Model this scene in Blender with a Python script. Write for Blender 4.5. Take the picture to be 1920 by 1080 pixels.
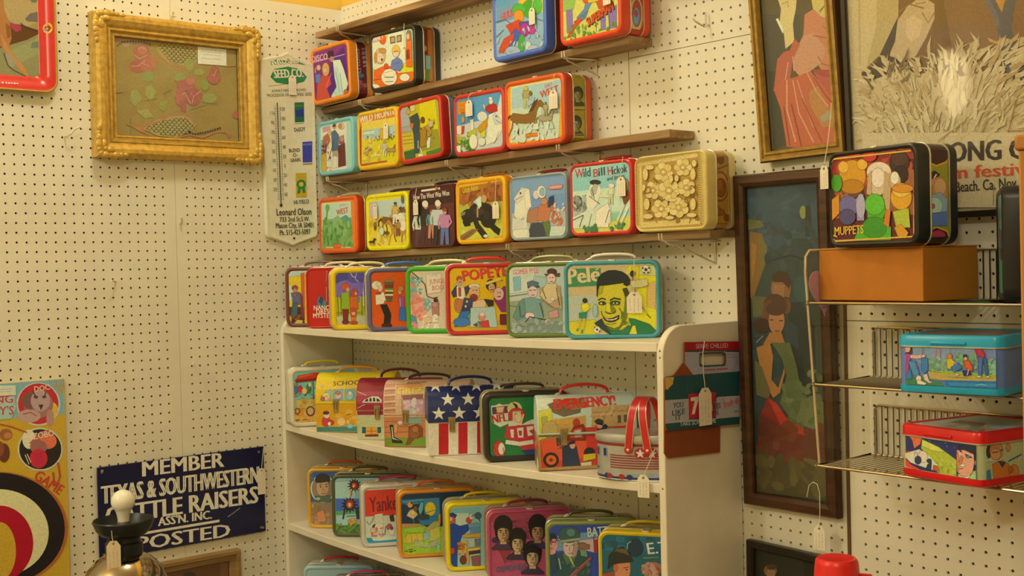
import bpy, bmesh, math, random
import numpy as np
from mathutils import Vector, Matrix, geometry as mgeo

for o in list(bpy.data.objects):
    bpy.data.objects.remove(o, do_unlink=True)
SC = bpy.context.scene
COL = SC.collection
PI = math.pi
rad = math.radians

# ---------------------------------------------------------------- camera
cam_data = bpy.data.cameras.new('camera')
cam = bpy.data.objects.new('camera', cam_data)
COL.objects.link(cam)
cam_data.sensor_width = 36.0
cam_data.lens = 42.8903
cam_data.clip_start = 0.05
CAM_POS = Vector((3.245523, -2.105041, 1.442435))
RX, UY, FZ = Vector((0.650868, 0.758818, -0.023797)), Vector((0.002135, 0.029515, 0.999562)), Vector((-0.759188, 0.650634, -0.017590))
m = Matrix((RX, UY, -FZ)).transposed().to_4x4()
m.translation = CAM_POS
cam.matrix_world = m
SC.camera = cam

# ---------------------------------------------------------------- world, lamps, exposure
SC.view_settings.view_transform = 'Standard'
SC.view_settings.look = 'None'
SC.view_settings.gamma = 1.0
SC.view_settings.use_curve_mapping = False
SC.view_settings.exposure = 0.0
W = bpy.data.worlds.new('shop_ambient')
SC.world = W
W.use_nodes = True
W.node_tree.nodes['Background'].inputs[0].default_value = (1.0, 0.71, 0.17, 1)
W.node_tree.nodes['Background'].inputs[1].default_value = 0.62


def lamp(name, loc, energy, color, radius):
    d = bpy.data.lights.new(name, 'POINT')
    d.energy = energy
    d.color = color
    d.shadow_soft_size = radius
    o = bpy.data.objects.new(name, d)
    COL.objects.link(o)
    o.location = loc
    return o


WARM = (1.0, 0.92, 0.62)
lamp('ceiling_globe_near', (0.9, -0.9, 3.05), 28, WARM, 0.10)
lamp('ceiling_globe_far', (0.8, -3.6, 2.85), 70, WARM, 0.13)
lamp('added_fill_right', (3.7, -3.1, 2.9), 62, WARM, 0.13)  # added fill to brighten the lower right wall and bookcase side

# ---------------------------------------------------------------- materials
MATS = {}


def mat(name, color, rough=0.5, metal=0.0, var=0.06, scale=40.0, bump=0.0, spec=0.5, coat=0.0, stretch=None):
    if name in MATS:
        return MATS[name]
    mt = bpy.data.materials.new(name)
    mt.use_nodes = True
    nt = mt.node_tree
    b = nt.nodes['Principled BSDF']
    b.inputs['Roughness'].default_value = rough
    b.inputs['Metallic'].default_value = metal
    b.inputs['Specular IOR Level'].default_value = spec
    b.inputs['Coat Weight'].default_value = coat
    tc = nt.nodes.new('ShaderNodeTexCoord')
    nz = nt.nodes.new('ShaderNodeTexNoise')
    nz.inputs['Scale'].default_value = scale
    nz.inputs['Detail'].default_value = 4
    if stretch:
        mp = nt.nodes.new('ShaderNodeMapping')
        mp.inputs['Scale'].default_value = stretch
        nt.links.new(tc.outputs['Object'], mp.inputs[0])
        nt.links.new(mp.outputs[0], nz.inputs['Vector'])
    else:
        nt.links.new(tc.outputs['Object'], nz.inputs['Vector'])
    cr = nt.nodes.new('ShaderNodeValToRGB')
    c = Vector(color)
    lo = [max(0, v * (1 - var * 1.5)) for v in color]
    hi = [min(1, v * (1 + var * 1.5)) for v in color]
    cr.color_ramp.elements[0].position = 0.3
    cr.color_ramp.elements[0].color = (*lo, 1)
    cr.color_ramp.elements[1].position = 0.7
    cr.color_ramp.elements[1].color = (*hi, 1)
    nt.links.new(nz.outputs['Fac'], cr.inputs[0])
    nt.links.new(cr.outputs[0], b.inputs['Base Color'])
    if bump:
        bp = nt.nodes.new('ShaderNodeBump')
        bp.inputs['Strength'].default_value = bump
        bp.inputs['Distance'].default_value = 0.002
        nt.links.new(nz.outputs['Fac'], bp.inputs['Height'])
        nt.links.new(bp.outputs[0], b.inputs['Normal'])
    MATS[name] = mt
    return mt


def lin1(c):
    return c / 12.92 if c <= 0.04045 else ((c + 0.055) / 1.055) ** 2.4


def hexlin(h):
    if isinstance(h, str):
        h = [int(v) for v in h.split(',')]
    return tuple(lin1(v / 255) for v in h)


def paint(h, rough=0.34, metal=0.0, var=0.03, scale=60):
    """painted tin or plastic of one colour"""
    return mat('paint_%d_%d_%d_%d' % (*h, int(rough * 100)), hexlin(h), rough, metal, var, scale)


def printed(name, rough):
    mt = bpy.data.materials.new(name)
    mt.use_nodes = True
    nt = mt.node_tree
    b = nt.nodes['Principled BSDF']
    b.inputs['Roughness'].default_value = rough
    at = nt.nodes.new('ShaderNodeAttribute')
    at.attribute_name = 'ink'
    tc = nt.nodes.new('ShaderNodeTexCoord')
    nz = nt.nodes.new('ShaderNodeTexNoise')
    nz.inputs['Scale'].default_value = 260
    nz.inputs['Detail'].default_value = 3
    nt.links.new(tc.outputs['Object'], nz.inputs['Vector'])
    mr = nt.nodes.new('ShaderNodeMapRange')
    mr.inputs[1].default_value = 0.3
    mr.inputs[2].default_value = 0.7
    mr.inputs[3].default_value = 0.88
    mr.inputs[4].default_value = 1.10
    nt.links.new(nz.outputs['Fac'], mr.inputs[0])
    mx = nt.nodes.new('ShaderNodeVectorMath')
    mx.operation = 'SCALE'
    nt.links.new(at.outputs['Color'], mx.inputs[0])
    nt.links.new(mr.outputs[0], mx.inputs['Scale'])
    nt.links.new(mx.outputs[0], b.inputs['Base Color'])
    return mt


INK = printed('printed_tin', 0.36)
PAPER = printed('printed_paper', 0.65)
ENAMEL = printed('printed_enamel', 0.25)


def glass(name, tint=(1, 1, 1), gloss=0.04):
    mt = bpy.data.materials.new(name)
    mt.use_nodes = True
    nt = mt.node_tree
    for n in list(nt.nodes):
        nt.nodes.remove(n)
    out = nt.nodes.new('ShaderNodeOutputMaterial')
    tr = nt.nodes.new('ShaderNodeBsdfTransparent')
    tr.inputs[0].default_value = (*tint, 1)
    gl = nt.nodes.new('ShaderNodeBsdfGlossy')
    gl.inputs['Roughness'].default_value = 0.05
    tc = nt.nodes.new('ShaderNodeTexCoord')
    nz = nt.nodes.new('ShaderNodeTexNoise')
    nz.inputs['Scale'].default_value = 6
    nt.links.new(tc.outputs['Object'], nz.inputs['Vector'])
    bp = nt.nodes.new('ShaderNodeBump')
    bp.inputs['Strength'].default_value = 0.06
    bp.inputs['Distance'].default_value = 0.01
    nt.links.new(nz.outputs['Fac'], bp.inputs['Height'])
    nt.links.new(bp.outputs[0], gl.inputs['Normal'])
    fr = nt.nodes.new('ShaderNodeFresnel')
    fr.inputs[0].default_value = 1.45
    ge = nt.nodes.new('ShaderNodeNewGeometry')
    inv = nt.nodes.new('ShaderNodeMath')
    inv.operation = 'SUBTRACT'
    inv.inputs[0].default_value = 1.0
    nt.links.new(ge.outputs['Backfacing'], inv.inputs[1])
    mul = nt.nodes.new('ShaderNodeMath')
    mul.operation = 'MULTIPLY'
    nt.links.new(fr.outputs[0], mul.inputs[0])
    nt.links.new(inv.outputs[0], mul.inputs[1])
    mx = nt.nodes.new('ShaderNodeMixShader')
    nt.links.new(mul.outputs[0], mx.inputs[0])
    nt.links.new(tr.outputs[0], mx.inputs[1])
    nt.links.new(gl.outputs[0], mx.inputs[2])
    nt.links.new(mx.outputs[0], out.inputs[0])
    return mt


GLASS = glass('picture_glass')
ACRYLIC = glass('clear_acrylic', (0.93, 0.92, 0.88))
PEG = mat('white_pegboard_paint', (0.79, 0.775, 0.74), 0.5, 0, 0.025, 9)
DARKBACK = mat('hardboard_back_and_hole_shade', (0.05, 0.032, 0.02), 0.9)
YELLOW = mat('yellow_wall_paint', (0.83, 0.58, 0.12), 0.7, 0, 0.02, 5)
WHITEWOOD = mat('white_painted_wood', (0.80, 0.765, 0.72), 0.45, 0, 0.035, 14, 0.15)
STEEL = mat('zinc_wire', (0.74, 0.71, 0.64), 0.4, 0.75)
CHROME = mat('chrome_wire', (0.50, 0.45, 0.38), 0.25, 1.0)
CREAMEDGE = mat('bare_tin_edge', (0.62, 0.58, 0.50), 0.35, 0.7, 0.12, 60)
FLOORM = mat('worn_floor_boards', (0.22, 0.15, 0.09), 0.5, 0, 0.15, 6, 0.1, stretch=(1, 8, 1))
CEILM = mat('ceiling_paint', (0.72, 0.66, 0.55), 0.8)
PAPERW = mat('white_tag_card', (0.84, 0.80, 0.74), 0.7, 0, 0.04, 60)
STRING = mat('white_cotton_string', (0.82, 0.78, 0.70), 0.8)


def wood(name, c, c2, scale=3.0, rough=0.6, axis=(1, 14, 14)):
    mt = bpy.data.materials.new(name)
    mt.use_nodes = True
    nt = mt.node_tree
    b = nt.nodes['Principled BSDF']
    b.inputs['Roughness'].default_value = rough
    tc = nt.nodes.new('ShaderNodeTexCoord')
    mp = nt.nodes.new('ShaderNodeMapping')
    mp.inputs['Scale'].default_value = axis
    nt.links.new(tc.outputs['Object'], mp.inputs[0])
    nz = nt.nodes.new('ShaderNodeTexNoise')
    nz.inputs['Scale'].default_value = scale
    nz.inputs['Detail'].default_value = 6
    nz.inputs['Distortion'].default_value = 0.8
    nt.links.new(mp.outputs[0], nz.inputs['Vector'])
    cr = nt.nodes.new('ShaderNodeValToRGB')
    cr.color_ramp.elements[0].position = 0.3
    cr.color_ramp.elements[0].color = (*c2, 1)
    cr.color_ramp.elements[1].position = 0.68
    cr.color_ramp.elements[1].color = (*c, 1)
    nt.links.new(nz.outputs['Fac'], cr.inputs[0])
    nt.links.new(cr.outputs[0], b.inputs['Base Color'])
    bp = nt.nodes.new('ShaderNodeBump')
    bp.inputs['Strength'].default_value = 0.35
    bp.inputs['Distance'].default_value = 0.002
    nt.links.new(nz.outputs['Fac'], bp.inputs['Height'])
    nt.links.new(bp.outputs[0], b.inputs['Normal'])
    return mt


BOARD = wood('old_barn_board', (0.46, 0.30, 0.16), (0.17, 0.095, 0.045))
DARKWOOD = wood('dark_stained_frame', (0.085, 0.032, 0.016), (0.035, 0.014, 0.008), rough=0.35)
BLACKWOOD = wood('black_frame', (0.022, 0.018, 0.016), (0.012, 0.01, 0.01), rough=0.35)
OAK = wood('plain_oak_frame', (0.36, 0.23, 0.10), (0.22, 0.13, 0.05), rough=0.45)
ORANGEWOOD = wood('orange_pine', (0.55, 0.24, 0.05), (0.42, 0.17, 0.03), rough=0.45, axis=(14, 14, 1))
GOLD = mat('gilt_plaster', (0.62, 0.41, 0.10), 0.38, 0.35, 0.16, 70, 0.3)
GOLDDARK = mat('dark_gilt', (0.38, 0.24, 0.06), 0.5, 0.2, 0.16, 70)  # darker gilt for the moulding steps and the narrow frame


# ---------------------------------------------------------------- mesh helpers
def finish(me, mats, smooth=True, angle=38):
    for mt in mats:
        me.materials.append(mt)
    if smooth and len(me.polygons):
        me.polygons.foreach_set('use_smooth', [True] * len(me.polygons))
        me.set_sharp_from_angle(angle=rad(angle))
    me.update()


class MB:
    def __init__(s):
        s.v, s.f, s.m = [], [], []

    def add(s, verts, faces, mi=0):
        n = len(s.v)
        s.v += [tuple(p) for p in verts]
        for f in faces:
            s.f.append(tuple(i + n for i in f))
            s.m.append(mi)
        return s

    def box(s, x0, y0, z0, x1, y1, z1, mi=0):
        v = [(x, y, z) for x in (x0, x1) for y in (y0, y1) for z in (z0, z1)]
        return s.add(v, [(0, 1, 3, 2), (4, 6, 7, 5), (0, 4, 5, 1), (2, 3, 7, 6), (0, 2, 6, 4), (1, 5, 7, 3)], mi)

    def tube(s, pts, r, n=8, mi=0, closed=False, flat=None):
        pts = [Vector(p) for p in pts]
        N = len(pts)
        rings = []
        prev = None
        for i, p in enumerate(pts):
            if closed:
                t = pts[(i + 1) % N] - pts[i - 1]
            else:
                t = pts[min(i + 1, N - 1)] - pts[max(i - 1, 0)]
            t.normalize()
            if prev is None:
                a = Vector((0, 0, 1)) if abs(t.z) < 0.9 else Vector((1, 0, 0))
                u = t.cross(a).normalized()
            else:
                u = (prev - t * prev.dot(t)).normalized()
            prev = u
            w = t.cross(u)
            rr = r[i] if isinstance(r, (list, tuple)) else r
            ra, rb = (rr, rr) if flat is None else (rr * flat[0], rr * flat[1])
            rings.append([p + u * ra * math.cos(2 * PI * k / n) + w * rb * math.sin(2 * PI * k / n) for k in range(n)])
        v = [q for R in rings for q in R]
        f = []
        M = N if closed else N - 1
        for i in range(M):
            j = (i + 1) % N
            for k in range(n):
                f.append((i * n + k, i * n + (k + 1) % n, j * n + (k + 1) % n, j * n + k))
        if not closed:
            f.append(tuple(range(n - 1, -1, -1)))
            f.append(tuple((N - 1) * n + k for k in range(n)))
        return s.add(v, f, mi)

    def lathe(s, prof, n=32, mi=0, c=(0, 0, 0), sx=1.0, sy=1.0):
        v = []
        for r, z in prof:
            for k in range(n):
                a = 2 * PI * k / n
                v.append((c[0] + r * math.cos(a) * sx, c[1] + r * math.sin(a) * sy, c[2] + z))
        f = []
        P = len(prof)
        for i in range(P - 1):
            for k in range(n):
                f.append((i * n + k, i * n + (k + 1) % n, (i + 1) * n + (k + 1) % n, (i + 1) * n + k))
        if prof[0][0] > 1e-6:
            f.append(tuple(range(n - 1, -1, -1)))
        if prof[-1][0] > 1e-6:
            f.append(tuple((P - 1) * n + k for k in range(n)))
        return s.add(v, f, mi)

    def loops(s, loops, mis, cap0=None, cap1=None):
        n = len(loops[0])
        base = len(s.v)
        s.v += [tuple(p) for L in loops for p in L]
        for i in range(len(loops) - 1):
            for k in range(n):
                s.f.append((base + i * n + k, base + i * n + (k + 1) % n, base + (i + 1) * n + (k + 1) % n, base + (i + 1) * n + k))
                s.m.append(mis[i])
        if cap0 is not None:
            s.f.append(tuple(base + k for k in range(n - 1, -1, -1)))
            s.m.append(cap0)
        if cap1 is not None:
            b2 = base + (len(loops) - 1) * n
            s.f.append(tuple(b2 + k for k in range(n)))
            s.m.append(cap1)
        return s

    def build(s, name, mats, parent=None, smooth=True, angle=38, bevel=0, fixn=True):
        if not isinstance(mats, (list, tuple)):
            mats = [mats]
        me = bpy.data.meshes.new(name)
        me.from_pydata(s.v, [], s.f)
        me.polygons.foreach_set('material_index', s.m)
        if fixn:
            bm = bmesh.new()
            bm.from_mesh(me)
            bmesh.ops.recalc_face_normals(bm, faces=bm.faces)
            bm.to_mesh(me)
            bm.free()
        finish(me, mats, smooth, angle)
        o = bpy.data.objects.new(name, me)
        COL.objects.link(o)
        if parent is not None:
            o.parent = parent
        if bevel:
            b = o.modifiers.new('soft_edge', 'BEVEL')
            b.width = bevel
            b.segments = 2
            b.limit_method = 'ANGLE'
        return o


def tag(o, label, cat, group=None):
    o['label'] = label
    o['category'] = cat
    if group:
        o['group'] = group
    return o


def thing(name, label, cat, loc=(0, 0, 0), a=0, roll=0, tilt=0, group=None):
    o = bpy.data.objects.new(name, None)
    o.empty_display_size = 0.05
    COL.objects.link(o)
    mt = Matrix.Translation(loc) @ Matrix.Rotation(rad(a), 4, 'Z') @ Matrix.Rotation(rad(-roll), 4, 'Y') @ Matrix.Rotation(rad(tilt), 4, 'X')
    o.matrix_world = mt
    return tag(o, label, cat, group)


def structure(o):
    o['kind'] = 'structure'
    return o


def rrect(w, h, r, n=5):
    """rounded rectangle, counter-clockwise from the bottom right corner, centred on 0"""
    p = []
    r = min(r, w / 2 - 1e-4, h / 2 - 1e-4)
    for cx, cy, a0 in ((w / 2 - r, -h / 2 + r, -90), (w / 2 - r, h / 2 - r, 0), (-w / 2 + r, h / 2 - r, 90), (-w / 2 + r, -h / 2 + r, 180)):
        for k in range(n + 1):
            a = rad(a0 + 90 * k / n)
            p.append((cx + r * math.cos(a), cy + r * math.sin(a)))
    return p


# ---------------------------------------------------------------- flat printing
TXT = {}


def text_polys(s):
    """letters of the built-in font as triangles: list of 2D polygons, width, cap height"""
    if s in TXT:
        return TXT[s]
    cu = bpy.data.curves.new('lettering', 'FONT')
    cu.body = s
    cu.resolution_u = 2
    o = bpy.data.objects.new('lettering', cu)
    COL.objects.link(o)
    bpy.context.view_layer.update()
    dg = bpy.context.evaluated_depsgraph_get()
    me = o.evaluated_get(dg).to_mesh()
    vs = [(v.co.x, v.co.y) for v in me.vertices]
    polys = [[vs[i] for i in p.vertices] for p in me.polygons]
    o.evaluated_get(dg).to_mesh_clear()
    bpy.data.objects.remove(o)
    bpy.data.curves.remove(cu)
    xs = [v[0] for v in vs]
    TXT[s] = (polys, min(xs), max(xs))
    return TXT[s]


_h = text_polys('H')
CAPH = max(p[1] for q in _h[0] for p in q)


def clip_poly(poly, clip):
    """Sutherland-Hodgman against a convex counter-clockwise polygon"""
    out = poly
    n = len(clip)
    for i in range(n):
        if not out:
            return out
        ax, ay = clip[i]
        bx, by = clip[(i + 1) % n]
        ex, ey = bx - ax, by - ay
        d = [ex * (p[1] - ay) - ey * (p[0] - ax) for p in out]
        if min(d) >= -1e-9:
            continue
        if max(d) <= 0:
            return []
        res = []
        for k in range(len(out)):
            p, q = out[k], out[(k + 1) % len(out)]
            dp, dq = d[k], d[(k + 1) % len(out)]
            if dp >= 0:
                res.append(p)
            if (dp > 0 > dq) or (dp < 0 < dq):
                t = dp / (dp - dq)
                res.append((p[0] + (q[0] - p[0]) * t, p[1] + (q[1] - p[1]) * t))
        out = res
    return out


def inside(p, poly):
    c = False
    x, y = p
    for i in range(len(poly)):
        x1, y1 = poly[i - 1]
        x2, y2 = poly[i]
        if (y1 > y) != (y2 > y) and x < (x2 - x1) * (y - y1) / (y2 - y1) + x1:
            c = not c
    return c


def stroke(pts, w):
    """a ribbon as a row of quads with mitred joints"""
    pts = [Vector(p) for p in pts]
    L, R = [], []
    for i, p in enumerate(pts):
        t = (pts[min(i + 1, len(pts) - 1)] - pts[max(i - 1, 0)])
        if t.length < 1e-9:
            t = Vector((1, 0))
        t.normalize()
        nrm = Vector((-t.y, t.x)) * w / 2
        L.append(tuple(p + nrm))
        R.append(tuple(p - nrm))
    return [[L[i], R[i], R[i + 1], L[i + 1]] for i in range(len(pts) - 1)]


def outline(poly, c):
    """thin dark key line round a small printed shape"""
    xs = [p[0] for p in poly]
    ys = [p[1] for p in poly]
    big = max(max(xs) - min(xs), max(ys) - min(ys))
    if big > 0.075 or big < 0.0055 or min(max(xs) - min(xs), max(ys) - min(ys)) < 0.003:
        return None
    return (tuple(v * 0.34 for v in c), stroke(list(poly) + [poly[0]], 0.0009))


def draw(lines, keyline=False):
    """art list -> [(linear colour, [2D polygons])] in metres"""
    out = []

    def pr(s):
        return [int(v) * 1e-4 for v in s.split(',')]
    for ln in lines:
        w = ln.split()
        op = w[0]
        c = hexlin(w[1])
        if op == 'P':
            out.append((c, [[tuple(pr(s)) for s in w[2:]]]))
            if keyline:
                k = outline(out[-1][1][0], c)
                if k:
                    out.append(k)
        elif op in 'EKS':
            ce, a, b = pr(w[2]), pr(w[3]), pr(w[4])
            n = {'E': 16 if max(Vector(a).length, Vector(b).length) < 0.02 else 48, 'K': 26, 'S': 10}[op]
            q = []
            for k in range(n):
                t = 2 * PI * k / n
                f = 1.0 if op == 'E' or k % 2 == 0 else (0.52 if op == 'K' else 0.40)
                if op == 'S':
                    t -= PI / 2
                q.append((ce[0] + f * (a[0] * math.cos(t) + b[0] * math.sin(t)), ce[1] + f * (a[1] * math.cos(t) + b[1] * math.sin(t))))
            out.append((c, [q]))
            if keyline:
                k = outline(q, c)
                if k:
                    out.append(k)
        elif op == 'L':
            out.append((c, stroke([pr(s) for s in w[3:]], int(w[2]) * 1e-4)))
        elif op == 'N':
            c2 = hexlin(w[2])
            rnd = random.Random(int(w[4]))
            p0, p1, sz = pr(w[5]), pr(w[6]), int(w[7]) * 1e-4
            for k in range(int(w[3])):
                f = rnd.random()
                cc = tuple(c[i] * (1 - f) + c2[i] * f for i in range(3))
                x = p0[0] + (p1[0] - p0[0]) * rnd.random()
                y = p0[1] + (p1[1] - p0[1]) * rnd.random()
                rx, ry = sz * (0.4 + 0.8 * rnd.random()), sz * (0.3 + 0.6 * rnd.random())
                an = rnd.random() * PI
                q = []
                for j in range(9):
                    t = 2 * PI * j / 9
                    r = 0.75 + 0.4 * rnd.random()
                    u, v = rx * math.cos(t) * r, ry * math.sin(t) * r
                    q.append((x + u * math.cos(an) - v * math.sin(an), y + u * math.sin(an) + v * math.cos(an)))
                out.append((cc, [q], 1))
        elif op == 'V':
            c2 = hexlin(w[2])
            rnd = random.Random(int(w[4]))
            p0, p1 = pr(w[5]), pr(w[6])
            for k in range(int(w[3])):
                f = rnd.random()
                cc = tuple(c[i] * (1 - f) + c2[i] * f for i in range(3))
                x = p0[0] + (p1[0] - p0[0]) * rnd.random()
                y = p0[1] + (p1[1] - p0[1]) * rnd.random()
                an = PI / 2 - (x - (p0[0] + p1[0]) / 2) / abs(p1[0] - p0[0]) * 2.4 + rnd.uniform(-0.4, 0.4)
                ln_ = 0.018 + 0.032 * rnd.random()
                wd = 0.0012 + 0.003 * rnd.random()
                bend = rnd.uniform(-0.5, 0.5)
                mx, my = x + math.cos(an) * ln_ * 0.55, y + math.sin(an) * ln_ * 0.55
                ex, ey = x + math.cos(an + bend) * ln_, y + math.sin(an + bend) * ln_
                nx, ny = -math.sin(an) * wd, math.cos(an) * wd
                out.append((cc, [[(x - nx, y - ny), (mx - nx, my - ny), (ex, ey), (mx + nx, my + ny), (x + nx, y + ny)]], 1))
        elif op == 'D':
            n = int(w[2])
            pts = [Vector(pr(s)) for s in w[3:]]
            closed = n > 30
            if closed:
                pts.append(pts[0])
            seg = [(pts[i + 1] - pts[i]).length for i in range(len(pts) - 1)]
            tot = sum(seg)
            cnt = n * 4 if closed else max(4, n // 2)
            q = []
            for k in range(cnt):
                d = (k + 0.5) / cnt * tot
                i = 0
                while i < len(seg) - 1 and d > seg[i]:
                    d -= seg[i]
                    i += 1
                t = (pts[i + 1] - pts[i]).normalized()
                p = pts[i] + t * d
                nn = Vector((-t.y, t.x))
                if closed:
                    a, b = nn * 0.0034 + t * 0.0016, t * 0.0011
                    q.append([tuple(p + a + b), tuple(p + a - b), tuple(p - a - b), tuple(p - a + b)])
                else:
                    q.append([tuple(p + Vector((math.cos(j), math.sin(j))) * 0.0032) for j in [k2 * PI / 4 for k2 in range(8)]])
            out.append((c, q))
        elif op == 'X':
            poly = [tuple(pr(s)) for s in w[2:]]
            xs = [p[0] for p in poly]
            ys = [p[1] for p in poly]
            q = []
            st = 0.0135
            y = min(ys)
            row = 0
            while y < max(ys):
                x = min(xs) + (st / 2 if row % 2 else 0)
                while x < max(xs) + st:
                    arc = [(x + st * 0.55 * math.cos(t), y + st * 0.62 * math.sin(t)) for t in [k * PI / 6 for k in range(7)]]
                    for k in range(6):
                        if inside(arc[k], poly) and inside(arc[k + 1], poly):
                            q += stroke(arc[k:k + 2], 0.0018)
                    x += st
                y += st * 0.5
                row += 1
            out.append((c, q))
        elif op == 'Y':
            a, b = Vector(pr(w[2])), Vector(pr(w[3]))
            t = (b - a).normalized()
            nn = Vector((-t.y, t.x))
            q = stroke([a, b], 0.0034)
            q.append([tuple(b + Vector((math.cos(k * PI / 5), math.sin(k * PI / 5))) * 0.0052) for k in range(10)])
            L = (b - a).length
            for sg in (-1, 1):
                q += stroke([a + t * 0.03 * L + nn * 0.0085 * sg, b - t * 0.05 * L + nn * 0.0085 * sg], 0.0008)
                for k in range(37):
                    p = a + t * L * (0.06 + 0.88 * k / 36)
                    q += stroke([p + nn * 0.003 * sg, p + nn * (0.0105 if k % 2 == 0 else 0.0075) * sg], 0.0008)
            out.append((c, q))
            r = [120, 100, 80, 60, 40, 20, 0, 20, 40, 60]
            l = [110, 90, 70, 50, 30, 10, 10, 30, 50]
            for sg, nums in ((1, r), (-1, l)):
                for k, nm in enumerate(nums):
                    p = a + t * L * (0.06 + 0.0925 * (k + (0 if sg == 1 else 0.5))) + nn * (0.018 * sg)
                    polys, x0, x1 = text_polys(str(nm))
                    sc = 0.0105 / CAPH
                    wq = (x1 - x0) * sc * 0.75
                    out.append((c, [[(p.x - wq / 2 + (v[0] - x0) * sc * 0.75, p.y - 0.005 + v[1] * sc) for v in f] for f in polys]))
        elif op in 'TB':
            i0, i1 = ln.index('"'), ln.rindex('"')
            s = ln[i0 + 1:i1]
            rest = ln[i1 + 1:].split()
            a, b, h = Vector(pr(rest[0])), Vector(pr(rest[1])), int(rest[2]) * 1e-4
            polys, x0, x1 = text_polys(s)
            L = (b - a).length
            t = (b - a) / L
            nn = Vector((-t.y, t.x))
            kx, ky = L / (x1 - x0), h / CAPH
            bold = (0.022 if op == 'T' else 0.055) * h
            for sh in (-bold, bold):
                out.append((c, [[tuple(a + t * ((v[0] - x0) * kx + sh) + nn * (v[1] * ky)) for v in f] for f in polys]))
    return out


def print_mesh(name, lines, fn, parent, clip=None, strips=None, mtl=None, base=None, step=0.00003, keyline=False):
    """printed sheet: flat coloured pieces laid over each other 0.03 mm apart.
    fn(u, v, lift) -> local point"""
    items = draw(lines, keyline)
    if base is not None:
        items.insert(0, base)
    V, F, C = [], [], []
    lift = 0.0
    for it in items:
        c, polys = it[0], it[1]
        lift += step if len(it) == 2 else 0.000006
        for poly in polys:
            if clip:
                poly = clip_poly(poly, clip)
            if len(poly) < 3:
                continue
            ar = sum(poly[i - 1][0] * poly[i][1] - poly[i][0] * poly[i - 1][1] for i in range(len(poly)))
            if abs(ar) < 1e-9:
                continue
            if ar < 0:
                poly = poly[::-1]
            parts = [poly]
            if strips:
                parts = []
                for s0, s1 in zip(strips[:-1], strips[1:]):
                    q = clip_poly(poly, [(-9, s0), (9, s0), (9, s1), (-9, s1)])
                    if len(q) >= 3:
                        parts.append(q)
            for q in parts:
                n = len(V)
                V += [fn(p[0], p[1], lift) for p in q]
                F.append(tuple(range(n, n + len(q))))
                C.append(c)
    me = bpy.data.meshes.new(name)
    me.from_pydata(V, [], F)
    ca = me.color_attributes.new('ink', 'FLOAT_COLOR', 'CORNER')
    buf = []
    for f, c in zip(F, C):
        buf += [c[0], c[1], c[2], 1.0] * len(f)
    ca.data.foreach_set('color', buf)
    me.materials.append(mtl or INK)
    o = bpy.data.objects.new(name, me)
    COL.objects.link(o)
    if parent is not None:
        o.parent = parent
    return o


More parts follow.
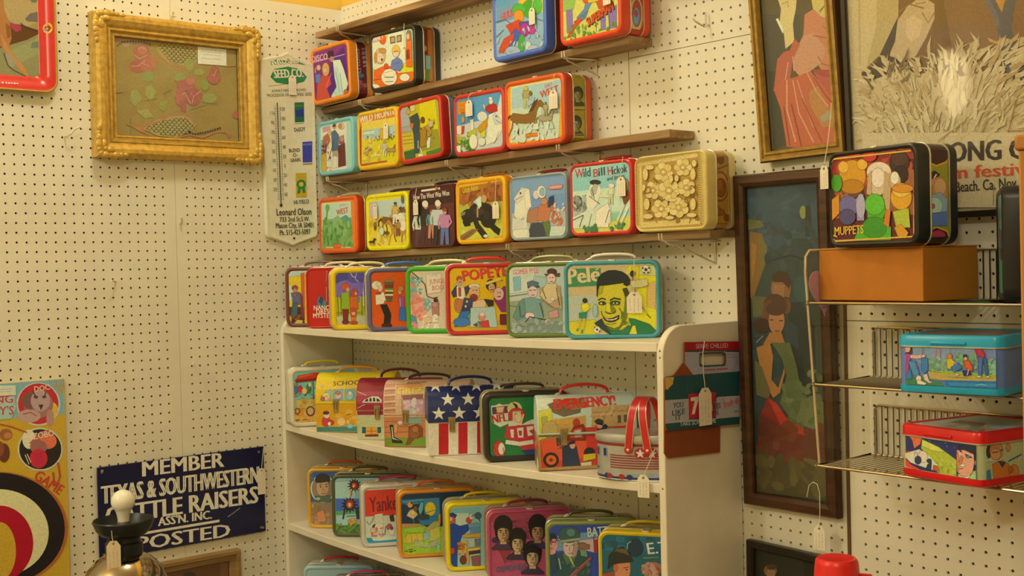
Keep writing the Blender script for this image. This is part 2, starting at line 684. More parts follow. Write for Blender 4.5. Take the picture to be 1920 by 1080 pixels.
ART = {}
ART_SRC = r'''
@disco
P 137,48,146 -932,1624 701,1572 956,-31 -835,51
P 89,37,155 70,1284 699,1545 954,-58 -250,72
L 215,171,235 22 -956,1327 723,1303
T 239,218,239 "DISCO" -891,1343 -113,1306 178
P 121,36,135 -1004,1308 -777,1296 -694,111 -833,78
P 207,83,75 -641,756 -406,880 -60,769 10,543 -221,418 -29,65 -788,71
P 231,99,112 -300,538 36,861 81,880 -221,418
E 215,178,109 -226,1012 175,-30 -16,-200
E 231,187,177 -254,990 105,-18 -7,-91
E 223,187,166 -574,1125 106,-18 -7,-86
P 95,134,235 -752,938 -492,922 -523,655 -737,690
E 199,143,120 -741,1072 45,-8 -9,-108
P 58,32,52 -77,1525 186,1518 206,1341 -81,1324
E 183,134,132 104,1265 112,-20 -7,-90
P 215,239,239 152,1216 498,1183 646,891 822,412 722,243 574,0 363,59 196,673
P 191,227,239 178,997 352,995 585,131 402,0 60,78 -21,171 260,395
L 137,169,239 28 466,789 547,190
L 111,143,235 17 256,877 419,210
E 183,116,86 695,167 110,-17 -8,-94
P 199,231,239 -21,171 163,277 318,39 98,19
@family
P 223,239,235 -1000,1613 1013,1626 1011,129 -980,100
P 183,227,239 -166,1612 974,1627 1008,1013 613,972 559,1599
P 183,227,239 521,1630 993,1629 1007,523 754,557
P 199,213,75 -1037,748 -829,669 -800,359 -1014,284
P 231,116,40 -873,624 -123,675 271,423 1003,400 1011,129 -895,90
P 215,222,63 401,654 1012,645 1013,374 351,412
P 215,178,189 -980,1584 -746,1638 -373,1593 -461,1455 -922,1448
E 231,99,40 -420,1461 156,-23 -6,-138
P 199,231,75 -330,1637 -166,1612 -234,1471
T 239,239,239 "FAMILY" -879,1462 -378,1480 107
P 121,101,75 -90,1485 153,1473 154,1288 -73,1291
P 183,169,132 -50,1453 120,1448 123,1317 -40,1316
P 121,101,75 218,1473 435,1474 435,1281 226,1287
P 183,169,132 249,1443 393,1446 396,1311 252,1313
E 223,187,143 -563,1014 247,-35 -9,-222
E 231,218,223 -557,962 165,-23 -6,-146
E 199,152,86 -773,993 75,-10 -6,-152
E 199,152,86 -433,1147 164,-24 -3,-75
L 127,72,52 13 -626,1010 -563,1009
L 127,72,52 13 -489,1003 -439,1001
E 111,46,40 -476,900 41,-6 -2,-40
P 231,107,52 -830,643 -369,709 -208,611 -466,367 -884,369
E 223,90,40 -287,685 106,-14 -3,-80
E 231,196,97 177,1059 184,-26 -7,-164
E 231,213,212 173,973 136,-19 -4,-94
L 111,90,63 20 75,1037 276,1033
P 111,134,223 -16,811 249,862 445,748 478,569 313,467 34,554 -85,620
L 80,99,177 16 81,698 363,709
E 231,239,239 -157,353 356,-46 -9,-220
E 239,239,239 -132,475 283,-37 -5,-115
L 80,81,86 17 -382,382 66,324
L 80,81,86 17 -346,251 21,217
L 159,160,166 13 -377,507 74,524
E 231,239,239 545,263 220,-28 -4,-104
E 231,239,239 -850,161 250,-31 -4,-91
P 175,116,63 673,1482 756,1568 871,1501 878,1180 662,1212
E 231,196,200 740,1373 70,-11 -3,-83
P 231,116,40 663,1236 900,1250 890,514 635,548
P 159,65,40 653,991 773,1023 801,748 643,745
@family.R
P 105,28,35 -251,1669 6,1700 -14,114 -240,45
P 167,101,29 21,1689 510,1710 477,207 2,91
P 183,116,40 37,1679 167,1689 117,150 19,117
L 137,77,29 29 357,1542 272,935 320,392
E 167,107,52 347,1242 85,9 -6,-175
P 199,129,69 66,567 163,577 165,154 -240,57 -229,391
E 191,143,97 -119,1031 90,10 -3,-89
P 60,107,200 -252,857 -86,849 -97,502 -226,490
P 135,187,200 -86,849 91,842 95,471 -83,454
P 74,154,52 -67,456 30,465 19,142 -110,130
P 199,83,29 -261,388 -132,425 -126,104 -239,70
@disco.R
P 105,18,35 -421,1632 327,1772 341,139 -312,-48
L 191,160,189 37 52,1460 225,1514 225,1412 63,1368
L 191,160,189 37 60,1314 215,1352 209,1264 65,1230
L 191,160,189 37 75,1183 224,1225 218,1131 76,1090
L 191,160,189 37 87,1051 225,1092 219,995 81,954
L 191,160,189 36 -203,1405 -49,1449 -49,1342 -193,1300
L 191,160,189 36 -196,1247 -47,1282
L 191,160,189 36 -194,1181 -44,1218
L 191,160,189 36 -188,1115 -42,1149 -48,1050 -184,1018
L 191,160,189 36 -175,944 -32,980
L 191,160,189 36 -169,839 -18,880 -32,773 -161,744 -156,829
L 191,154,189 18 -239,1626 -219,1417
L 191,154,189 15 239,1735 282,1606
E 89,118,177 -99,660 203,19 -5,-80
E 127,160,226 -199,677 101,10 -2,-37
E 175,83,155 -147,443 169,15 -7,-107
E 167,99,86 119,387 137,12 -4,-70
N 143,54,109 175,107,166 14 3 -313,454 280,241 42
@hulk
P 142,188,239 -950,1811 1048,1608 960,-47 -957,55
P 110,159,223 -950,1811 31,1697 -54,983 -891,979
P 199,213,97 28,1625 990,1548 967,913 528,1170 12,1191
P 231,196,52 26,1552 371,1523 360,1236 45,1294
T 58,171,239 "SPIDER-MAN" -863,1377 -38,1426 222
B 215,81,69 "HULK" -683,1018 -192,1066 185
E 63,171,63 413,1119 281,-50 -8,-215
E 74,187,77 12,1191 264,-47 -5,-130
E 87,196,89 725,1134 167,-30 -7,-196
E 223,154,52 5,1009 196,-34 -6,-159
P 207,68,57 -532,881 2,937 286,779 159,474 -305,585
P 64,101,215 -638,454 -122,739 104,555 -197,311 -554,293
P 203,77,60 -857,283 -604,560 -185,639 -252,430 -709,186
P 60,90,200 0,864 402,832 503,490 106,592
E 175,48,177 223,645 194,-32 -6,-166
E 199,63,186 507,598 124,-21 -4,-107
E 64,178,75 96,338 126,-20 -8,-217
E 199,227,239 334,236 114,-18 -4,-108
E 163,191,239 -261,192 291,-44 -5,-124
E 175,200,239 546,123 224,-34 -3,-93
E 151,182,235 -681,126 239,-36 -3,-81
L 80,107,137 20 -938,1024 -526,1028 -236,831
L 80,107,137 18 620,579 889,285
L 80,107,137 20 -904,645 -596,781
L 95,125,160 19 574,874 961,736
N 126,171,223 179,213,239 30 5 -902,682 930,-114 79
@super
P 206,216,127 -980,1320 1004,1211 922,127 -966,177
P 146,196,112 -980,1320 -380,1276 -550,823 -970,827
P 137,121,215 -811,834 -602,832 -589,291 -804,291
P 137,121,215 599,618 891,666 874,152 633,158
P 137,121,215 352,560 524,564 511,162 364,169
L 105,90,109 17 -255,426 -253,178
L 105,90,109 17 207,382 210,171
L 105,90,109 16 643,476 653,172
P 92,142,220 -455,598 -193,759 -82,1047 219,1025 -42,732 -252,529
P 89,129,200 -561,512 -248,631 -43,698 -149,545 -408,452
P 211,75,46 -807,187 -616,417 -403,589 -252,529 -514,366 -676,183
P 215,90,49 -261,1012 -28,1140 122,1112 -37,868 -188,896
P 223,196,75 -83,1013 169,1035 213,857 -37,868
P 199,83,52 213,857 706,901 747,692 306,670
B 42,37,35 "SUPERMAN" -46,302 830,557 204
B 223,79,43 "SUPERMAN" -75,327 792,584 205
N 110,171,75 79,142,63 40 7 -880,374 868,-64 62
@super.R
P 199,54,40 -395,745 364,802 362,-45 -397,-53
E 199,196,143 19,459 211,23 -12,-398
E 183,72,75 30,493 143,16 -9,-303
E 127,160,235 18,425 105,12 -6,-202
E 191,72,75 11,491 57,6 -2,-74
@blue
P 171,225,239 -956,1583 728,1601 647,17 -986,4
P 235,239,239 -879,1479 672,1502 598,61 -928,55
P 219,166,199 -769,1468 -279,1471 -285,1364 -749,1330
P 146,203,239 -993,891 -789,1090 -818,549 -989,455
P 186,116,94 -729,1193 -397,1295 -302,1043 -529,849 -801,874
P 140,68,67 -853,933 -523,957 -606,423 -879,446
P 219,184,55 -895,665 -564,690 -570,69 -928,55
E 219,193,151 -343,1289 128,-13 -5,-91
P 81,114,169 -236,1278 -19,1337 210,1154 159,680 -213,686
E 203,175,163 -40,1446 116,-12 -4,-80
P 61,57,67 -129,1482 17,1520 40,1437 -121,1427
P 186,175,139 -185,711 134,709 98,525 -168,535
P 235,239,239 -140,546 46,543 27,184 -107,168
L 89,75,67 28 -89,1023 -441,464
E 219,212,223 380,1401 176,-19 -5,-90
E 203,152,97 302,1410 115,-12 -4,-69
P 146,84,91 233,1098 497,1125 535,858 222,887
P 107,52,61 167,839 562,881 580,220 134,203
E 194,148,163 387,1030 135,-13 -5,-90
P 219,239,239 -577,448 -227,419 -237,232 -560,257
P 235,239,239 -401,191 239,194 207,91 -407,84
N 130,111,103 203,203,175 24 9 -844,1095 -296,129 57
@wildf
P 219,141,55 -907,1653 1110,1618 1104,14 -957,85
P 235,221,103 -779,1393 1057,1375 1043,81 -837,153
P 219,221,43 -756,873 1076,825 1044,106 -812,178
P 170,216,239 -720,1154 303,1153 244,830 -731,909
P 203,239,239 -698,1126 -57,1113 -153,995 -703,1023
P 186,221,239 568,1151 1003,1132 1012,856 600,871
N 140,105,79 170,130,91 18 11 -613,963 243,804 43
P 227,184,79 145,1118 302,1128 288,825 155,838
B 239,239,239 "WILD FRONTIER" -864,1371 1168,1462 196
P 170,68,43 -922,1122 -781,1341 -835,179 -954,137
N 203,166,79 235,230,127 40 12 -710,868 350,212 87
P 219,239,239 285,547 444,533 449,305 378,311 362,495 322,316 258,321
P 203,203,199 267,695 474,676 451,519 276,534
L 203,203,199 34 275,685 231,598 244,542
L 203,203,199 34 466,667 509,582 444,542
E 203,184,151 372,721 44,-4 -2,-34
E 194,184,175 374,746 52,-5 -1,-20
E 203,184,151 244,532 16,-1 -1,-14
E 178,139,79 -446,586 182,-16 -2,-51
E 203,166,115 -541,517 92,-8 -5,-103
L 178,157,115 26 515,459 492,385 429,307
L 170,139,91 26 568,454 604,375 600,293
L 170,139,91 26 829,431 819,357 770,278
L 178,157,115 26 881,427 942,346 965,262
P 178,157,115 465,512 519,541 715,509 859,519 929,475 907,417 743,409 541,434 470,470
P 178,157,115 819,507 915,611 994,626 1018,594 951,540 922,461
P 178,157,115 941,616 1007,633 1107,556 1093,535 991,567
P 170,139,91 794,517 890,621 969,647 941,609 873,540
L 170,139,91 31 472,515 404,476 400,408
L 219,230,223 22 -727,508 -352,629
L 235,239,223 50 -272,391 -181,389
L 235,239,223 50 -136,388 -23,383
L 235,239,223 49 18,382 134,377
N 97,75,67 130,130,103 10 13 517,980 987,759 48
L 186,84,55 36 -836,166 481,176
@tilted
P 194,193,43 -985,1707 715,1592 878,23 -866,110
P 170,184,211 -990,1658 -537,1632 -431,1019 -923,1045
P 219,216,31 28,1612 714,1580 773,761 -3,855
P 156,159,55 -450,824 773,761 879,239 -460,279
P 203,193,67 -978,903 -325,854 -309,382 -820,379
P 170,171,187 -923,1045 -389,1037 -345,857 -896,890
L 113,102,43 13 -824,780 -375,750
L 113,102,43 13 -813,678 -365,650
L 113,102,43 13 -801,576 -354,549
P 57,111,73 -782,349 -291,355 -276,81 -762,121
P 61,141,73 215,211 879,239 878,23 238,37
E 59,52,43 -399,1584 88,-15 -7,-78
E 211,212,163 -283,1516 119,-20 -11,-112
E 203,166,127 -495,1427 104,-17 -7,-73
P 61,79,91 -449,1270 -78,1334 19,1097 -52,764 -294,751
P 59,86,115 -290,800 -10,782 -102,230 -303,233
P 203,123,67 -425,1093 -262,1092 -316,952 -396,964
P 186,159,79 80,891 482,975 490,634 131,589
E 113,75,43 139,1103 94,-15 -8,-87
E 203,193,163 480,951 100,-16 -9,-96
P 219,239,239 248,572 447,592 381,309 263,302
L 124,86,55 38 310,807 235,428
L 235,239,239 29 -49,370 86,106
L 235,239,239 26 -109,576 -130,357
N 97,84,55 170,157,67 30 15 19,1097 668,462 45
P 170,139,49 -3,855 273,837 230,379 -9,364
E 219,239,239 -30,146 118,-16 -5,-58
@rocky
P 80,155,239 -963,1513 1019,1500 982,498 -965,558
P 89,166,239 -251,1516 837,1491 791,1135 -198,1095
P 219,230,239 903,1462 1035,1488 997,454 683,912
P 203,216,239 -955,802 -417,857 208,878 996,878 969,139 -945,134
P 235,239,239 -396,504 -114,564 12,247 -130,151 -372,216
E 219,230,239 143,971 204,-22 -5,-129
P 227,235,235 -954,824 -773,849 -710,622 -927,599
P 219,150,49 -878,1459 -482,1452 -549,1112 -870,1125
L 186,111,31 26 -752,1389 -748,1311
L 186,111,31 26 -680,1387 -683,1308
L 186,111,31 26 -609,1387 -612,1309
L 186,111,31 26 -756,1268 -760,1180
L 186,111,31 26 -692,1265 -688,1181
L 186,111,31 26 -628,1266 -624,1187
L 178,75,31 35 -725,1149 -583,1151
P 186,50,55 254,1175 426,1241 528,1272 727,1206 770,1031 452,1023 285,1117
E 227,230,239 513,1317 80,-9 -3,-77
E 235,239,239 499,1393 74,-9 -1,-38
P 219,212,235 173,1292 257,1261 286,1128 220,1179
P 203,159,43 -75,690 276,870 516,930 408,770 197,576 -10,575
P 227,239,239 416,984 754,1032 980,880 969,584 659,274 285,222 336,649
P 203,221,239 549,927 686,997 815,898 941,714 675,700
L 113,111,121 14 679,827 875,721
L 140,141,151 17 374,774 295,480
L 140,141,151 16 659,274 801,516
L 107,107,115 16 590,237 728,353
E 81,75,79 716,909 33,-4 -1,-17
P 203,61,49 -703,798 -596,809 -639,615 -730,580
E 203,159,79 -643,968 71,-8 -3,-88
P 235,239,239 -344,936 -204,943 -216,617 -321,628
L 73,102,163 14 -271,1016 -271,841
P 186,203,55 -463,598 -109,694 -81,517 -431,507
P 203,221,79 58,547 266,612 260,440 53,417
N 203,207,67 138,175,49 40 17 -927,599 -405,285 52
N 48,123,61 81,148,55 40 18 -934,422 -97,105 64
P 235,239,239 -954,291 -758,317 -766,119 -946,112
E 235,239,239 -227,356 173,-16 -8,-196
E 219,235,239 118,324 150,-14 -4,-108
@west1
P 235,173,49 -949,1584 1083,1587 904,137 -1018,108
P 219,239,223 -833,1548 980,1541 847,162 -904,172
P 170,212,239 -808,1524 965,1517 914,878 -844,953
P 198,225,223 -842,1015 915,898 853,182 -888,191
P 178,203,217 282,950 901,920 894,720 245,750
T 194,86,85 "EARLY" 410,1378 684,1408 85
B 194,86,85 "WEST" 247,1148 882,1223 175
L 140,105,55 57 -780,704 -829,525 -962,335
L 91,68,37 57 -670,693 -594,501 -601,300
L 91,68,37 57 -126,636 -145,456 -247,267
L 140,105,55 57 -18,624 108,431 155,228
P 140,105,55 -887,836 -773,906 -363,825 -64,846 79,740 34,601 -303,582 -727,644 -877,733
P 140,105,55 -146,819 51,1068 211,1103 262,1026 125,898 65,706
P 140,105,55 104,1080 238,1118 443,933 415,883 206,960
P 91,68,37 -199,843 -2,1092 160,1154 104,1062 -36,897
L 91,68,37 68 -873,843 -1017,748 -1023,582
P 194,203,151 -354,1240 -189,1220 -182,941 -256,949 -273,1174 -314,956 -381,963
P 170,175,127 -373,1421 -158,1394 -181,1202 -363,1224
L 170,175,127 38 -365,1409 -411,1303 -397,1234
L 170,175,127 38 -166,1384 -120,1279 -188,1231
E 186,175,115 -264,1452 46,-6 -1,-42
E 154,148,103 -262,1483 54,-7 -1,-25
E 186,175,115 -397,1223 17,-2 -1,-17
E 203,203,127 -263,1456 74,-9 -2,-53
P 170,203,235 -260,1115 -42,1213 49,1202 -16,1066 -202,1005
E 124,111,79 -99,1312 55,-7 -2,-53
L 170,166,151 30 205,634 180,538 111,437
L 130,121,91 30 262,628 302,526 298,418
L 130,121,91 30 548,597 537,501 484,400
L 170,166,151 30 604,591 671,487 696,378
P 170,166,151 149,703 209,741 423,698 580,711 656,654 632,579 454,568 233,601 155,649
P 170,166,151 537,696 641,830 726,849 753,808 680,738 648,635
P 170,166,151 669,837 740,858 849,758 834,731 723,772
P 130,121,91 509,709 613,843 699,877 669,827 595,738
L 130,121,91 36 157,707 82,656 79,568
P 162,166,127 378,868 479,857 483,684 438,689 427,828 402,692 362,697
P 178,175,139 366,980 498,965 483,846 372,858
L 178,175,139 23 371,972 344,906 352,864
L 178,175,139 23 492,959 520,893 479,864
E 170,157,115 433,1000 28,-3 -1,-26
E 130,111,79 434,1019 33,-4 -1,-15
E 170,157,115 352,857 10,-1 0,-10
N 203,221,235 219,239,239 40 20 -812,530 815,85 105
L 140,148,127 10 471,360 766,371
P 227,132,49 -303,334 140,322 131,231 -321,257
@west1.R
P 170,162,49 -267,1614 329,1604 222,54 -403,-18
P 140,130,43 -276,912 280,991 275,828 -294,770
P 186,171,61 -301,549 240,623 193,72 -374,24
P 75,79,61 -262,912 -102,1018 94,1032 251,948 238,920 -251,887
E 59,61,55 1,1199 184,14 -6,-174
P 170,171,115 -63,1082 59,1090 68,996 -78,985
E 170,171,115 0,1156 126,9 -4,-130
P 122,123,83 40,1263 112,1225 122,1147 70,1057 8,1030 60,1134
P 59,61,55 -145,1197 -117,1294 6,1347 127,1313 149,1219 76,1248 -46,1243
P 59,61,55 -23,1204 -90,1207 -90,1194 -29,1192
E 45,48,43 -54,1169 20,1 0,-8
P 59,61,55 26,1207 94,1221 93,1208 32,1197
E 45,48,43 56,1177 20,1 0,-8
P 122,123,83 -5,1172 13,1174 26,1123 -20,1115
E 140,75,79 -2,1086 46,3 0,-8
P 75,79,61 -347,199 -183,305 16,316 177,227 163,200 -336,173
E 59,61,55 -78,489 188,11 -6,-178
P 170,171,115 -144,369 -19,377 -10,279 -160,271
E 170,171,115 -79,444 128,8 -4,-133
P 122,123,83 -39,553 35,513 45,434 -8,342 -71,316 -18,421
P 59,61,55 -227,488 -199,587 -73,640 51,603 73,507 -2,538 -126,534
P 59,61,55 -103,494 -171,498 -171,485 -109,482
E 45,48,43 -135,459 20,1 0,-8
P 59,61,55 -53,497 16,510 16,496 -47,486
E 45,48,43 -23,465 20,1 0,-8
P 122,123,83 -85,462 -66,463 -52,410 -99,403
E 140,75,79 -82,373 47,3 0,-8
P 186,175,67 -150,880 249,908 218,824 -209,816
L 203,193,103 12 -293,810 247,857
L 203,193,103 12 -341,186 199,235
@west2
P 239,144,56 -1011,1670 836,1618 1008,40 -1022,91
P 231,239,222 -884,1556 709,1531 737,144 -918,189
P 197,236,239 -853,1518 695,1497 714,984 -845,1017
P 136,190,129 -843,1053 748,1051 738,168 -897,213
P 97,171,186 -5,1016 442,1135 683,985 670,708 -18,735
P 148,197,156 -587,935 2,1156 427,822 162,517 -476,539
T 214,163,189 "EARLY" 109,1396 579,1407 77
B 205,95,102 "WEST" -49,1144 569,1199 169
L 102,178,89 80 -561,1467 -614,1043 -783,264
L 85,158,76 91 -676,1117 -555,257
L 114,190,102 70 -330,888 -329,251
L 97,171,89 61 -820,837 -785,228
L 131,207,116 49 87,941 26,311
E 114,190,102 -552,1396 103,-5 -5,-106
N 85,151,69 148,207,132 60 22 -846,981 739,185 111
P 239,124,56 -263,277 151,279 145,167 -268,178
@west2.R
P 180,197,49 -537,1708 -164,1716 -217,2 -425,5
N 131,132,49 197,197,89 30 23 -423,1383 -206,348 99
@yellow
P 239,236,0 -978,1614 1085,1573 1015,-55 -1114,-2
P 193,222,239 -805,1434 1024,1446 972,894 -172,946 -410,890 -886,979
P 231,207,63 -916,981 -170,980 57,836 969,829 938,111 -986,132
P 239,226,49 -962,642 962,666 962,12 -1019,64
N 197,168,82 239,236,116 60 24 -889,912 938,111 123
P 205,197,239 -867,1386 -506,1400 -404,1025 -826,977
L 131,93,56 52 -172,801 -220,649 -349,484
L 63,47,36 52 -65,797 9,640 1,471
L 63,47,36 52 466,774 446,623 347,459
L 131,93,56 52 571,769 694,613 739,445
P 131,93,56 -276,906 -165,970 235,921 527,953 667,871 622,752 292,720 -120,753 -266,821
P 131,93,56 447,927 640,1145 797,1182 846,1119 712,1005 652,841
P 131,93,56 692,1157 824,1195 1023,1050 996,1006 792,1061
P 63,47,36 395,944 588,1162 747,1222 692,1142 555,997
L 63,47,36 63 -262,913 -402,826 -408,687
L 197,151,76 43 881,472 907,346 997,207
L 120,90,49 43 796,475 726,353 720,215
L 120,90,49 43 364,491 370,365 440,224
L 197,151,76 43 277,494 162,372 112,234
P 197,151,76 969,549 887,608 564,596 327,643 204,585 233,483 503,435 837,436 956,481
P 197,151,76 392,615 247,810 117,854 71,805 177,700 214,559
P 197,151,76 204,825 96,868 -86,761 -66,722 113,753
P 120,90,49 436,626 292,821 163,884 204,812 307,682
L 120,90,49 51 959,556 1062,478 1057,366
E 231,239,239 689,841 225,-10 -9,-197
E 239,239,239 794,672 168,-7 -7,-164
P 239,239,239 332,1039 549,1029 557,715 460,719 438,971 384,722 297,726
P 214,188,116 308,1242 590,1227 559,1009 321,1021
L 214,188,116 47 319,1229 259,1106 277,1029
L 214,188,116 47 579,1215 639,1099 550,1041
E 180,132,89 452,1284 60,-3 -2,-47
E 69,61,63 454,1319 70,-4 -1,-28
E 180,132,89 277,1017 22,-1 -1,-19
P 137,100,63 486,619 645,613 650,382 579,385 563,570 523,387 459,389
P 180,149,76 468,768 675,759 652,599 477,605
L 180,149,76 35 476,758 432,667 445,611
L 180,149,76 35 666,750 710,665 645,622
E 180,132,102 573,800 44,-2 -2,-35
E 52,47,49 574,825 52,-2 -1,-21
E 180,132,102 445,602 16,-1 -1,-14
L 114,86,63 18 65,481 76,427 115,367
L 69,52,36 18 28,482 -3,430 -5,371
L 69,52,36 18 -159,489 -157,435 -127,375
L 114,86,63 18 -197,490 -246,439 -268,380
P 114,86,63 103,514 67,540 -73,534 -175,554 -228,529 -216,486 -99,466 45,466 97,485
P 114,86,63 -147,542 -210,625 -265,643 -285,623 -240,578 -224,518
P 114,86,63 -228,631 -274,649 -352,604 -343,587 -267,600
P 69,52,36 -129,547 -191,630 -246,656 -228,626 -184,570
L 69,52,36 22 99,517 144,483 142,436
E 214,236,239 -248,547 117,-4 -5,-114
L 65,52,49 14 -847,247 -860,207 -894,163
L 52,42,36 14 -818,247 -798,205 -800,160
L 52,42,36 14 -674,242 -679,202 -706,158
L 65,52,49 14 -645,241 -611,200 -599,155
P 65,52,49 -875,275 -845,292 -737,281 -657,290 -619,269 -631,237 -721,227 -833,235 -872,252
P 65,52,49 -679,283 -626,342 -582,353 -569,336 -606,305 -623,261
P 65,52,49 -612,346 -575,357 -520,318 -527,307 -584,321
P 52,42,36 -693,287 -640,347 -596,364 -612,342 -649,302
L 52,42,36 17 -871,277 -909,253 -910,217
P 114,81,63 -609,713 -526,710 -523,591 -560,593 -568,688 -589,594 -623,595
P 148,120,89 -618,789 -510,785 -522,702 -614,706
L 148,120,89 18 -614,784 -637,738 -630,709
L 148,120,89 18 -514,780 -491,737 -525,714
E 131,93,76 -563,806 23,-1 -1,-18
E 52,42,49 -562,819 27,-1 0,-11
E 131,93,76 -631,704 8,0 0,-7
E 114,112,116 827,1425 56,-3 -6,-131
L 103,100,109 18 701,1136 929,1190
@brown
P 80,37,43 -1002,1584 1079,1629 986,-14 -1087,-70
P 63,32,43 -1010,1406 1046,1440 1009,544 -1049,531
P 95,52,56 -187,1135 1034,1162 997,265 -223,307
P 86,42,49 -1055,401 1004,420 987,17 -1085,-37
T 239,239,239 "How The West Was Won" -856,1326 809,1355 142
P 231,239,239 -470,1583 398,1600 396,1543 -473,1528
P 231,239,239 -456,-12 384,3 382,-54 -460,-83
P 97,61,82 -783,537 -417,522 -403,-7 -567,-3 -604,423 -696,1 -844,5
P 205,236,239 -824,880 -348,857 -400,490 -803,505
L 205,236,239 80 -806,858 -908,648 -877,519
L 205,236,239 80 -367,837 -266,643 -416,543
E 205,151,142 -581,953 100,-5 -3,-79
E 86,61,63 -578,1011 119,-6 -2,-48
E 205,151,142 -878,498 37,-1 -1,-32
P 80,47,63 -511,638 -73,620 -57,-16 -253,-11 -297,502 -407,-7 -583,-2
P 48,42,49 -560,1052 9,1023 -53,581 -535,601
L 48,42,49 95 -539,1025 -661,773 -623,617
L 48,42,49 95 -14,998 106,764 -72,645
E 197,139,129 -269,1139 120,-6 -4,-96
E 63,42,49 -266,1209 142,-8 -2,-57
E 197,139,129 -624,592 44,-2 -2,-39
E 231,239,239 -295,1188 142,-8 -4,-96
P 205,149,136 -154,639 116,628 126,232 5,236 -22,554 -90,239 -198,243
P 102,151,169 -184,896 167,879 129,604 -169,616
L 102,151,169 59 -171,879 -246,723 -223,626
L 102,151,169 59 153,864 228,718 117,644
E 214,158,156 -5,950 74,-4 -3,-59
E 148,81,76 -3,994 88,-4 -2,-36
E 214,158,156 -224,610 27,-1 -1,-24
P 48,47,63 97,621 507,604 523,-1 339,4 298,491 195,8 30,13
P 197,217,239 52,1013 584,986 526,567 75,585
L 197,217,239 90 71,988 -43,749 -8,601
L 197,217,239 90 563,963 675,741 508,628
E 197,139,129 324,1096 112,-6 -4,-91
E 214,236,239 326,1163 133,-7 -2,-54
E 197,139,129 -9,576 42,-2 -2,-37
E 231,239,239 300,1172 127,-7 -4,-94
P 97,124,209 422,536 759,523 772,23 621,28 587,430 503,31 367,35
P 197,139,209 385,860 822,839 774,492 404,507
L 197,139,209 74 401,839 308,642 337,520
L 197,139,209 74 805,820 897,637 760,543
E 205,158,156 608,929 92,-5 -3,-75
E 154,76,63 610,984 109,-6 -2,-45
E 205,158,156 336,500 34,-1 -1,-30
E 188,139,116 264,1583 64,-4 -2,-38
@grizzly
P 239,188,36 -977,1622 1026,1634 961,-70 -1071,-43
P 180,124,56 -880,1508 930,1567 906,935 -902,970
P 131,76,43 -734,1330 927,1494 909,1023 -847,1060
P 180,192,89 -923,1064 910,1053 893,581 -940,663
P 197,207,76 -937,725 921,728 871,21 -990,47
P 214,222,63 -372,333 887,434 872,51 -785,72
N 148,90,49 188,120,63 40 27 -831,1459 908,994 122
N 171,188,89 214,226,102 40 28 -914,662 872,51 139
T 231,217,76 "Grizzly Adams" -723,1347 -58,1403 141
E 39,37,43 42,830 529,-26 -9,-241
E 31,30,36 326,667 334,-15 -10,-269
E 39,37,43 -506,736 298,-14 -7,-183
P 31,30,36 -764,594 -507,705 -416,488 -668,467
L 39,37,43 199 -259,694 -120,445 210,162
L 31,30,36 179 322,547 601,357 786,261
E 63,56,56 -56,835 243,-12 -4,-90
E 52,47,49 280,729 125,-6 -5,-120
P 165,217,239 -293,1090 10,1254 152,1156 -50,986
P 214,239,239 -191,1145 57,1221 72,979 -54,896
E 205,168,129 176,1154 116,-7 -4,-108
L 188,151,116 71 -100,958 -111,687
P 148,112,76 -881,229 -370,394 -74,383 -478,185 -836,74
L 114,81,49 33 -835,104 -272,360
P 131,132,102 -805,842 -602,863 -656,773 -809,750
E 205,236,239 211,192 96,-3 -2,-42
@lone
P 119,163,239 -965,1518 1087,1539 1035,-3 -1048,-21
P 131,173,239 -940,1482 1062,1509 1024,1088 -927,1105
P 180,197,209 -995,697 1057,663 1035,13 -1047,-4
P 214,226,239 -972,594 -430,501 -292,57 -1020,12
P 231,239,239 -855,930 -768,1164 -606,1323 -300,1270 -263,898 -425,636 -740,515 -891,658
P 222,231,239 -902,1069 -607,1307 -403,1243 -565,1050 -777,925
P 239,239,239 -507,1216 -300,1270 -240,829 -446,772
L 148,139,142 17 -825,1030 -562,1117
E 103,93,96 -637,1190 31,-2 -1,-27
L 214,226,239 112 -685,580 -954,387
L 222,236,239 93 -451,637 -545,167
P 231,239,239 -957,284 -386,296 -396,26 -967,28
P 180,132,116 -370,735 -13,817 181,641 -27,416 -431,467
P 197,129,102 39,848 339,898 480,725 372,432 -24,483
E 222,217,239 -52,1120 110,-7 -4,-114
E 239,239,239 150,1175 158,-10 -5,-153
E 148,190,239 175,1173 99,-6 -3,-100
P 52,66,106 417,1026 590,1065 605,818 359,781
E 197,149,129 241,937 118,-7 -3,-86
P 188,124,106 484,824 655,848 600,653 479,692
P 86,93,116 -279,427 224,439 408,67 -343,59
E 65,76,102 -34,216 299,-11 -7,-201
P 97,132,82 173,408 422,463 457,65 309,53
N 180,95,82 214,139,129 26 30 477,626 949,277 65
N 214,197,196 231,226,235 16 31 582,852 1004,503 57
P 231,149,182 376,1260 500,1305 926,1310 885,1211 497,1213
L 222,178,169 41 508,1258 858,1268
P 205,226,239 466,329 998,308 988,14 407,34
@wildbill
P 165,226,239 -919,1648 1049,1678 999,47 -1020,89
P 146,214,239 -924,1488 1027,1650 985,981 -939,1038
P 205,239,239 -938,1070 1010,1101 993,552 -957,522
P 214,222,116 -1009,396 1010,398 977,32 -1020,89
P 148,207,182 -300,491 601,510 595,325 -588,217
T 197,61,63 "W" -842,1379 -549,1390 212
T 56,61,82 "ild" -549,1390 -317,1399 204
T 197,61,63 "B" -216,1366 -51,1373 183
T 56,61,82 "ill" -42,1379 166,1389 188
T 197,61,63 "H" 265,1376 408,1384 187
T 56,61,82 "ickok" 416,1383 890,1404 180
T 56,61,82 "and Jingles" 234,1253 800,1287 87
E 86,100,109 -758,770 169,-9 -6,-192
N 120,129,136 188,207,222 40 33 -942,973 -488,436 80
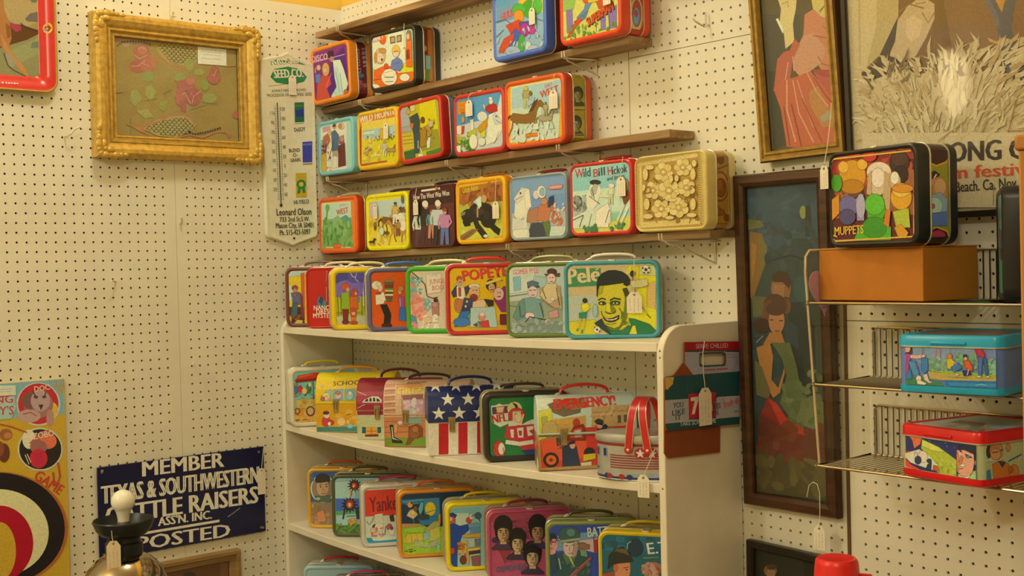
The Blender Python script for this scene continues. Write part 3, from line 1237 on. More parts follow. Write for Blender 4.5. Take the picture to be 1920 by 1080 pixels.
P 231,239,239 -473,882 -324,1190 -91,1269 38,1040 -109,734 -393,496
E 48,52,63 -161,1242 182,-12 -2,-57
P 180,192,196 -328,1064 -185,1212 -49,1172 -146,989 -287,903
L 69,66,69 19 -280,1124 -196,866
L 99,95,96 19 -378,940 -18,729
P 214,236,239 -959,458 -389,623 69,599 340,648 328,274 -218,202 -968,200
P 239,239,239 -160,579 253,746 336,523 235,184 -172,201
L 82,86,89 28 -579,504 -729,223
L 114,120,122 23 -299,523 -401,242
L 99,100,102 23 293,588 149,282
L 99,100,102 24 -961,394 -579,504
P 214,217,196 282,947 416,939 421,705 362,709 348,896 315,711 261,714
P 222,236,222 267,1098 440,1086 422,925 275,933
L 222,236,222 31 273,1088 237,997 248,940
L 222,236,222 31 433,1078 470,991 416,948
E 188,149,129 355,1129 37,-2 -1,-35
E 214,226,222 356,1155 43,-3 -1,-21
E 188,149,129 248,930 13,-1 0,-14
E 231,239,239 377,1128 97,-6 -2,-62
L 222,236,209 61 -12,918 303,899
P 131,76,56 702,937 922,1046 980,828 780,655
L 214,226,235 67 781,686 551,327
L 231,239,239 59 909,618 681,290
E 171,149,102 838,1113 104,-7 -5,-153
N 68,115,89 86,151,109 10 34 -588,217 -129,120 94
N 68,115,89 103,151,109 10 35 327,243 764,132 76
@leather
P 220,201,128 -1074,1667 1105,1742 1095,10 -1091,4
P 223,208,145 -914,1563 874,1663 908,133 -959,90
P 187,153,82 -865,1483 832,1545 818,246 -844,232
N 147,112,56 179,146,79 50 36 -831,1480 794,195 80
E 230,216,158 -20,1245 121,-9 -3,-89
E 221,204,138 -157,1165 122,-9 -3,-89
E 230,216,158 -328,1217 123,-9 -3,-89
E 221,204,138 -365,1351 123,-9 -3,-89
E 230,216,158 -227,1430 123,-10 -3,-89
E 221,204,138 -56,1378 121,-9 -3,-89
E 213,182,115 -190,1296 102,-8 -2,-74
E 234,223,171 -190,1296 57,-4 -1,-42
E 230,216,158 554,1342 105,-8 -2,-78
E 221,204,138 472,1246 106,-8 -2,-79
E 230,216,158 310,1258 107,-8 -2,-79
E 221,204,138 234,1367 107,-8 -2,-79
E 230,216,158 316,1466 107,-9 -2,-79
E 221,204,138 478,1453 106,-9 -2,-79
E 213,182,115 396,1354 91,-7 -2,-67
E 234,223,171 396,1354 51,-4 -1,-38
E 230,216,158 -346,880 111,-7 -2,-81
E 221,204,138 -461,797 112,-7 -2,-81
E 230,216,158 -631,832 113,-7 -2,-81
E 221,204,138 -682,952 113,-7 -2,-81
E 230,216,158 -566,1035 113,-8 -2,-81
E 221,204,138 -396,1000 111,-7 -2,-81
E 213,182,115 -511,914 96,-6 -2,-69
E 234,223,171 -511,914 54,-3 -1,-39
E 230,216,158 179,859 132,-8 -3,-97
E 221,204,138 83,756 132,-8 -3,-97
E 230,216,158 -87,748 134,-8 -3,-98
E 221,204,138 -211,848 135,-8 -3,-98
E 230,216,158 -191,972 134,-9 -3,-98
E 221,204,138 -42,1033 133,-9 -3,-98
E 230,216,158 122,981 132,-9 -3,-97
E 213,182,115 -18,883 113,-7 -2,-83
E 234,223,171 -18,883 65,-4 -1,-47
E 230,216,158 637,845 105,-7 -2,-78
E 221,204,138 499,792 106,-7 -2,-79
E 230,216,158 362,856 107,-7 -2,-79
E 221,204,138 362,976 107,-7 -2,-79
E 230,216,158 501,1028 106,-7 -2,-79
E 221,204,138 637,964 105,-7 -2,-78
E 213,182,115 502,909 90,-6 -2,-67
E 234,223,171 502,909 51,-3 -1,-38
E 230,216,158 -79,486 117,-6 -3,-86
E 221,204,138 -172,381 118,-6 -3,-86
E 230,216,158 -348,390 119,-6 -3,-87
E 221,204,138 -436,505 120,-6 -3,-87
E 230,216,158 -342,614 119,-7 -3,-87
E 221,204,138 -165,604 118,-6 -3,-86
E 213,182,115 -254,496 102,-5 -2,-74
E 234,223,171 -254,496 57,-3 -1,-42
E 230,216,158 437,439 122,-6 -3,-91
E 221,204,138 288,365 123,-6 -3,-91
E 230,216,158 122,426 124,-6 -3,-91
E 221,204,138 102,560 124,-7 -3,-91
E 230,216,158 252,634 123,-7 -3,-91
E 221,204,138 417,572 122,-7 -3,-91
E 213,182,115 272,498 103,-5 -2,-76
E 234,223,171 272,498 56,-3 -1,-41
E 226,211,152 -710,1289 84,-6 -4,-139
E 226,211,152 -579,1430 142,-11 -2,-54
E 226,211,152 -688,624 92,-5 -4,-133
E 226,211,152 -654,350 151,-7 -2,-60
E 226,211,152 705,1185 77,-6 -4,-127
E 226,211,152 687,548 85,-5 -4,-128
E 226,211,152 642,318 140,-7 -1,-52
E 226,211,152 70,1129 64,-5 -3,-88
E 226,211,152 231,1132 64,-5 -2,-76
E 226,211,152 97,669 120,-7 -1,-41
E 226,211,152 -761,991 59,-4 -2,-79
E 226,211,152 751,1413 69,-6 -2,-75
E 226,211,152 5,290 137,-6 -1,-41
L 130,92,42 25 -787,841 -698,987 -571,1009 -554,887 -702,851
L 130,92,42 24 575,700 771,746 776,920 640,943 618,843
L 130,92,42 25 -350,755 -209,657 -125,712
L 130,92,42 24 113,1229 150,1108 66,996
L 130,92,42 24 496,705 454,620 570,555
L 130,92,42 25 -462,1181 -340,1083 -383,1026
D 147,112,49 34 -982,1577 882,1674 914,86 -986,67
@leather.R
P 179,138,56 -400,1705 294,1749 331,99 -409,39
E 147,104,42 -38,910 289,7 -10,-319
E 196,150,75 -38,910 245,6 -9,-284
E 147,92,49 -17,881 175,4 -6,-203
E 170,112,62 -59,938 104,2 -4,-127
L 130,85,36 29 -233,1597 -66,1401 158,1612
L 130,85,36 29 -326,1334 -70,1285 239,1382
L 130,85,36 29 -312,414 -95,474 118,302
E 130,85,36 -21,1460 131,5 -2,-70
E 147,100,49 -55,359 148,1 -2,-70
E 130,85,36 -276,184 129,1 -2,-58
E 130,85,36 160,244 106,1 -2,-70
N 147,104,42 196,158,89 20 38 -317,1651 243,99 57
@cowboy
P 227,208,54 -1071,1683 -384,1682 -428,41 -1066,58
P 183,218,235 -1071,1683 -384,1682 -388,1538 -1066,1490
P 201,228,229 -1071,1313 -812,1210 -857,729 -1061,862
P 201,110,60 -604,1591 -482,1620 -503,204 -585,142
P 64,47,48 -1052,605 -541,592 -523,76 -1049,90
E 151,76,60 -781,1161 96,-2 -2,-84
E 192,140,125 -777,1081 64,-2 -2,-77
P 88,110,158 -897,1019 -657,1045 -564,914 -635,659 -858,696
P 133,52,86 -641,1045 -548,914 -551,206 -612,336
E 209,81,86 -781,952 32,-1 -1,-51
P 75,101,132 -857,729 -697,725 -739,339 -933,280
L 218,237,239 16 -1028,894 -853,857
N 99,57,48 151,93,60 20 41 -995,346 -587,78 64
E 209,179,86 -950,216 51,-1 -3,-129
P 209,198,112 -743,211 -583,206 -587,78 -842,84
@nancy
P 196,27,35 -1077,1764 176,1797 128,-16 -1093,0
E 88,132,190 -650,777 94,-2 -4,-157
P 66,140,177 -634,777 -477,804 -482,615 -623,619
P 49,76,138 -697,778 -630,934 -569,870 -606,681
T 239,239,239 "NANCY" -844,536 -296,532 132
T 239,239,239 "DREW" -775,418 -299,415 132
T 239,239,239 "MYSTERIES" -866,303 -114,297 132
@mystery
P 99,91,203 -994,1605 29,1626 -10,106 -1003,110
P 133,115,229 -989,1239 -710,1445 -469,1317 -193,1340 18,1212 10,905 -982,934
P 77,81,180 -964,1604 -584,1610 -588,1442 -971,1330
L 218,237,239 18 -508,1608 -449,1500 -373,1483
L 218,237,239 15 -340,1604 -375,1437 -285,1343
P 183,198,60 -997,934 11,935 -3,383 -995,415
P 201,208,190 -1011,416 -3,383 -10,106 -1003,110
L 81,76,48 18 -950,994 -935,383
L 81,76,48 18 -889,992 -875,381
L 81,76,48 18 -798,989 -798,409
L 81,76,48 18 -202,1003 -218,390
L 81,76,48 15 -1009,492 -185,465
P 151,191,60 -781,1050 -567,1075 -545,768 -643,526 -793,592
E 218,93,60 -655,1215 110,-3 -3,-104
E 218,171,151 -596,1137 55,-2 -2,-67
P 133,52,48 -763,591 -580,585 -620,219 -742,223
E 133,47,48 -681,221 104,-4 -2,-61
P 218,110,60 -540,951 -326,945 -305,577 -550,584
E 201,81,60 -415,1040 104,-3 -3,-110
E 218,169,138 -370,1023 43,-1 -1,-55
P 218,76,54 -549,615 -365,609 -372,364 -525,369
P 218,130,60 -525,369 -387,365 -391,211 -513,216
E 192,81,60 -453,198 122,-4 -1,-49
E 99,140,239 -298,852 31,-1 -2,-74
T 239,239,239 "WE" -508,411 -401,408 92
@burger
P 222,93,35 -1008,1614 183,1630 142,-12 -1019,43
E 235,239,239 -795,1268 130,-3 -3,-119
E 235,208,216 -693,1205 65,-2 -3,-119
E 227,228,216 -735,1296 77,-2 -2,-65
P 53,62,86 -697,1027 -607,1084 -578,1024
P 239,239,239 -831,1001 -607,1084 -552,904 -615,758 -823,734
E 201,62,60 -741,1043 71,-2 -1,-30
L 239,239,239 48 -611,906 -435,827
E 151,132,99 -451,1348 137,-4 -2,-77
P 116,93,73 -570,1351 -332,1345 -334,1255 -572,1262
P 133,57,48 -572,1262 -340,1255 -342,1181 -574,1187
P 99,152,99 -562,1187 -348,1181 -350,1131 -564,1137
P 218,218,138 -570,1137 -338,1130 -339,1077 -571,1083
P 116,74,54 -559,1083 -351,1077 -352,1018 -561,1024
P 235,237,216 -567,1024 -347,1018 -348,964 -568,970
P 151,76,60 -562,970 -366,964 -373,899 -564,905
P 81,120,99 -552,904 -379,899 -394,811 -524,814
P 32,27,35 -705,730 -526,740 -442,544 -415,424 -451,187 -630,163 -594,430
E 64,32,35 -541,160 143,-5 -2,-65
P 175,91,203 -209,924 -44,949 -51,651 -171,655
E 209,179,190 -159,1102 54,-1 -3,-101
E 209,140,86 -128,1160 78,-2 -2,-77
L 218,179,190 24 -165,893 -144,535
P 62,120,232 -171,655 -21,650 -1,262 -210,298
@green
P 214,208,203 -976,1632 160,1649 121,117 -928,88
P 218,150,151 -947,1617 -816,1528 -740,1042 -595,896 -515,582 -669,327 -900,588 -943,1188
P 227,171,177 -895,759 -566,867 -485,581 -639,355 -873,473
N 227,159,164 218,130,125 24 42 -920,931 -521,354 70
L 71,42,35 29 -873,1615 -670,1440 -526,1294 -475,980 -329,920 -181,946
N 81,171,190 116,191,216 30 43 -965,1503 -623,983 52
N 99,171,203 133,198,229 20 44 -565,924 -397,580 52
P 227,228,229 -490,1550 -77,1569 -89,1086 -473,1037
T 209,130,138 "JUNGLE" -408,1297 93,1321 125
T 209,130,138 "BOOK" -323,1131 89,1151 125
T 183,198,229 "THE" -432,1491 -167,1497 68
E 49,47,60 -242,862 59,-1 -1,-57
P 175,130,138 -361,807 -155,832 -164,462 -341,465
E 192,150,151 -274,749 77,-1 -2,-74
P 81,152,203 -976,532 -786,414 -762,186 -910,188
N 209,110,138 235,169,203 14 45 -936,331 -764,114 47
N 218,228,239 235,239,239 24 46 -636,469 -173,121 70
E 218,198,190 -462,353 118,-2 -2,-85
@sailor
P 235,198,35 -1022,1667 805,1705 767,104 -996,121
P 218,179,48 -1054,349 773,362 767,104 -996,115
B 183,52,54 "POPEYE" -608,1361 540,1475 258
B 227,76,73 "POPEYE" -620,1381 527,1495 251
P 218,211,151 -854,1277 -625,1433 -586,1045 -862,988
E 201,86,86 -716,1428 71,-2 -2,-71
E 227,179,177 -705,1338 64,-2 -2,-84
P 66,67,112 -924,1086 -790,1276 -743,1210 -797,986 -879,956
P 235,239,239 -791,1243 -582,1206 -590,884 -784,857
P 201,71,60 -743,1210 -679,1208 -685,983 -739,984
P 66,67,112 -599,1206 -468,1267 -454,1170 -556,980
E 218,150,106 -755,759 109,-3 -4,-180
P 201,132,99 -831,922 -606,916 -645,627 -822,632
E 235,228,216 -340,1232 142,-4 -2,-71
E 227,189,164 -344,1071 142,-4 -4,-161
E 235,208,203 -319,748 161,-4 -4,-161
P 235,208,190 -478,849 -25,901 -96,645 -385,685
E 151,54,60 -363,942 97,-3 -2,-97
P 58,79,132 -605,949 -380,911 -420,589 -713,468
P 49,67,112 -659,724 -481,720 -518,527 -712,533
E 235,237,190 -536,850 26,-1 -1,-32
E 235,237,190 -572,729 26,-1 -1,-32
P 52,120,229 -710,597 -484,623 -492,268 -881,215 -813,342
E 62,132,239 -684,338 206,-6 -3,-116
P 81,191,99 -535,512 -341,539 -343,458 -505,430
P 183,218,239 -450,687 165,702 217,184 -462,203
E 218,150,138 -165,453 90,-2 -2,-97
P 209,67,73 -265,327 -5,368 23,189 -236,197
E 239,218,239 -163,518 71,-2 -1,-58
P 49,52,60 -106,903 136,865 133,736 3,707
E 64,47,48 81,1254 129,-3 -4,-148
E 227,189,177 96,1189 84,-2 -2,-103
P 151,52,138 137,897 404,1213 792,1171 778,557 324,569
E 235,198,203 270,1023 130,-3 -4,-161
L 123,42,112 19 250,1540 375,1343
L 235,218,112 65 -48,1289 344,1409
P 116,42,67 290,505 776,492 770,233 283,247
N 53,62,73 183,208,229 12 47 -362,329 -204,196 45
L 64,42,48 23 -388,1130 -362,1129
L 64,42,48 23 -310,1135 -278,1134
L 151,81,86 23 -365,1000 -274,1005
L 64,42,48 19 -724,1364 -711,1332
L 64,42,48 19 -685,1366 -673,1334
L 64,42,48 19 61,1215 79,1189
L 64,42,48 19 119,1220 138,1194
L 116,42,48 23 65,1131 143,1136
L 64,42,48 19 238,1069 257,1036
L 64,42,48 19 303,1074 322,1041
L 151,42,86 26 236,953 320,957
@army
P 192,213,229 -989,1698 733,1734 695,120 -1013,101
P 209,228,239 -989,1683 -325,1698 -339,1125 -973,1044
P 133,198,239 -868,1437 -677,1464 -685,1130 -844,1103
P 168,208,229 -330,1457 -49,1421 -54,1210 -530,1037
P 151,171,164 -994,862 344,963 323,92 -1013,101
T 227,120,158 "GOMER PYLE" -860,1492 -235,1527 121
T 183,218,239 "U.S.M.C." -742,1398 -331,1420 73
L 101,115,119 19 -991,984 -530,1037
L 101,115,119 19 -980,770 -790,738
P 88,120,158 -523,1309 -396,1352 -240,1304 -243,1198 -510,1173
P 75,103,132 -510,1203 -211,1219 -212,1183 -464,1157
E 227,208,229 -387,1080 119,-2 -3,-139
P 121,169,190 -659,918 -405,959 -188,881 -134,488 -296,308 -737,312 -860,495
P 105,152,167 -891,496 -724,858 -596,917 -575,492 -798,404
E 235,208,229 -479,522 120,-1 -2,-73
L 66,76,86 31 -675,251 -480,491 -43,411
P 127,150,158 -992,284 -44,366 300,393 308,92 -1013,101
L 99,120,125 19 -866,222 -231,368
E 235,198,216 -28,366 75,-1 -2,-72
P 192,169,151 -212,1153 9,1239 288,1204 321,663 28,727 -217,972
E 81,57,73 94,1553 118,-3 -2,-72
P 99,71,86 -94,1497 295,1510 278,1432 -49,1451
E 235,213,229 75,1388 106,-2 -3,-120
P 218,208,177 -53,1270 196,1266 282,964 29,787 -216,1002
P 209,159,177 -7,607 213,664 240,484 21,456
E 235,218,239 94,907 62,-1 -1,-48
L 133,115,99 18 -156,880 90,726
L 151,174,183 19 -726,767 -672,372
L 151,174,183 18 -345,853 -260,489
N 133,154,158 166,189,206 24 48 -990,375 292,92 81
L 81,62,67 19 -458,1121 -408,1126
L 81,62,67 18 -364,1125 -313,1127
L 151,81,93 19 -420,1005 -341,1010
L 81,62,67 18 25,1407 63,1412
L 81,62,67 18 94,1412 131,1414
L 151,81,93 18 48,1317 117,1321
L 64,91,99 22 -726,767 -701,494 -573,538
L 64,91,99 22 -220,821 -134,488
L 101,86,73 18 -150,1151 -62,909
L 101,86,73 18 194,1176 262,754
@pele
P 214,201,171 -1011,1645 1006,1640 929,63 -961,61
P 235,237,48 396,1626 1020,1640 930,77 194,259 95,947
N 218,208,164 214,198,151 16 49 391,1398 554,1053 114
P 218,228,177 566,1622 1006,1626 986,1385 562,1423
P 235,228,48 452,1597 623,1621 584,1109 498,1111
P 227,198,138 785,1219 989,1271 956,646 773,706
P 64,154,119 -1012,1588 -240,1590 -243,1195 -1007,1176
B 235,218,190 "Pele" -962,1244 -263,1304 339
L 235,218,190 26 -355,1552 -286,1579
P 192,213,222 -998,969 -334,984 -318,382 -960,104
L 218,203,151 17 -1017,767 -367,784
P 218,218,60 -1011,393 -375,440 -382,96 -960,69
P 35,132,99 353,460 503,434 825,313 960,171 980,32 518,38 451,179
P 235,232,73 430,272 500,294 553,42 309,46
P 218,218,73 222,345 365,483 361,297 125,160
P 214,213,67 -309,1102 -291,1190 -132,1203 55,1216 242,1249 356,1112 378,855 330,483 233,299 56,185 -61,186 -197,352 -304,587 -332,822
P 116,135,60 268,1137 366,1065 378,855 330,483 233,299 126,216 200,392 257,624 285,857
P 183,189,54 -296,1172 -179,1188 -229,1007 -295,985
P 66,76,60 239,1114 333,1135 386,1018 375,925 294,950
P 32,45,60 -342,1219 -320,1359 -219,1473 -77,1536 86,1541 248,1500 362,1414 429,1296 360,1293 242,1240 55,1216 -132,1196 -272,1190 -307,1102 -320,938 -348,962
P 32,45,60 271,1288 411,1292 399,1204 334,1177 265,1207
L 40,52,54 30 -312,868 -232,913 -139,883
L 40,52,54 35 -51,858 49,908 197,877
E 58,81,59 -222,801 84,-2 -1,-44
E 218,239,209 -234,797 42,-1 0,-21
E 40,52,54 -206,801 23,0 0,-21
E 58,81,59 70,805 116,-2 -1,-47
E 218,239,209 74,796 61,-1 -1,-23
E 40,52,54 70,800 26,0 -1,-23
L 116,132,60 14 -1,755 185,752
P 227,228,86 -141,795 -56,805 -4,629 -75,583 -144,631
P 136,150,60 -56,817 -2,746 80,651 41,581 -28,618
L 49,62,54 21 -168,613 -122,580 -53,560 41,581 79,616
L 101,120,60 21 -247,633 -231,539 -185,478
L 101,120,60 23 151,696 218,578 192,439
P 49,57,54 -218,488 -125,454 -8,461 157,533 145,440 37,381 -80,373 -173,417
P 239,239,239 -185,469 -79,434 38,446 128,491 85,436 -9,410 -114,416
L 116,132,60 19 -151,346 -35,317 83,352
P 101,125,60 -152,304 33,227 221,299 126,184 -38,172
N 84,110,60 133,152,60 14 50 230,671 338,297 47
P 35,113,93 -244,376 -152,304 -61,186 125,146 76,44 -17,45 -154,211
P 42,69,80 -408,355 -242,458 -153,258 -17,57 -201,188
P 35,132,99 -61,186 219,182 361,297 430,272 332,45 -17,50
E 235,239,239 769,1532 96,-2 -2,-97
E 45,62,80 769,1532 31,-1 -1,-31
E 45,62,80 701,1568 20,0 0,-20
E 45,62,80 837,1565 20,0 0,-20
E 45,62,80 733,1465 20,0 0,-20
E 45,62,80 813,1469 20,0 0,-20
E 235,239,239 -351,210 75,-1 -2,-75
E 45,62,80 -351,210 26,0 -1,-26
E 45,62,80 -402,257 17,0 0,-17
E 45,62,80 -300,175 17,0 0,-17
E 49,52,60 -610,869 52,-1 -1,-52
P 235,237,73 -684,790 -539,816 -513,672 -631,588 -686,675
P 47,152,125 -746,590 -572,616 -590,472 -749,475
L 218,198,86 37 -720,474 -783,245
L 218,198,86 37 -633,473 -668,215
L 52,152,138 37 -783,245 -799,182
L 52,152,138 37 -682,215 -699,129
L 235,232,86 29 -568,788 -484,700 -424,785
E 49,52,60 472,1448 57,-1 -2,-68
L 151,113,86 40 475,1368 501,1225
P 218,218,177 417,1284 787,1333 812,1190 669,1136 442,1140
L 116,101,86 23 499,1139 550,882
L 49,52,60 17 660,709 797,507 853,449
L 218,198,112 28 634,823 770,536
E 168,208,239 -384,641 57,-1 -3,-143
@wagon
P 123,214,239 -1028,1656 1035,1639 992,36 -1022,117
P 220,159,65 -1010,565 1004,494 990,-29 -1006,100
N 220,184,106 237,204,133 30 51 -995,500 -273,95 109
P 220,64,65 -922,1393 -789,1514 -363,1586 31,1564 27,1403 -858,1364
P 237,94,78 -854,1518 -364,1570 -366,1506 -824,1420
P 152,49,51 -906,1386 -237,1418 -239,1347 -892,1312
N 70,156,201 202,134,106 24 52 -957,1299 -320,777 64
P 220,204,119 -906,815 -319,809 -327,519 -880,557
E 220,64,85 -767,1127 78,-5 -3,-96
E 67,136,229 -898,1103 65,-4 -3,-128
E 80,154,140 -507,1111 78,-5 -4,-148
E 237,224,174 -639,1055 78,-5 -3,-96
E 229,234,215 -471,1238 52,-3 -2,-64
L 82,79,78 26 -643,927 -442,1107
L 82,79,78 23 -370,1329 -374,587
E 100,96,106 -476,449 131,-9 -4,-148
E 220,184,147 -476,449 98,-7 -3,-109
E 100,96,106 -866,475 78,-5 -2,-90
E 220,176,119 -866,475 52,-4 -2,-64
N 220,199,147 185,154,92 14 53 -873,813 -325,584 77
L 135,84,51 19 -955,209 -792,210
L 229,184,147 19 -760,220 -745,162
L 135,84,51 19 -721,211 -564,213
@wagon.L
P 220,224,229 832,1623 -198,1709 -279,13 806,7
N 220,144,133 237,214,147 10 54 696,1517 134,129 182
E 237,154,106 542,118 -236,25 8,-67
E 220,94,92 440,1437 -206,15 8,-66
@bus
P 237,209,37 -1368,1936 1016,1906 1076,35 -1158,23
P 239,224,51 -1364,1908 1016,1911 1114,1505 -1233,1527
P 220,184,30 -1151,888 69,897 65,756 -1137,762
T 71,59,37 "SCHOOL BUS" -635,1350 721,1409 134
P 150,204,239 -1036,919 -968,1075 -840,1199 -695,1261 -693,917
P 135,196,239 -645,1229 -337,1265 -336,921 -638,917
P 135,196,239 -281,1242 35,1272 37,928 -281,921
P 135,196,239 101,1255 422,1285 424,942 101,928
P 135,196,239 488,1268 808,1297 811,955 489,941
E 239,234,133 -838,1043 117,-1 -2,-106
E 237,214,215 -839,996 65,0 -1,-69
E 237,204,229 -479,1072 97,-1 -2,-100
E 185,134,119 -487,1141 91,-1 1,-56
E 167,224,239 -123,1070 97,-1 -2,-137
E 239,239,239 -123,1132 65,0 1,-62
E 220,94,92 -937,981 59,0 -1,-56
E 239,224,201 265,1067 84,-1 -2,-93
E 239,224,201 652,1096 84,-1 -1,-93
P 220,169,44 -1144,762 1096,782 1079,159 -1147,164
N 211,154,51 239,204,92 30 55 -652,634 49,162 96
P 65,136,147 -1154,164 1080,191 1076,29 -1151,19
E 211,69,78 -856,321 130,0 -4,-145
E 239,214,229 -834,509 91,0 -3,-94
E 82,59,51 -849,572 91,0 -1,-50
E 202,64,65 -710,289 91,0 -2,-75
E 239,239,239 -760,258 46,0 -2,-57
E 237,204,147 -400,319 130,0 -3,-125
E 133,204,239 -144,193 97,0 -2,-69
L 100,74,51 22 -233,507 -102,538
E 237,239,239 -978,1359 39,0 2,-25
@barn
P 154,39,71 -1276,1737 1018,1840 1085,695 -1187,701
P 176,64,106 -1197,1337 1085,1384 1091,994 -1111,1003
P 167,191,239 -1187,701 1085,710 1067,0 -1137,-11
P 194,204,174 -1165,695 1085,701 1067,-9 -1137,-20
P 220,239,239 -985,1048 -923,1123 -705,1218 -518,1211 -423,1121 -417,1043
P 65,54,65 -928,1075 -861,1147 -814,1159 -803,1074
P 65,54,65 -778,1074 -773,1171 -717,1182 -703,1074
P 65,54,65 -672,1074 -673,1182 -611,1176 -597,1074
P 65,54,65 -566,1073 -573,1164 -501,1145 -460,1073
L 220,234,239 12 -1152,1367 -862,1243
L 220,234,239 12 -1145,883 -892,1002
P 220,164,65 -876,368 -579,367 -585,141 -882,141
L 106,64,51 12 -729,367 -735,141
L 106,64,51 12 -879,253 -582,252
P 124,44,65 -929,156 -537,171 -539,101 -915,95
P 35,96,126 -1001,368 -889,368 -893,192 -1006,192
P 35,96,126 -563,367 -454,367 -459,201 -568,201
P 220,164,65 -3,367 291,366 285,141 -9,141
P 35,96,126 -128,367 -16,367 -20,192 -132,192
@grizz
P 220,189,174 -1330,1962 1051,1970 1136,830 -1184,807
P 202,154,133 -1238,1714 -868,1752 -822,864 -1183,836
L 237,224,239 28 -1200,1572 -842,1596
L 152,99,78 15 -1194,1510 -835,1532
L 237,224,239 27 -1185,1389 -825,1410
L 152,99,78 15 -1182,1330 -822,1352
L 237,224,239 27 -1179,1214 -818,1235
L 152,99,78 15 -1178,1156 -818,1177
L 237,224,239 27 -1179,1039 -818,1061
L 152,99,78 15 -1180,981 -819,1003
L 152,114,92 15 -673,1568 -641,922
P 220,164,119 -829,1710 -114,1744 -90,1580 -808,1569
B 239,224,65 "GRIZZLY" -795,1422 426,1457 171
T 117,84,65 "ADAMS" -561,1724 -27,1760 84
P 152,89,99 -644,1386 -77,1412 -72,1295 -609,1269
P 211,164,215 -624,1269 -42,1295 -44,891 -612,863
E 220,224,239 -309,1181 89,0 -1,-145
E 185,204,215 -342,921 119,0 -3,-145
N 211,174,215 229,214,239 20 56 -579,1269 -103,920 65
P 202,136,99 -1154,807 1136,830 1121,225 -1139,223
L 135,89,71 15 -1127,690 -79,717
L 135,89,71 15 -1130,544 -82,572
L 135,89,71 15 -1134,398 -86,427
P 135,176,174 -524,776 -106,804 -111,630 -528,631
P 117,156,65 -1138,252 1123,311 1116,8 -1130,-25
P 36,44,58 -994,602 -903,602 -882,281 -660,165 -647,107 -931,121
P 194,224,239 -950,544 -920,544 -898,252 -720,180 -928,223
P 135,79,58 -471,543 -230,630 -84,514 -90,282 -330,224 -453,78 -573,49 -478,282
E 152,96,65 -325,398 149,0 -5,-174
E 185,119,78 -293,485 89,0 -2,-87
E 220,204,229 -707,660 72,0 -2,-58
E 220,164,119 -831,515 54,0 -4,-146
@nfl
P 35,136,85 -933,1519 791,1519 756,26 -884,50
P 220,234,239 -868,1381 -749,1393 -664,1434 -580,1394 -443,1405 -455,926 -661,850 -861,977
P 194,59,78 -842,1340 -461,1365 -465,1197 -840,1171
P 220,204,174 -751,1343 -547,1348 -584,1208 -720,1207
P 89,64,147 -836,1340 -758,1337 -762,1175 -836,1171
P 89,64,147 -533,1348 -458,1352 -462,1203 -530,1199
B 194,59,78 "NFL" -835,955 -474,994 195
E 220,224,174 -293,1291 184,-7 -4,-169
P 47,54,65 -340,1442 -240,1390 -175,1252 -216,1241
E 211,59,78 -246,1120 205,-8 -5,-189
P 237,214,188 -346,1226 -141,1234 -115,912 -252,867 -351,989
E 237,224,201 -213,1085 95,-4 -3,-135
L 239,239,239 31 -385,991 -149,879 -75,1147
L 124,44,65 14 -296,1156 -228,1167
P 220,234,239 -453,994 -317,988 -218,849 24,974 230,1033 364,892 224,762 -458,791
P 211,59,92 -508,861 227,898 357,621 214,356 -329,515 -565,593
P 237,239,239 -417,789 -322,785 -327,583 -395,586
P 237,239,239 -253,816 -82,826 -89,572 -225,578
P 211,59,92 -204,746 -136,744 -138,625 -190,627
P 237,239,239 -14,840 157,850 155,765 52,736 152,630 15,602
L 237,239,239 102 -534,490 -194,425 148,460
P 202,64,78 -196,374 697,470 693,267 -130,270
P 49,69,147 -164,271 693,301 687,29 70,40
E 211,69,78 -707,329 136,-6 -5,-202
P 211,69,78 -840,436 -703,498 -521,321 -610,122 -777,265
E 237,239,239 -639,326 81,-4 -4,-148
L 124,54,65 17 -605,358 -575,188
@emerg
P 202,229,239 -1204,1747 1133,1842 1020,894 -1153,838
P 220,239,239 -1191,1716 -690,1748 -782,1397 -1136,1343
P 117,104,92 -901,1538 -636,1645 -376,1680 -100,1546 -148,1312 -536,1229 -786,1332
P 152,144,119 -704,1605 -50,1712 52,1437 -336,1382
P 220,224,92 -1150,1376 -812,1431 -771,825 -1124,710
P 185,194,106 -1045,1245 -917,1257 -908,1083 -1051,1071
P 185,194,106 -1054,961 -927,969 -924,830 -1045,821
P 211,174,106 -856,1176 -24,1244 -39,801 -741,761
E 202,189,133 -863,955 191,-6 -5,-190
P 202,176,133 115,1435 1050,1471 1022,958 92,924
L 152,119,85 16 107,1304 1039,1339
N 176,134,99 220,199,160 30 61 147,1433 1023,989 72
P 100,99,85 711,1221 775,1225 774,1061 710,1056
P 100,99,85 856,1232 920,1240 916,1072 855,1068
P 220,69,65 -1092,709 1020,894 1001,66 -1077,10
P 237,99,78 -1092,709 -39,801 -18,291 -1009,198
P 211,64,65 -34,976 1023,989 1017,767 -8,737
B 237,59,58 "EMERGENCY!" -731,1402 683,1470 273
P 152,49,58 -488,689 -321,1001 -96,1057 -35,928 -42,674
P 237,89,78 -423,750 -303,953 -130,979 -104,740
P 202,224,239 -304,905 -163,932 -141,773 -295,759
E 202,59,65 -254,1093 76,-2 -3,-89
L 102,64,65 19 -1122,805 217,793
P 82,79,78 -725,760 -549,786 -537,627 -713,601
N 67,69,78 117,116,119 10 62 -708,791 -556,500 38
E 47,49,65 -855,256 178,-6 -4,-171
E 237,114,78 -855,256 121,-4 -3,-114
E 152,59,58 -855,256 38,-1 -1,-38
P 43,64,109 -587,533 -426,623 -268,554 -211,234 -183,74 -597,88
E 220,174,174 -356,583 70,-2 -2,-89
P 38,54,85 -441,656 -297,683 -298,619 -426,598
P 35,54,92 220,920 415,1041 540,910 535,719 215,698
E 220,176,174 287,1045 77,-2 -3,-108
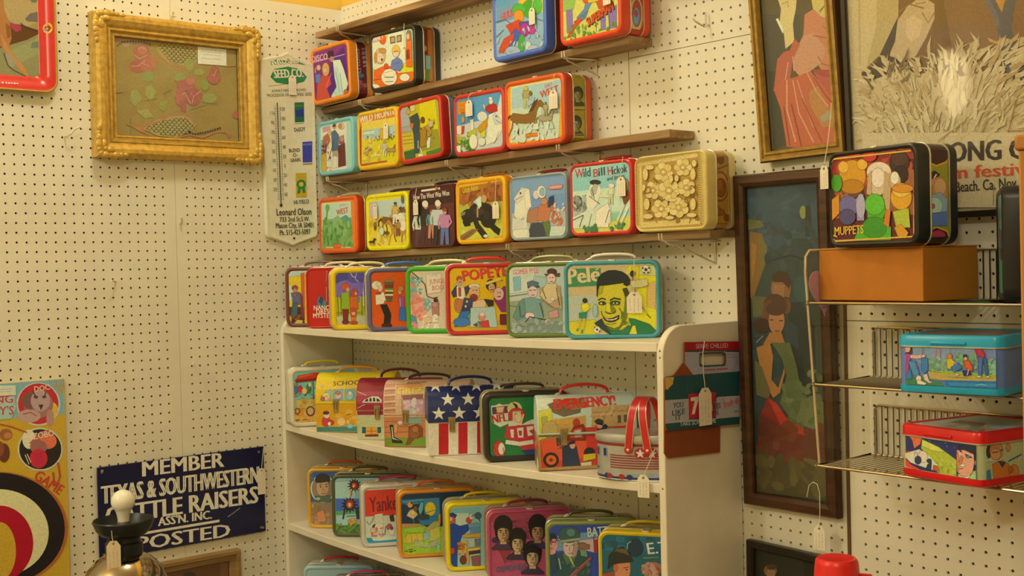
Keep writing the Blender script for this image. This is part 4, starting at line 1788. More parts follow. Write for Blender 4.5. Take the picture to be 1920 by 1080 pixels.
P 49,54,71 162,1112 260,1166 370,1118 350,1011 223,1047
E 49,54,71 32,385 128,-4 -3,-127
P 220,224,215 -181,170 75,193 72,65 -152,48
P 220,204,65 -113,358 175,380 172,253 -116,199
P 185,154,106 -1202,77 1003,129 999,-30 -1077,-6
@emerg.L
P 220,234,215 606,1541 -204,1628 -1254,118 851,-16
N 82,79,78 185,154,92 16 63 614,814 -906,138 356
P 220,79,65 692,539 -688,671 -1011,530 533,397
@stars
P 202,29,58 -885,878 -636,867 -660,-102 -909,-90
P 202,29,58 -386,857 -149,861 -173,-111 -410,-100
P 202,29,58 96,850 325,849 302,-119 73,-108
P 202,29,58 563,839 802,840 778,-141 540,-130
P 202,29,58 1041,830 1281,828 1257,-150 1018,-138
S 237,239,239 -906,1949 182,-38 -30,-353
S 237,239,239 -381,1916 182,-41 -32,-328
S 237,239,239 146,1883 184,-22 -33,-303
S 237,239,239 677,1864 185,-16 -36,-291
S 237,239,239 1210,1850 186,-16 -39,-285
S 237,239,239 -633,1429 183,-8 -10,-186
S 237,239,239 -110,1421 184,-8 -10,-186
S 237,239,239 416,1414 185,-8 -11,-186
S 237,239,239 945,1407 186,-7 -11,-186
S 237,239,239 -879,1076 183,-8 -5,-182
S 237,239,239 -358,1069 184,-8 -5,-182
S 237,239,239 166,1061 184,-8 -5,-183
S 237,239,239 693,1053 185,-8 -5,-183
S 237,239,239 1222,1045 186,-8 -5,-184
S 237,239,239 -571,1983 186,-2 -5,-56
S 237,239,239 -39,1981 187,-2 -5,-56
S 237,239,239 495,1980 188,-2 -5,-56
@astro
P 67,106,194 -1006,1727 621,1783 575,37 -1000,73
P 152,139,128 -998,782 597,877 576,71 -966,73
E 219,239,239 -592,1185 363,-2 -12,-425
E 152,142,143 -592,1185 329,-2 -11,-391
E 64,65,77 -584,1455 226,-1 -5,-168
E 210,178,157 -591,1219 192,-1 -7,-270
P 64,65,77 -793,1355 -685,1556 -444,1588 -345,1420 -449,1386 -656,1354
L 82,70,70 20 -692,1287 -606,1300
L 82,70,70 20 -520,1306 -417,1312
E 64,60,70 -652,1233 27,0 -1,-20
E 64,60,70 -473,1245 27,0 -1,-20
L 152,116,106 17 -570,1219 -587,1118 -542,1104
L 152,86,99 20 -648,1024 -493,1043
P 99,119,121 -839,950 -357,982 -363,780 -774,781
E 169,208,186 -737,882 69,0 -1,-47
P 193,167,99 -948,715 -844,748 -886,478 -956,411
N 152,119,99 193,157,128 24 64 -951,613 -414,140 102
P 82,116,216 -959,1558 -821,1591 -860,1422 -965,1356
P 219,152,121 -783,478 -575,545 -515,207 -757,174
E 237,188,99 -541,275 27,0 -1,-40
@olive
P 152,198,239 -957,1615 515,1635 472,-14 -951,-7
P 176,221,239 -941,1598 -344,1626 -358,1103 -948,1107
P 70,119,239 -948,1107 -358,1103 501,1097 490,705 -947,747
P 101,172,128 -957,747 493,803 487,574 -952,583
P 167,218,239 -950,632 -336,677 -345,318 -942,321
P 70,111,70 -942,321 483,411 474,52 -923,58
N 88,137,63 119,162,92 30 65 -940,386 -285,88 66
K 40,40,55 -380,1495 218,-2 -6,-216
E 158,55,55 -381,1479 99,-1 -3,-111
E 237,137,99 -397,1479 53,0 -2,-65
E 239,239,186 -408,1463 26,0 -1,-33
K 40,40,55 -545,924 252,-2 -7,-249
E 184,65,55 -528,941 119,-1 -3,-131
E 239,188,143 -535,924 60,0 -2,-72
E 239,239,239 -535,914 26,0 -1,-33
L 202,106,70 46 -468,1333 -488,1169
L 49,60,77 46 -681,778 -738,516
L 49,60,77 20 -636,597 -371,612
P 49,70,84 -365,841 -232,873 -208,513 -340,514
E 210,167,99 -474,449 132,-1 -2,-79
N 202,147,84 237,208,128 10 66 -538,548 -312,317 46
@yankee
P 228,75,70 -953,1587 559,1597 541,867 -972,862
T 134,50,70 "Yankee Doodles" -812,979 1247,1064 410
T 176,96,114 "THE" -548,1494 -360,1503 76
P 210,234,239 -972,862 540,851 524,200 -971,294
P 228,239,239 -689,909 -469,927 -445,641 -681,624
L 184,203,230 13 -659,844 -471,858
L 184,203,230 13 -661,780 -472,794
L 184,203,230 13 -663,717 -474,731
L 99,106,135 22 -913,733 -853,634 -756,723 -722,847
E 82,55,77 -667,560 94,-6 -2,-82
E 219,208,216 -732,469 94,-6 -2,-82
E 228,239,239 -573,554 125,-8 -3,-126
N 219,160,157 210,101,128 16 67 -793,536 -422,291 50
L 67,65,84 22 -383,574 -421,323
P 67,70,99 -282,853 -171,878 -144,686 -254,693
E 202,96,114 -290,536 76,-5 -2,-95
E 237,239,239 -230,406 94,-6 -2,-95
E 71,106,201 -228,501 38,-2 -1,-51
P 219,239,239 -971,294 525,232 520,41 -943,166
P 36,167,239 -940,276 -799,268 -739,185 -551,173 524,216 519,10 -868,35
@yankee.L
P 202,224,239 555,1514 -846,1759 -1309,149 590,-51
P 82,157,239 207,1735 -1539,2062 -862,1793 555,1514
@ichabod
P 35,65,114 -976,1576 424,1591 404,798 -963,876
P 54,126,208 -976,1576 -370,1588 -373,1452 -949,1453
P 64,147,230 -370,1573 57,1581 71,939 -356,933
P 49,137,230 -504,1094 75,1091 70,878 -479,849
L 101,183,239 30 -917,1512 -371,1543
L 82,162,239 24 -858,1448 -494,1458
E 237,218,70 -195,1289 146,-8 -5,-189
L 62,106,150 18 -350,1176 -74,1252
E 237,178,99 -732,1426 73,-4 -2,-73
E 45,50,63 -691,1469 24,-1 -1,-24
P 219,208,186 -836,1143 -741,1289 -619,1313 -532,1156 -657,1041
E 237,218,157 -652,1208 73,-4 -2,-73
E 134,98,106 -589,1311 48,-3 -2,-73
P 99,201,239 -513,1307 -448,1486 -373,1452 -393,1270 -472,1122
P 54,81,106 -532,1156 -229,1139 -232,1017 -506,1002
L 49,139,143 30 -657,1041 -603,764
L 49,65,92 30 -566,1006 -662,829
L 49,139,143 27 -505,1033 -420,784
P 193,157,114 -992,939 -508,911 -208,772 -573,732 -967,725
P 167,208,70 -965,816 404,798 384,3 -954,55
P 158,218,84 -935,814 -358,842 -393,661 -908,691
P 184,183,128 -391,722 -112,949 41,971 65,695 -243,591
P 219,208,84 -942,541 -788,653 -423,663 -397,478 -582,398 -915,418
L 184,162,55 15 -879,628 -853,444
L 184,162,55 15 -727,650 -702,435
L 184,162,55 15 -576,641 -550,457
P 210,218,114 -393,661 38,819 59,451 -338,414
P 184,198,201 -640,493 -429,419 -248,378 60,512 56,329 -221,254 -645,310
P 149,208,239 -393,661 -210,681 -246,469 -398,448
P 219,167,70 15,1125 76,1152 70,878 9,912
E 149,218,239 -7,241 49,-3 -3,-122
L 67,75,55 21 -920,199 -814,199
L 67,75,55 21 -798,228 -692,237
L 67,75,55 36 -785,173 -678,178
L 67,75,55 21 -663,196 -556,207
L 67,75,55 18 -786,112 -680,117
N 149,208,70 184,224,99 20 68 -915,387 18,26 73
@police
P 152,218,230 -1002,1611 310,1626 272,54 -981,131
P 202,239,239 -860,1516 -453,1523 -462,1146 -781,1164
P 134,203,239 -1002,1611 -158,1623 -163,1448 -976,1493
P 35,81,201 -999,1176 -866,1255 -694,1159 -460,1204 -401,1258 -465,1029 -643,895 -768,525 -778,119 -981,131
P 36,73,179 -991,1494 -860,1501 -760,1438 -805,1368 -965,1377
E 210,101,99 -879,1314 81,-5 -2,-87
E 237,208,230 -928,1346 46,-3 -1,-58
E 219,75,84 -458,1291 76,-4 -2,-75
E 239,239,239 -398,1374 47,-3 -2,-70
L 54,70,99 23 -398,1374 -279,1455 -168,1245
E 80,111,157 -222,1394 88,-5 -2,-87
P 115,178,237 -490,1205 -168,1216 -172,1071 -463,1088
P 99,167,239 -434,1086 -171,1100 -175,955 -438,912
P 219,183,70 -642,924 -175,955 -178,838 -615,849
P 237,198,84 -749,727 -529,772 -537,453 -741,465
P 184,218,239 -499,828 -178,838 -183,606 -475,594
P 117,142,165 -324,803 -178,809 -183,621 -314,620
P 239,208,99 -520,568 -184,591 -185,519 -507,494
P 64,70,84 -478,493 -185,519 -188,403 -480,391
L 237,239,239 20 -451,389 -188,417
P 219,172,99 -566,454 -479,449 -486,159 -544,162
P 152,96,114 -423,359 -189,373 -195,112 -399,124
E 123,55,55 -629,284 87,-5 -3,-116
E 210,75,84 -899,532 58,-3 -2,-87
E 184,111,92 -679,606 87,-5 -1,-58
N 219,157,84 152,119,99 14 69 -762,756 -539,395 46
@osm
P 193,86,143 -1069,1752 1266,1777 1217,-339 -1048,-193
P 176,75,121 -1069,1752 1266,1777 1260,1502 -1061,1494
P 167,70,121 -459,1487 -17,1545 25,996 -248,1121
N 101,60,106 141,70,128 16 70 -458,1515 -29,1054 55
P 152,70,99 -883,940 -525,1001 -504,754 -649,436 -752,714
E 62,60,114 -881,1049 82,-5 -2,-65
E 40,40,55 -675,1391 230,-13 -6,-261
E 40,40,55 178,1370 232,-13 -6,-262
E 40,40,55 -331,1099 215,-12 -5,-229
E 36,37,55 33,722 232,-14 -6,-262
P 67,60,106 -125,841 58,981 279,968 455,807 441,767 -112,799
E 40,40,55 175,1247 207,-12 -6,-273
P 184,147,128 102,1074 240,1066 250,915 84,924
E 184,147,128 173,1179 142,-8 -5,-205
P 132,106,95 219,1340 300,1268 311,1144 252,1010 182,980 241,1134
P 40,40,55 10,1270 41,1419 180,1479 317,1403 341,1252 259,1311 122,1325
P 40,40,55 148,1259 72,1277 72,1257 140,1242
E 40,40,55 112,1210 22,-1 0,-12
P 40,40,55 203,1256 279,1265 279,1245 209,1238
E 40,40,55 236,1203 22,-1 0,-12
P 132,106,95 167,1207 188,1205 203,1123 151,1119
E 152,86,99 171,1070 52,-3 0,-12
P 82,65,114 -975,864 -794,1003 -575,990 -400,830 -415,790 -963,822
E 40,40,55 -678,1268 206,-12 -7,-272
P 210,178,157 -751,1095 -614,1088 -604,937 -768,947
E 210,178,157 -680,1200 140,-8 -5,-204
P 152,128,115 -635,1361 -554,1288 -543,1165 -602,1032 -671,1002 -612,1156
P 40,40,55 -842,1291 -811,1439 -673,1499 -537,1424 -513,1273 -594,1332 -731,1346
P 40,40,55 -705,1280 -780,1298 -781,1277 -713,1263
E 40,40,55 -741,1231 22,-1 0,-12
P 40,40,55 -651,1277 -575,1286 -575,1266 -644,1259
E 40,40,55 -618,1224 22,-1 0,-12
P 152,128,115 -686,1228 -665,1227 -650,1144 -702,1140
E 152,86,99 -682,1091 51,-3 0,-12
P 67,55,99 -620,599 -445,733 -234,720 -66,566 -80,527 -608,559
E 40,40,55 -333,988 198,-11 -6,-262
P 219,198,172 -403,822 -271,814 -262,669 -420,679
E 219,198,172 -335,923 135,-8 -5,-196
P 158,143,126 -292,1077 -214,1007 -204,889 -259,761 -326,732 -270,879
P 40,40,55 -491,1010 -461,1152 -328,1210 -198,1137 -175,992 -253,1049 -384,1063
P 40,40,55 -359,999 -432,1017 -432,997 -366,983
E 40,40,55 -394,952 21,-1 0,-12
P 40,40,55 -307,996 -234,1005 -234,985 -301,979
E 40,40,55 -275,945 21,-1 0,-12
P 158,143,126 -341,949 -321,948 -306,868 -356,865
E 152,86,99 -337,818 49,-3 0,-12
P 62,55,99 -269,221 -87,360 134,347 310,185 296,145 -256,180
E 36,37,55 30,627 207,-12 -7,-273
P 219,193,172 -43,453 95,445 105,294 -60,304
E 219,193,172 29,558 141,-9 -5,-205
P 158,139,126 74,720 155,647 166,523 108,390 38,360 97,513
P 36,37,55 -135,650 -104,799 36,859 172,782 196,630 115,690 -23,705
P 36,37,55 3,639 -73,657 -73,636 -4,622
E 36,37,55 -33,589 22,-1 0,-12
P 36,37,55 58,635 134,644 134,624 65,618
E 36,37,55 91,582 22,-1 0,-12
P 158,139,126 22,586 43,585 58,502 6,498
E 152,86,99 26,449 52,-3 0,-12
T 67,101,157 "THE" -593,481 -455,484 54
T 67,106,165 "OSMONDS" -873,253 -124,294 152
@osm.L
P 167,75,128 863,1626 -362,1779 -601,-148 374,-402
L 219,178,143 84 -500,1860 -493,367
@joe
P 52,86,216 -1010,1653 146,1675 137,1302 -993,1291
P 117,167,239 -1015,1420 142,1508 133,1095 -998,1058
P 210,193,230 -298,1307 139,1353 130,992 -252,1100
E 219,162,186 -891,1212 118,-2 -3,-129
E 237,188,239 -932,1109 93,-1 -2,-103
K 36,50,92 -901,1367 154,-2 -4,-155
E 176,86,99 -942,1238 51,-1 -1,-52
E 228,167,186 -921,1057 87,-1 -2,-88
N 184,116,143 237,208,239 16 71 -992,1317 -793,1004 46
L 71,106,143 21 40,1509 77,890
P 176,65,99 48,1303 138,1327 130,992 54,1019
E 99,139,128 -224,1177 128,-2 -2,-77
P 152,116,114 -300,1256 -44,1201 -47,1098 -278,1101
P 47,91,114 -820,953 -612,1053 -279,1049 -77,892 -18,117 -891,127
P 88,126,121 -691,1003 -510,1052 -357,998 -413,793 -618,795
L 184,218,99 36 -549,1001 -415,689
E 219,201,230 -494,1155 169,-2 -5,-232
P 184,157,172 -402,1257 -301,1204 -358,947 -462,897
E 64,106,128 -514,1439 246,-3 -4,-186
E 97,147,172 -474,1490 103,-1 -2,-93
P 152,183,165 -748,1313 -271,1371 -260,1307 -711,1256
L 54,55,70 15 -609,1182 -545,1192
L 54,55,70 15 -468,1196 -391,1205
L 152,121,135 13 -507,1181 -524,1078 -484,1067
L 141,81,99 15 -549,1001 -433,1015
P 117,167,157 -278,1101 -124,1073 -102,918 -255,946
P 141,86,99 -548,484 -25,943 -1,865 -499,380
L 184,119,128 21 -496,510 -51,891
P 47,81,128 -1000,955 -845,1005 -802,642 -985,490
N 71,106,128 117,139,150 20 72 -824,798 -65,272 62
L 169,201,216 26 -770,900 -725,642
T 219,239,239 "BATTLE" -79,1382 575,1424 217
@et
P 35,106,143 -997,1631 549,1725 522,490 -988,401
N 45,126,175 30,86,121 30 73 -960,1608 296,1301 124
E 36,65,99 -217,1398 173,8 -4,-195
L 184,239,239 12 -404,1364 -389,1487 -313,1540
P 49,55,63 -851,901 -819,1197 -690,1351 -490,1409 -344,1270 -273,1102 -423,1046 -723,1006
P 101,101,84 -768,1249 -640,1365 -441,1375 -345,1221 -493,1262 -666,1303
P 210,147,121 -723,1006 -598,1037 -348,1074 -340,879 -462,432 -712,417
P 152,91,77 -979,795 -701,860 -662,420 -988,401
E 193,121,99 -675,935 50,3 -2,-83
L 82,55,55 15 -500,944 -375,975
E 64,50,55 -426,911 25,1 0,-15
T 237,239,239 "E.T." 63,1275 589,1352 243
L 152,172,99 15 -50,1187 294,1224
E 176,126,114 142,954 245,13 -4,-161
E 152,101,92 190,908 147,8 -2,-97
E 202,157,157 94,1000 123,6 -2,-88
P 193,147,128 -58,797 286,864 278,476 -17,458
N 152,106,99 202,167,172 16 74 -52,1065 285,816 59
@muppet
P 97,38,52 -1030,1723 1034,1653 977,103 -1003,115
P 148,57,59 -1006,1721 1014,1640 1003,1204 -996,1229
N 206,72,66 69,33,52 40 81 -958,1782 1001,1084 158
N 114,75,66 180,112,80 30 82 -971,1293 989,601 198
E 215,161,52 -469,1287 335,-26 -8,-288
E 232,191,80 -690,1465 136,-11 -3,-110
E 232,191,80 -220,1474 131,-11 -2,-95
E 189,136,45 -474,1095 292,-20 -3,-128
E 215,200,191 148,1177 252,-19 -7,-281
E 232,220,219 185,1299 293,-23 -5,-187
E 239,230,239 157,1208 169,-13 -4,-175
P 197,176,149 312,1320 477,1245 419,569 256,733
P 197,176,149 -73,1288 15,1344 4,905 -125,944
E 63,43,52 671,1444 226,-20 -5,-189
E 80,55,59 673,1505 186,-17 -3,-140
E 48,33,45 703,1228 161,-13 -4,-152
E 215,171,149 557,1116 139,-10 -3,-141
E 232,239,239 558,1177 98,-7 -3,-110
E 223,171,52 697,831 241,-15 -5,-214
E 232,200,94 700,953 201,-13 -3,-122
E 215,151,52 737,981 240,-16 -2,-73
P 80,181,52 -130,723 89,868 300,824 337,604 249,453 -93,500
E 97,200,66 77,743 237,-13 -5,-188
P 82,186,66 -316,351 -5,527 250,515 455,320 449,104 -455,115
E 65,156,52 58,336 296,-12 -5,-188
E 114,112,191 -573,747 241,-13 -5,-193
E 86,82,149 -601,555 206,-10 -4,-142
P 165,151,239 -391,865 -190,948 -181,472 -357,480
E 180,181,239 -262,730 114,-6 -6,-222
P 215,151,52 -1030,871 -795,987 -804,630 -993,508
E 80,173,59 -858,1186 138,-10 -4,-163
P 180,200,80 503,596 870,638 902,303 578,315
P 215,161,52 537,317 702,372 860,213 778,125 616,160
E 197,57,59 -21,1599 171,-16 -2,-94
E 197,62,66 -414,1666 177,-16 -2,-64
P 215,134,52 337,635 462,629 413,322 289,389
T 239,200,80 "MUPPETS" -926,231 -195,244 150
L 232,186,59 24 -963,232 -862,203
L 223,188,80 32 -939,1633 1013,1610 978,148 -910,126 -1011,181 -1001,1557 -939,1633
@muppet.R
P 155,161,52 -357,1652 321,1669 282,46 -396,54
E 69,33,59 -13,1600 299,7 -6,-231
L 215,173,80 32 -316,1623 -237,1413 -28,1350 230,1422 320,1607
E 69,33,59 -59,80 299,-3 -5,-219
L 215,173,80 32 -355,53 -266,234 -54,305 200,230 282,46
P 52,43,52 -285,1171 -72,1265 53,1206 -164,960
L 232,239,239 29 -248,960 -31,1205
P 215,146,115 -161,1112 53,1175 219,994 171,780 -125,839
E 215,176,149 48,993 145,1 -4,-152
P 146,181,239 -294,808 46,901 214,780 203,353 -263,355
E 180,220,239 -87,658 187,0 -4,-152
E 197,77,108 -130,657 42,0 -1,-42
P 97,131,239 -217,536 209,566 203,322 -222,324
E 180,62,108 -15,156 170,-2 -2,-91
@space
P 48,61,142 -933,789 901,746 887,76 -901,86
P 189,210,84 -359,682 19,581 368,410 361,113 27,124 -130,333 -382,519
P 224,239,127 -359,682 19,581 125,508 -126,506 -362,565
N 155,179,69 207,230,113 24 83 -56,400 363,170 49
E 239,239,239 -816,613 84,9 -2,-98
N 224,239,239 239,239,239 8 84 -395,736 388,540 12
P 239,127,98 -648,708 -359,711 -398,590 -531,501 -574,643
P 215,71,69 -894,399 -759,430 -550,455 -552,396 -799,351
P 125,189,239 -808,380 -684,380 -610,331 -723,316
P 224,239,239 -798,366 -419,500 -201,411 -23,275 10,165 -133,174 -612,242
E 239,230,239 -348,378 110,14 -2,-102
E 51,71,127 -451,307 74,9 -2,-73
E 51,71,127 -203,324 51,6 -1,-38
E 239,210,239 -496,403 37,5 -1,-44
P 51,61,106 -241,261 -149,302 -170,169 -279,184
P 207,107,69 -113,263 -23,260 11,179 -133,174
P 239,81,84 -894,369 -798,366 -612,213 -280,111 28,138 9,93 -428,91 -766,119
P 239,117,113 -858,300 -688,188 -428,120 -280,111 -615,95 -785,146
P 224,239,185 397,175 892,325 887,76 430,81
P 173,220,171 603,147 741,277 890,214 887,76 635,82
P 39,50,91 408,655 564,715 817,730 924,660 879,489 777,421 730,553 578,591 441,588
P 239,181,171 389,582 544,601 730,553 744,416 707,273 637,180 500,147 398,217 376,397
P 239,158,120 389,568 438,461 416,233 390,230
E 239,168,156 794,423 40,5 -1,-56
L 36,45,84 25 424,614 492,559
L 36,45,84 25 560,532 695,493
E 102,148,239 619,498 44,5 0,-20
E 239,239,239 457,534 21,3 0,-13
P 224,148,120 473,494 524,472 470,353 436,377
P 239,239,239 453,351 556,378 538,320 470,318
L 155,71,69 11 434,278 520,290
P 239,239,239 415,163 535,151 655,196 602,105 431,109
@space.R
P 198,220,185 -1052,737 -36,720 -53,37 -1049,75
P 215,239,229 -992,704 -541,690 -548,411 -999,428
E 66,66,69 -873,596 61,-6 -3,-111
E 215,158,113 -688,592 165,-16 -4,-153
E 233,181,142 -710,538 124,-12 -2,-97
L 55,55,55 15 -791,574 -647,574
L 55,55,55 16 -606,584 -522,604
P 224,140,69 -796,380 -548,425 -383,339 -389,87 -762,99
P 51,81,127 -651,421 -551,300 -466,375
E 224,148,84 -260,200 126,-13 -3,-126
E 198,122,69 -343,250 63,-6 -1,-56
L 68,122,193 28 -403,390 -63,476
E 224,158,113 -397,620 54,-5 -2,-70
P 68,158,229 -1003,263 -860,304 -824,78 -988,82
@space.T
P 189,210,239 -713,-1040 -548,46 599,347 1057,-1352
P 137,99,98 -435,-535 -502,101 69,62 672,-885 213,-952
N 207,199,200 137,148,142 24 85 -716,-512 989,-660 325
E 207,86,84 615,-712 34,41 132,-161
@blue_
P 120,153,239 -904,881 988,847 978,262 -903,205
P 137,174,239 -611,847 443,833 438,523 -345,416 -616,593
P 102,102,127 -897,868 -806,870 -775,292 -887,260
P 84,86,113 -792,856 -625,860 -615,673 -771,480
L 189,127,142 29 -203,804 -207,606
L 155,122,171 19 -136,806 -128,529
L 171,179,239 16 -69,794 -75,505
L 120,148,239 16 37,797 35,692
L 173,138,200 13 116,786 119,590
L 155,148,239 18 647,813 656,582
L 135,163,239 15 762,816 757,534
L 104,132,214 18 837,818 833,537
L 120,158,239 15 912,807 907,463
N 104,161,142 153,210,200 60 86 -342,602 3,389 40
N 86,161,135 137,199,171 50 87 141,682 526,423 45
N 104,168,142 153,220,214 60 88 606,606 955,376 46
P 198,184,113 -346,376 266,335 967,313 965,249 -133,239 -321,257
P 155,202,98 -319,390 136,395 955,350 954,312 134,329
L 102,86,55 7 -25,296 330,292
P 36,127,239 -79,241 966,262 964,134 -28,125
P 54,158,239 0,206 903,221 902,170 26,154
L 171,239,239 8 444,174 548,204 624,182
P 68,143,120 -895,233 -539,275 -134,199 -55,124 -890,138
P 153,220,185 -888,247 -761,252 -749,172 -889,179
P 180,86,203 -797,614 -712,670 -629,646 -674,484 -692,268 -747,266
P 207,102,229 -790,601 -712,644 -729,482 -747,293
E 224,199,171 -724,764 69,2 -2,-81
P 239,239,229 -787,776 -751,831 -667,833 -640,793 -710,778 -767,696
E 233,189,185 -689,752 47,1 -1,-67
L 233,194,200 55 -643,619 -519,609 -409,639
E 239,204,214 -423,632 35,1 0,-27
P 84,158,239 -687,537 -562,541 -497,330 -526,275 -608,312
P 68,138,239 -733,293 -647,431 -623,244 -720,227
P 66,140,239 -451,598 -342,602 -346,389 -401,334 -455,385
E 239,239,239 -506,249 47,2 -1,-53
P 239,239,239 -540,221 -485,224 -370,176 -405,145 -528,155
P 233,220,239 -429,319 -361,335 -322,218 -268,193 -323,178 -403,227
L 66,61,84 8 -437,652 -406,825
E 224,148,98 28,639 40,1 -1,-47
P 224,210,55 -20,599 73,602 124,459 44,430 -16,441
P 66,138,239 44,457 178,540 228,450 109,380
L 233,194,200 18 86,563 138,512
E 239,239,239 148,343 32,1 0,-18
E 51,50,69 291,648 34,1 0,-29
E 233,189,185 296,609 29,1 -1,-31
P 233,99,69 270,569 348,585 411,470 397,405 281,465
P 44,55,149 241,412 345,416 396,353 265,322
L 233,179,171 18 346,442 318,337
E 233,148,98 455,795 39,1 -1,-39
P 207,45,98 455,769 532,810 607,696 593,605 479,692
P 77,127,236 504,654 581,631 550,346 505,344
P 60,107,207 581,631 632,632 665,364 627,337
L 224,158,127 15 454,704 477,576
E 233,239,239 511,325 39,2 0,-16
E 233,239,239 652,325 33,1 0,-15
@gold
P 159,146,98 -1907,1446 1977,1454 1888,-1448 -1996,-1470
N 163,149,102 155,141,96 60 91 -1889,1369 1843,-1387 243
N 180,158,152 157,136,135 10 92 -1849,1333 -895,1231 162
L 188,139,115 37 -1772,1183 -1561,1343 -1185,1402 -721,1349 -596,1220
L 180,136,131 36 -1879,1013 -1886,815 -1785,745 -1682,755
D 103,102,78 26 -1754,1085 -1606,1219 -1314,1277 -978,1283 -767,1235
P 169,161,115 -638,1256 -202,1382 413,1320 611,1215 601,882 217,724 -307,800 -559,1021
L 188,139,115 42 -595,1261 -27,1379 588,1213
L 188,139,115 42 -561,980 -222,746 172,699 486,789
X 107,117,94 -638,1256 -202,1374 590,1255 580,922 217,744 -220,808
E 174,117,111 -1050,974 238,23 -7,-226
E 169,106,107 -1167,601 254,22 -5,-177
E 180,117,115 -869,668 240,21 -6,-202
E 188,130,129 -1027,1057 127,12 -4,-121
L 197,164,168 21 -1283,912 -1119,807 -861,952
L 197,164,168 21 -1152,1085 -1024,1137 -900,1069
L 197,164,168 21 -1377,583 -1167,601 -951,782
L 197,164,168 17 -1038,693 -828,631
E 180,130,111 -696,765 95,9 -5,-163
E 149,164,102 352,777 152,14 -5,-166
E 140,158,98 -879,344 171,14 -5,-162
E 155,168,115 660,597 154,13 -3,-100
E 148,164,107 74,382 177,15 -4,-140
P 157,168,115 -1398,-99 -1229,-46 -1067,-275 -1285,-532 -1427,-381
P 157,168,115 -973,54 -801,108 -657,-84 -815,-338 -980,-189
P 157,168,115 -1247,-650 -949,-550 -743,-779 -1000,-835
P 149,161,102 -557,-320 -341,-305 -436,-597 -607,-527
E 152,164,113 954,-131 229,16 -4,-143
E 143,161,98 829,236 118,9 -5,-167
L 127,139,90 21 -1028,-353 -641,-245
L 127,139,90 21 -465,-110 -200,32
L 127,139,90 21 -1421,-861 -1434,-1302
L 138,149,94 17 723,-272 1179,-262
L 138,149,94 17 357,-505 904,-302
E 174,114,115 223,188 268,21 -5,-165
E 169,106,111 458,-125 252,18 -8,-249
E 180,119,119 58,-154 159,12 -8,-247
P 169,108,111 10,-281 233,-182 221,-596 89,-563
E 191,131,131 382,325 134,11 -3,-108
L 197,164,168 21 194,-20 362,-339
L 197,164,168 22 372,-7 458,-125 688,58
L 197,164,168 21 103,-109 194,-20
L 197,164,168 22 458,-125 407,-315
E 174,113,111 1110,467 203,17 -6,-185
E 169,108,107 1139,680 138,12 -4,-126
L 197,164,168 18 1111,509 1209,728
L 197,164,168 18 1021,544 1135,532
P 169,164,119 -1093,-1123 -702,-858 -266,-709 174,-682 524,-909 338,-1127 -110,-1315 -630,-1301
X 104,114,90 -1093,-1123 -660,-876 173,-702 501,-910 246,-1214 -372,-1328
L 185,131,111 45 -1550,-1008 -1261,-1112 -835,-987 -266,-709 175,-661 524,-909 496,-1077
L 185,131,111 45 -1261,-1112 -845,-1312 -287,-1385 291,-1212 692,-1274 1154,-1083 1431,-1068 1544,-1189
P 185,131,111 -1345,-1097 -1050,-1080 -1012,-1240 -1180,-1208
D 58,76,74 26 293,-1129 425,-1197 788,-1124 1296,-957
E 46,62,68 302,-1129 40,2 -1,-37
E 174,120,102 1544,-1189 56,3 -2,-51
E 174,105,102 1797,-559 142,9 -3,-111
L 185,136,111 32 -1854,-173 -1606,-135
L 185,136,111 36 1490,836 1818,887
P 223,233,239 628,1317 1523,1321 1518,847 622,826
L 180,180,197 13 723,1185 1408,1192
L 180,180,197 13 811,1110 1360,1120
L 185,168,193 13 717,997 1356,1010
@thermo
P 46,143,98 -408,2920 -159,2932 110,2851 68,2609 -537,2613
P 46,143,98 279,2807 627,2912 583,2595 171,2618
B 46,143,98 "KRUGER" -561,2493 494,2635 319
T 239,239,239 "KRUGER" -547,2506 481,2646 278
P 46,143,98 -618,2135 -478,2383 -3,2496 406,2460 641,2240 532,2081 48,1953 -423,1975
B 239,239,239 "SEED CO." -473,2112 523,2230 248
L 109,113,104 13 -680,1848 -87,1966 323,2010
T 95,95,86 "IOWA'S FIRST APPROVED" -566,1681 607,1804 77
T 95,95,86 "PROCESSOR OF CERTIFIED SEED" -743,1526 798,1686 88
P 42,113,98 182,1426 513,1461 508,860 177,829
P 46,67,177 202,1189 493,1268 500,1028 237,988
T 93,162,129 "KRUGER" 205,1296 481,1327 60
L 109,113,104 13 176,793 494,823
T 62,62,68 "DeSOY" 155,541 542,586 120
P 60,72,214 420,243 769,284 749,-357 415,-381
L 109,113,104 26 413,-429 748,-405
T 142,164,239 "KRUGER" 431,136 751,163 60
T 62,62,68 "BLEND" -42,-89 329,-49 107
T 62,62,68 "O-" 90,-226 255,-208 108
T 62,62,68 "GRAIN" -10,-385 333,-348 107
P 206,183,56 157,-714 530,-690 521,-1424 148,-1444
E 46,143,98 339,-1044 166,4 -4,-144
E 223,201,80 339,-1044 83,2 -2,-72
P 46,143,98 226,-1155 321,-1176 289,-1321 193,-1335
P 46,143,98 363,-1175 461,-1137 484,-1293 386,-1307
T 62,62,68 "HI-YIELD" 73,-1660 599,-1616 120
T 54,48,50 "Leonard Olson" -532,-2000 672,-1965 201
T 54,48,50 "733 2nd St.S.W." -431,-2189 596,-2159 142
T 54,48,50 "Mason City, IA 50401" -571,-2379 730,-2352 154
T 54,48,50 "Ph. 515-423-5097" -443,-2592 612,-2557 154
Y 79,76,68 -415,1385 -375,-1691
@target
P 214,184,71 -1211,3336 1660,3233 1587,-2045 -1357,-1502
P 136,195,239 -1211,3336 1634,3224 1637,2297 -1241,2325
N 166,173,168 188,179,136 10 95 1429,3174 1635,2902 102
E 214,229,239 959,2616 563,-52 -17,-564
E 205,56,79 959,2626 523,-48 -16,-534
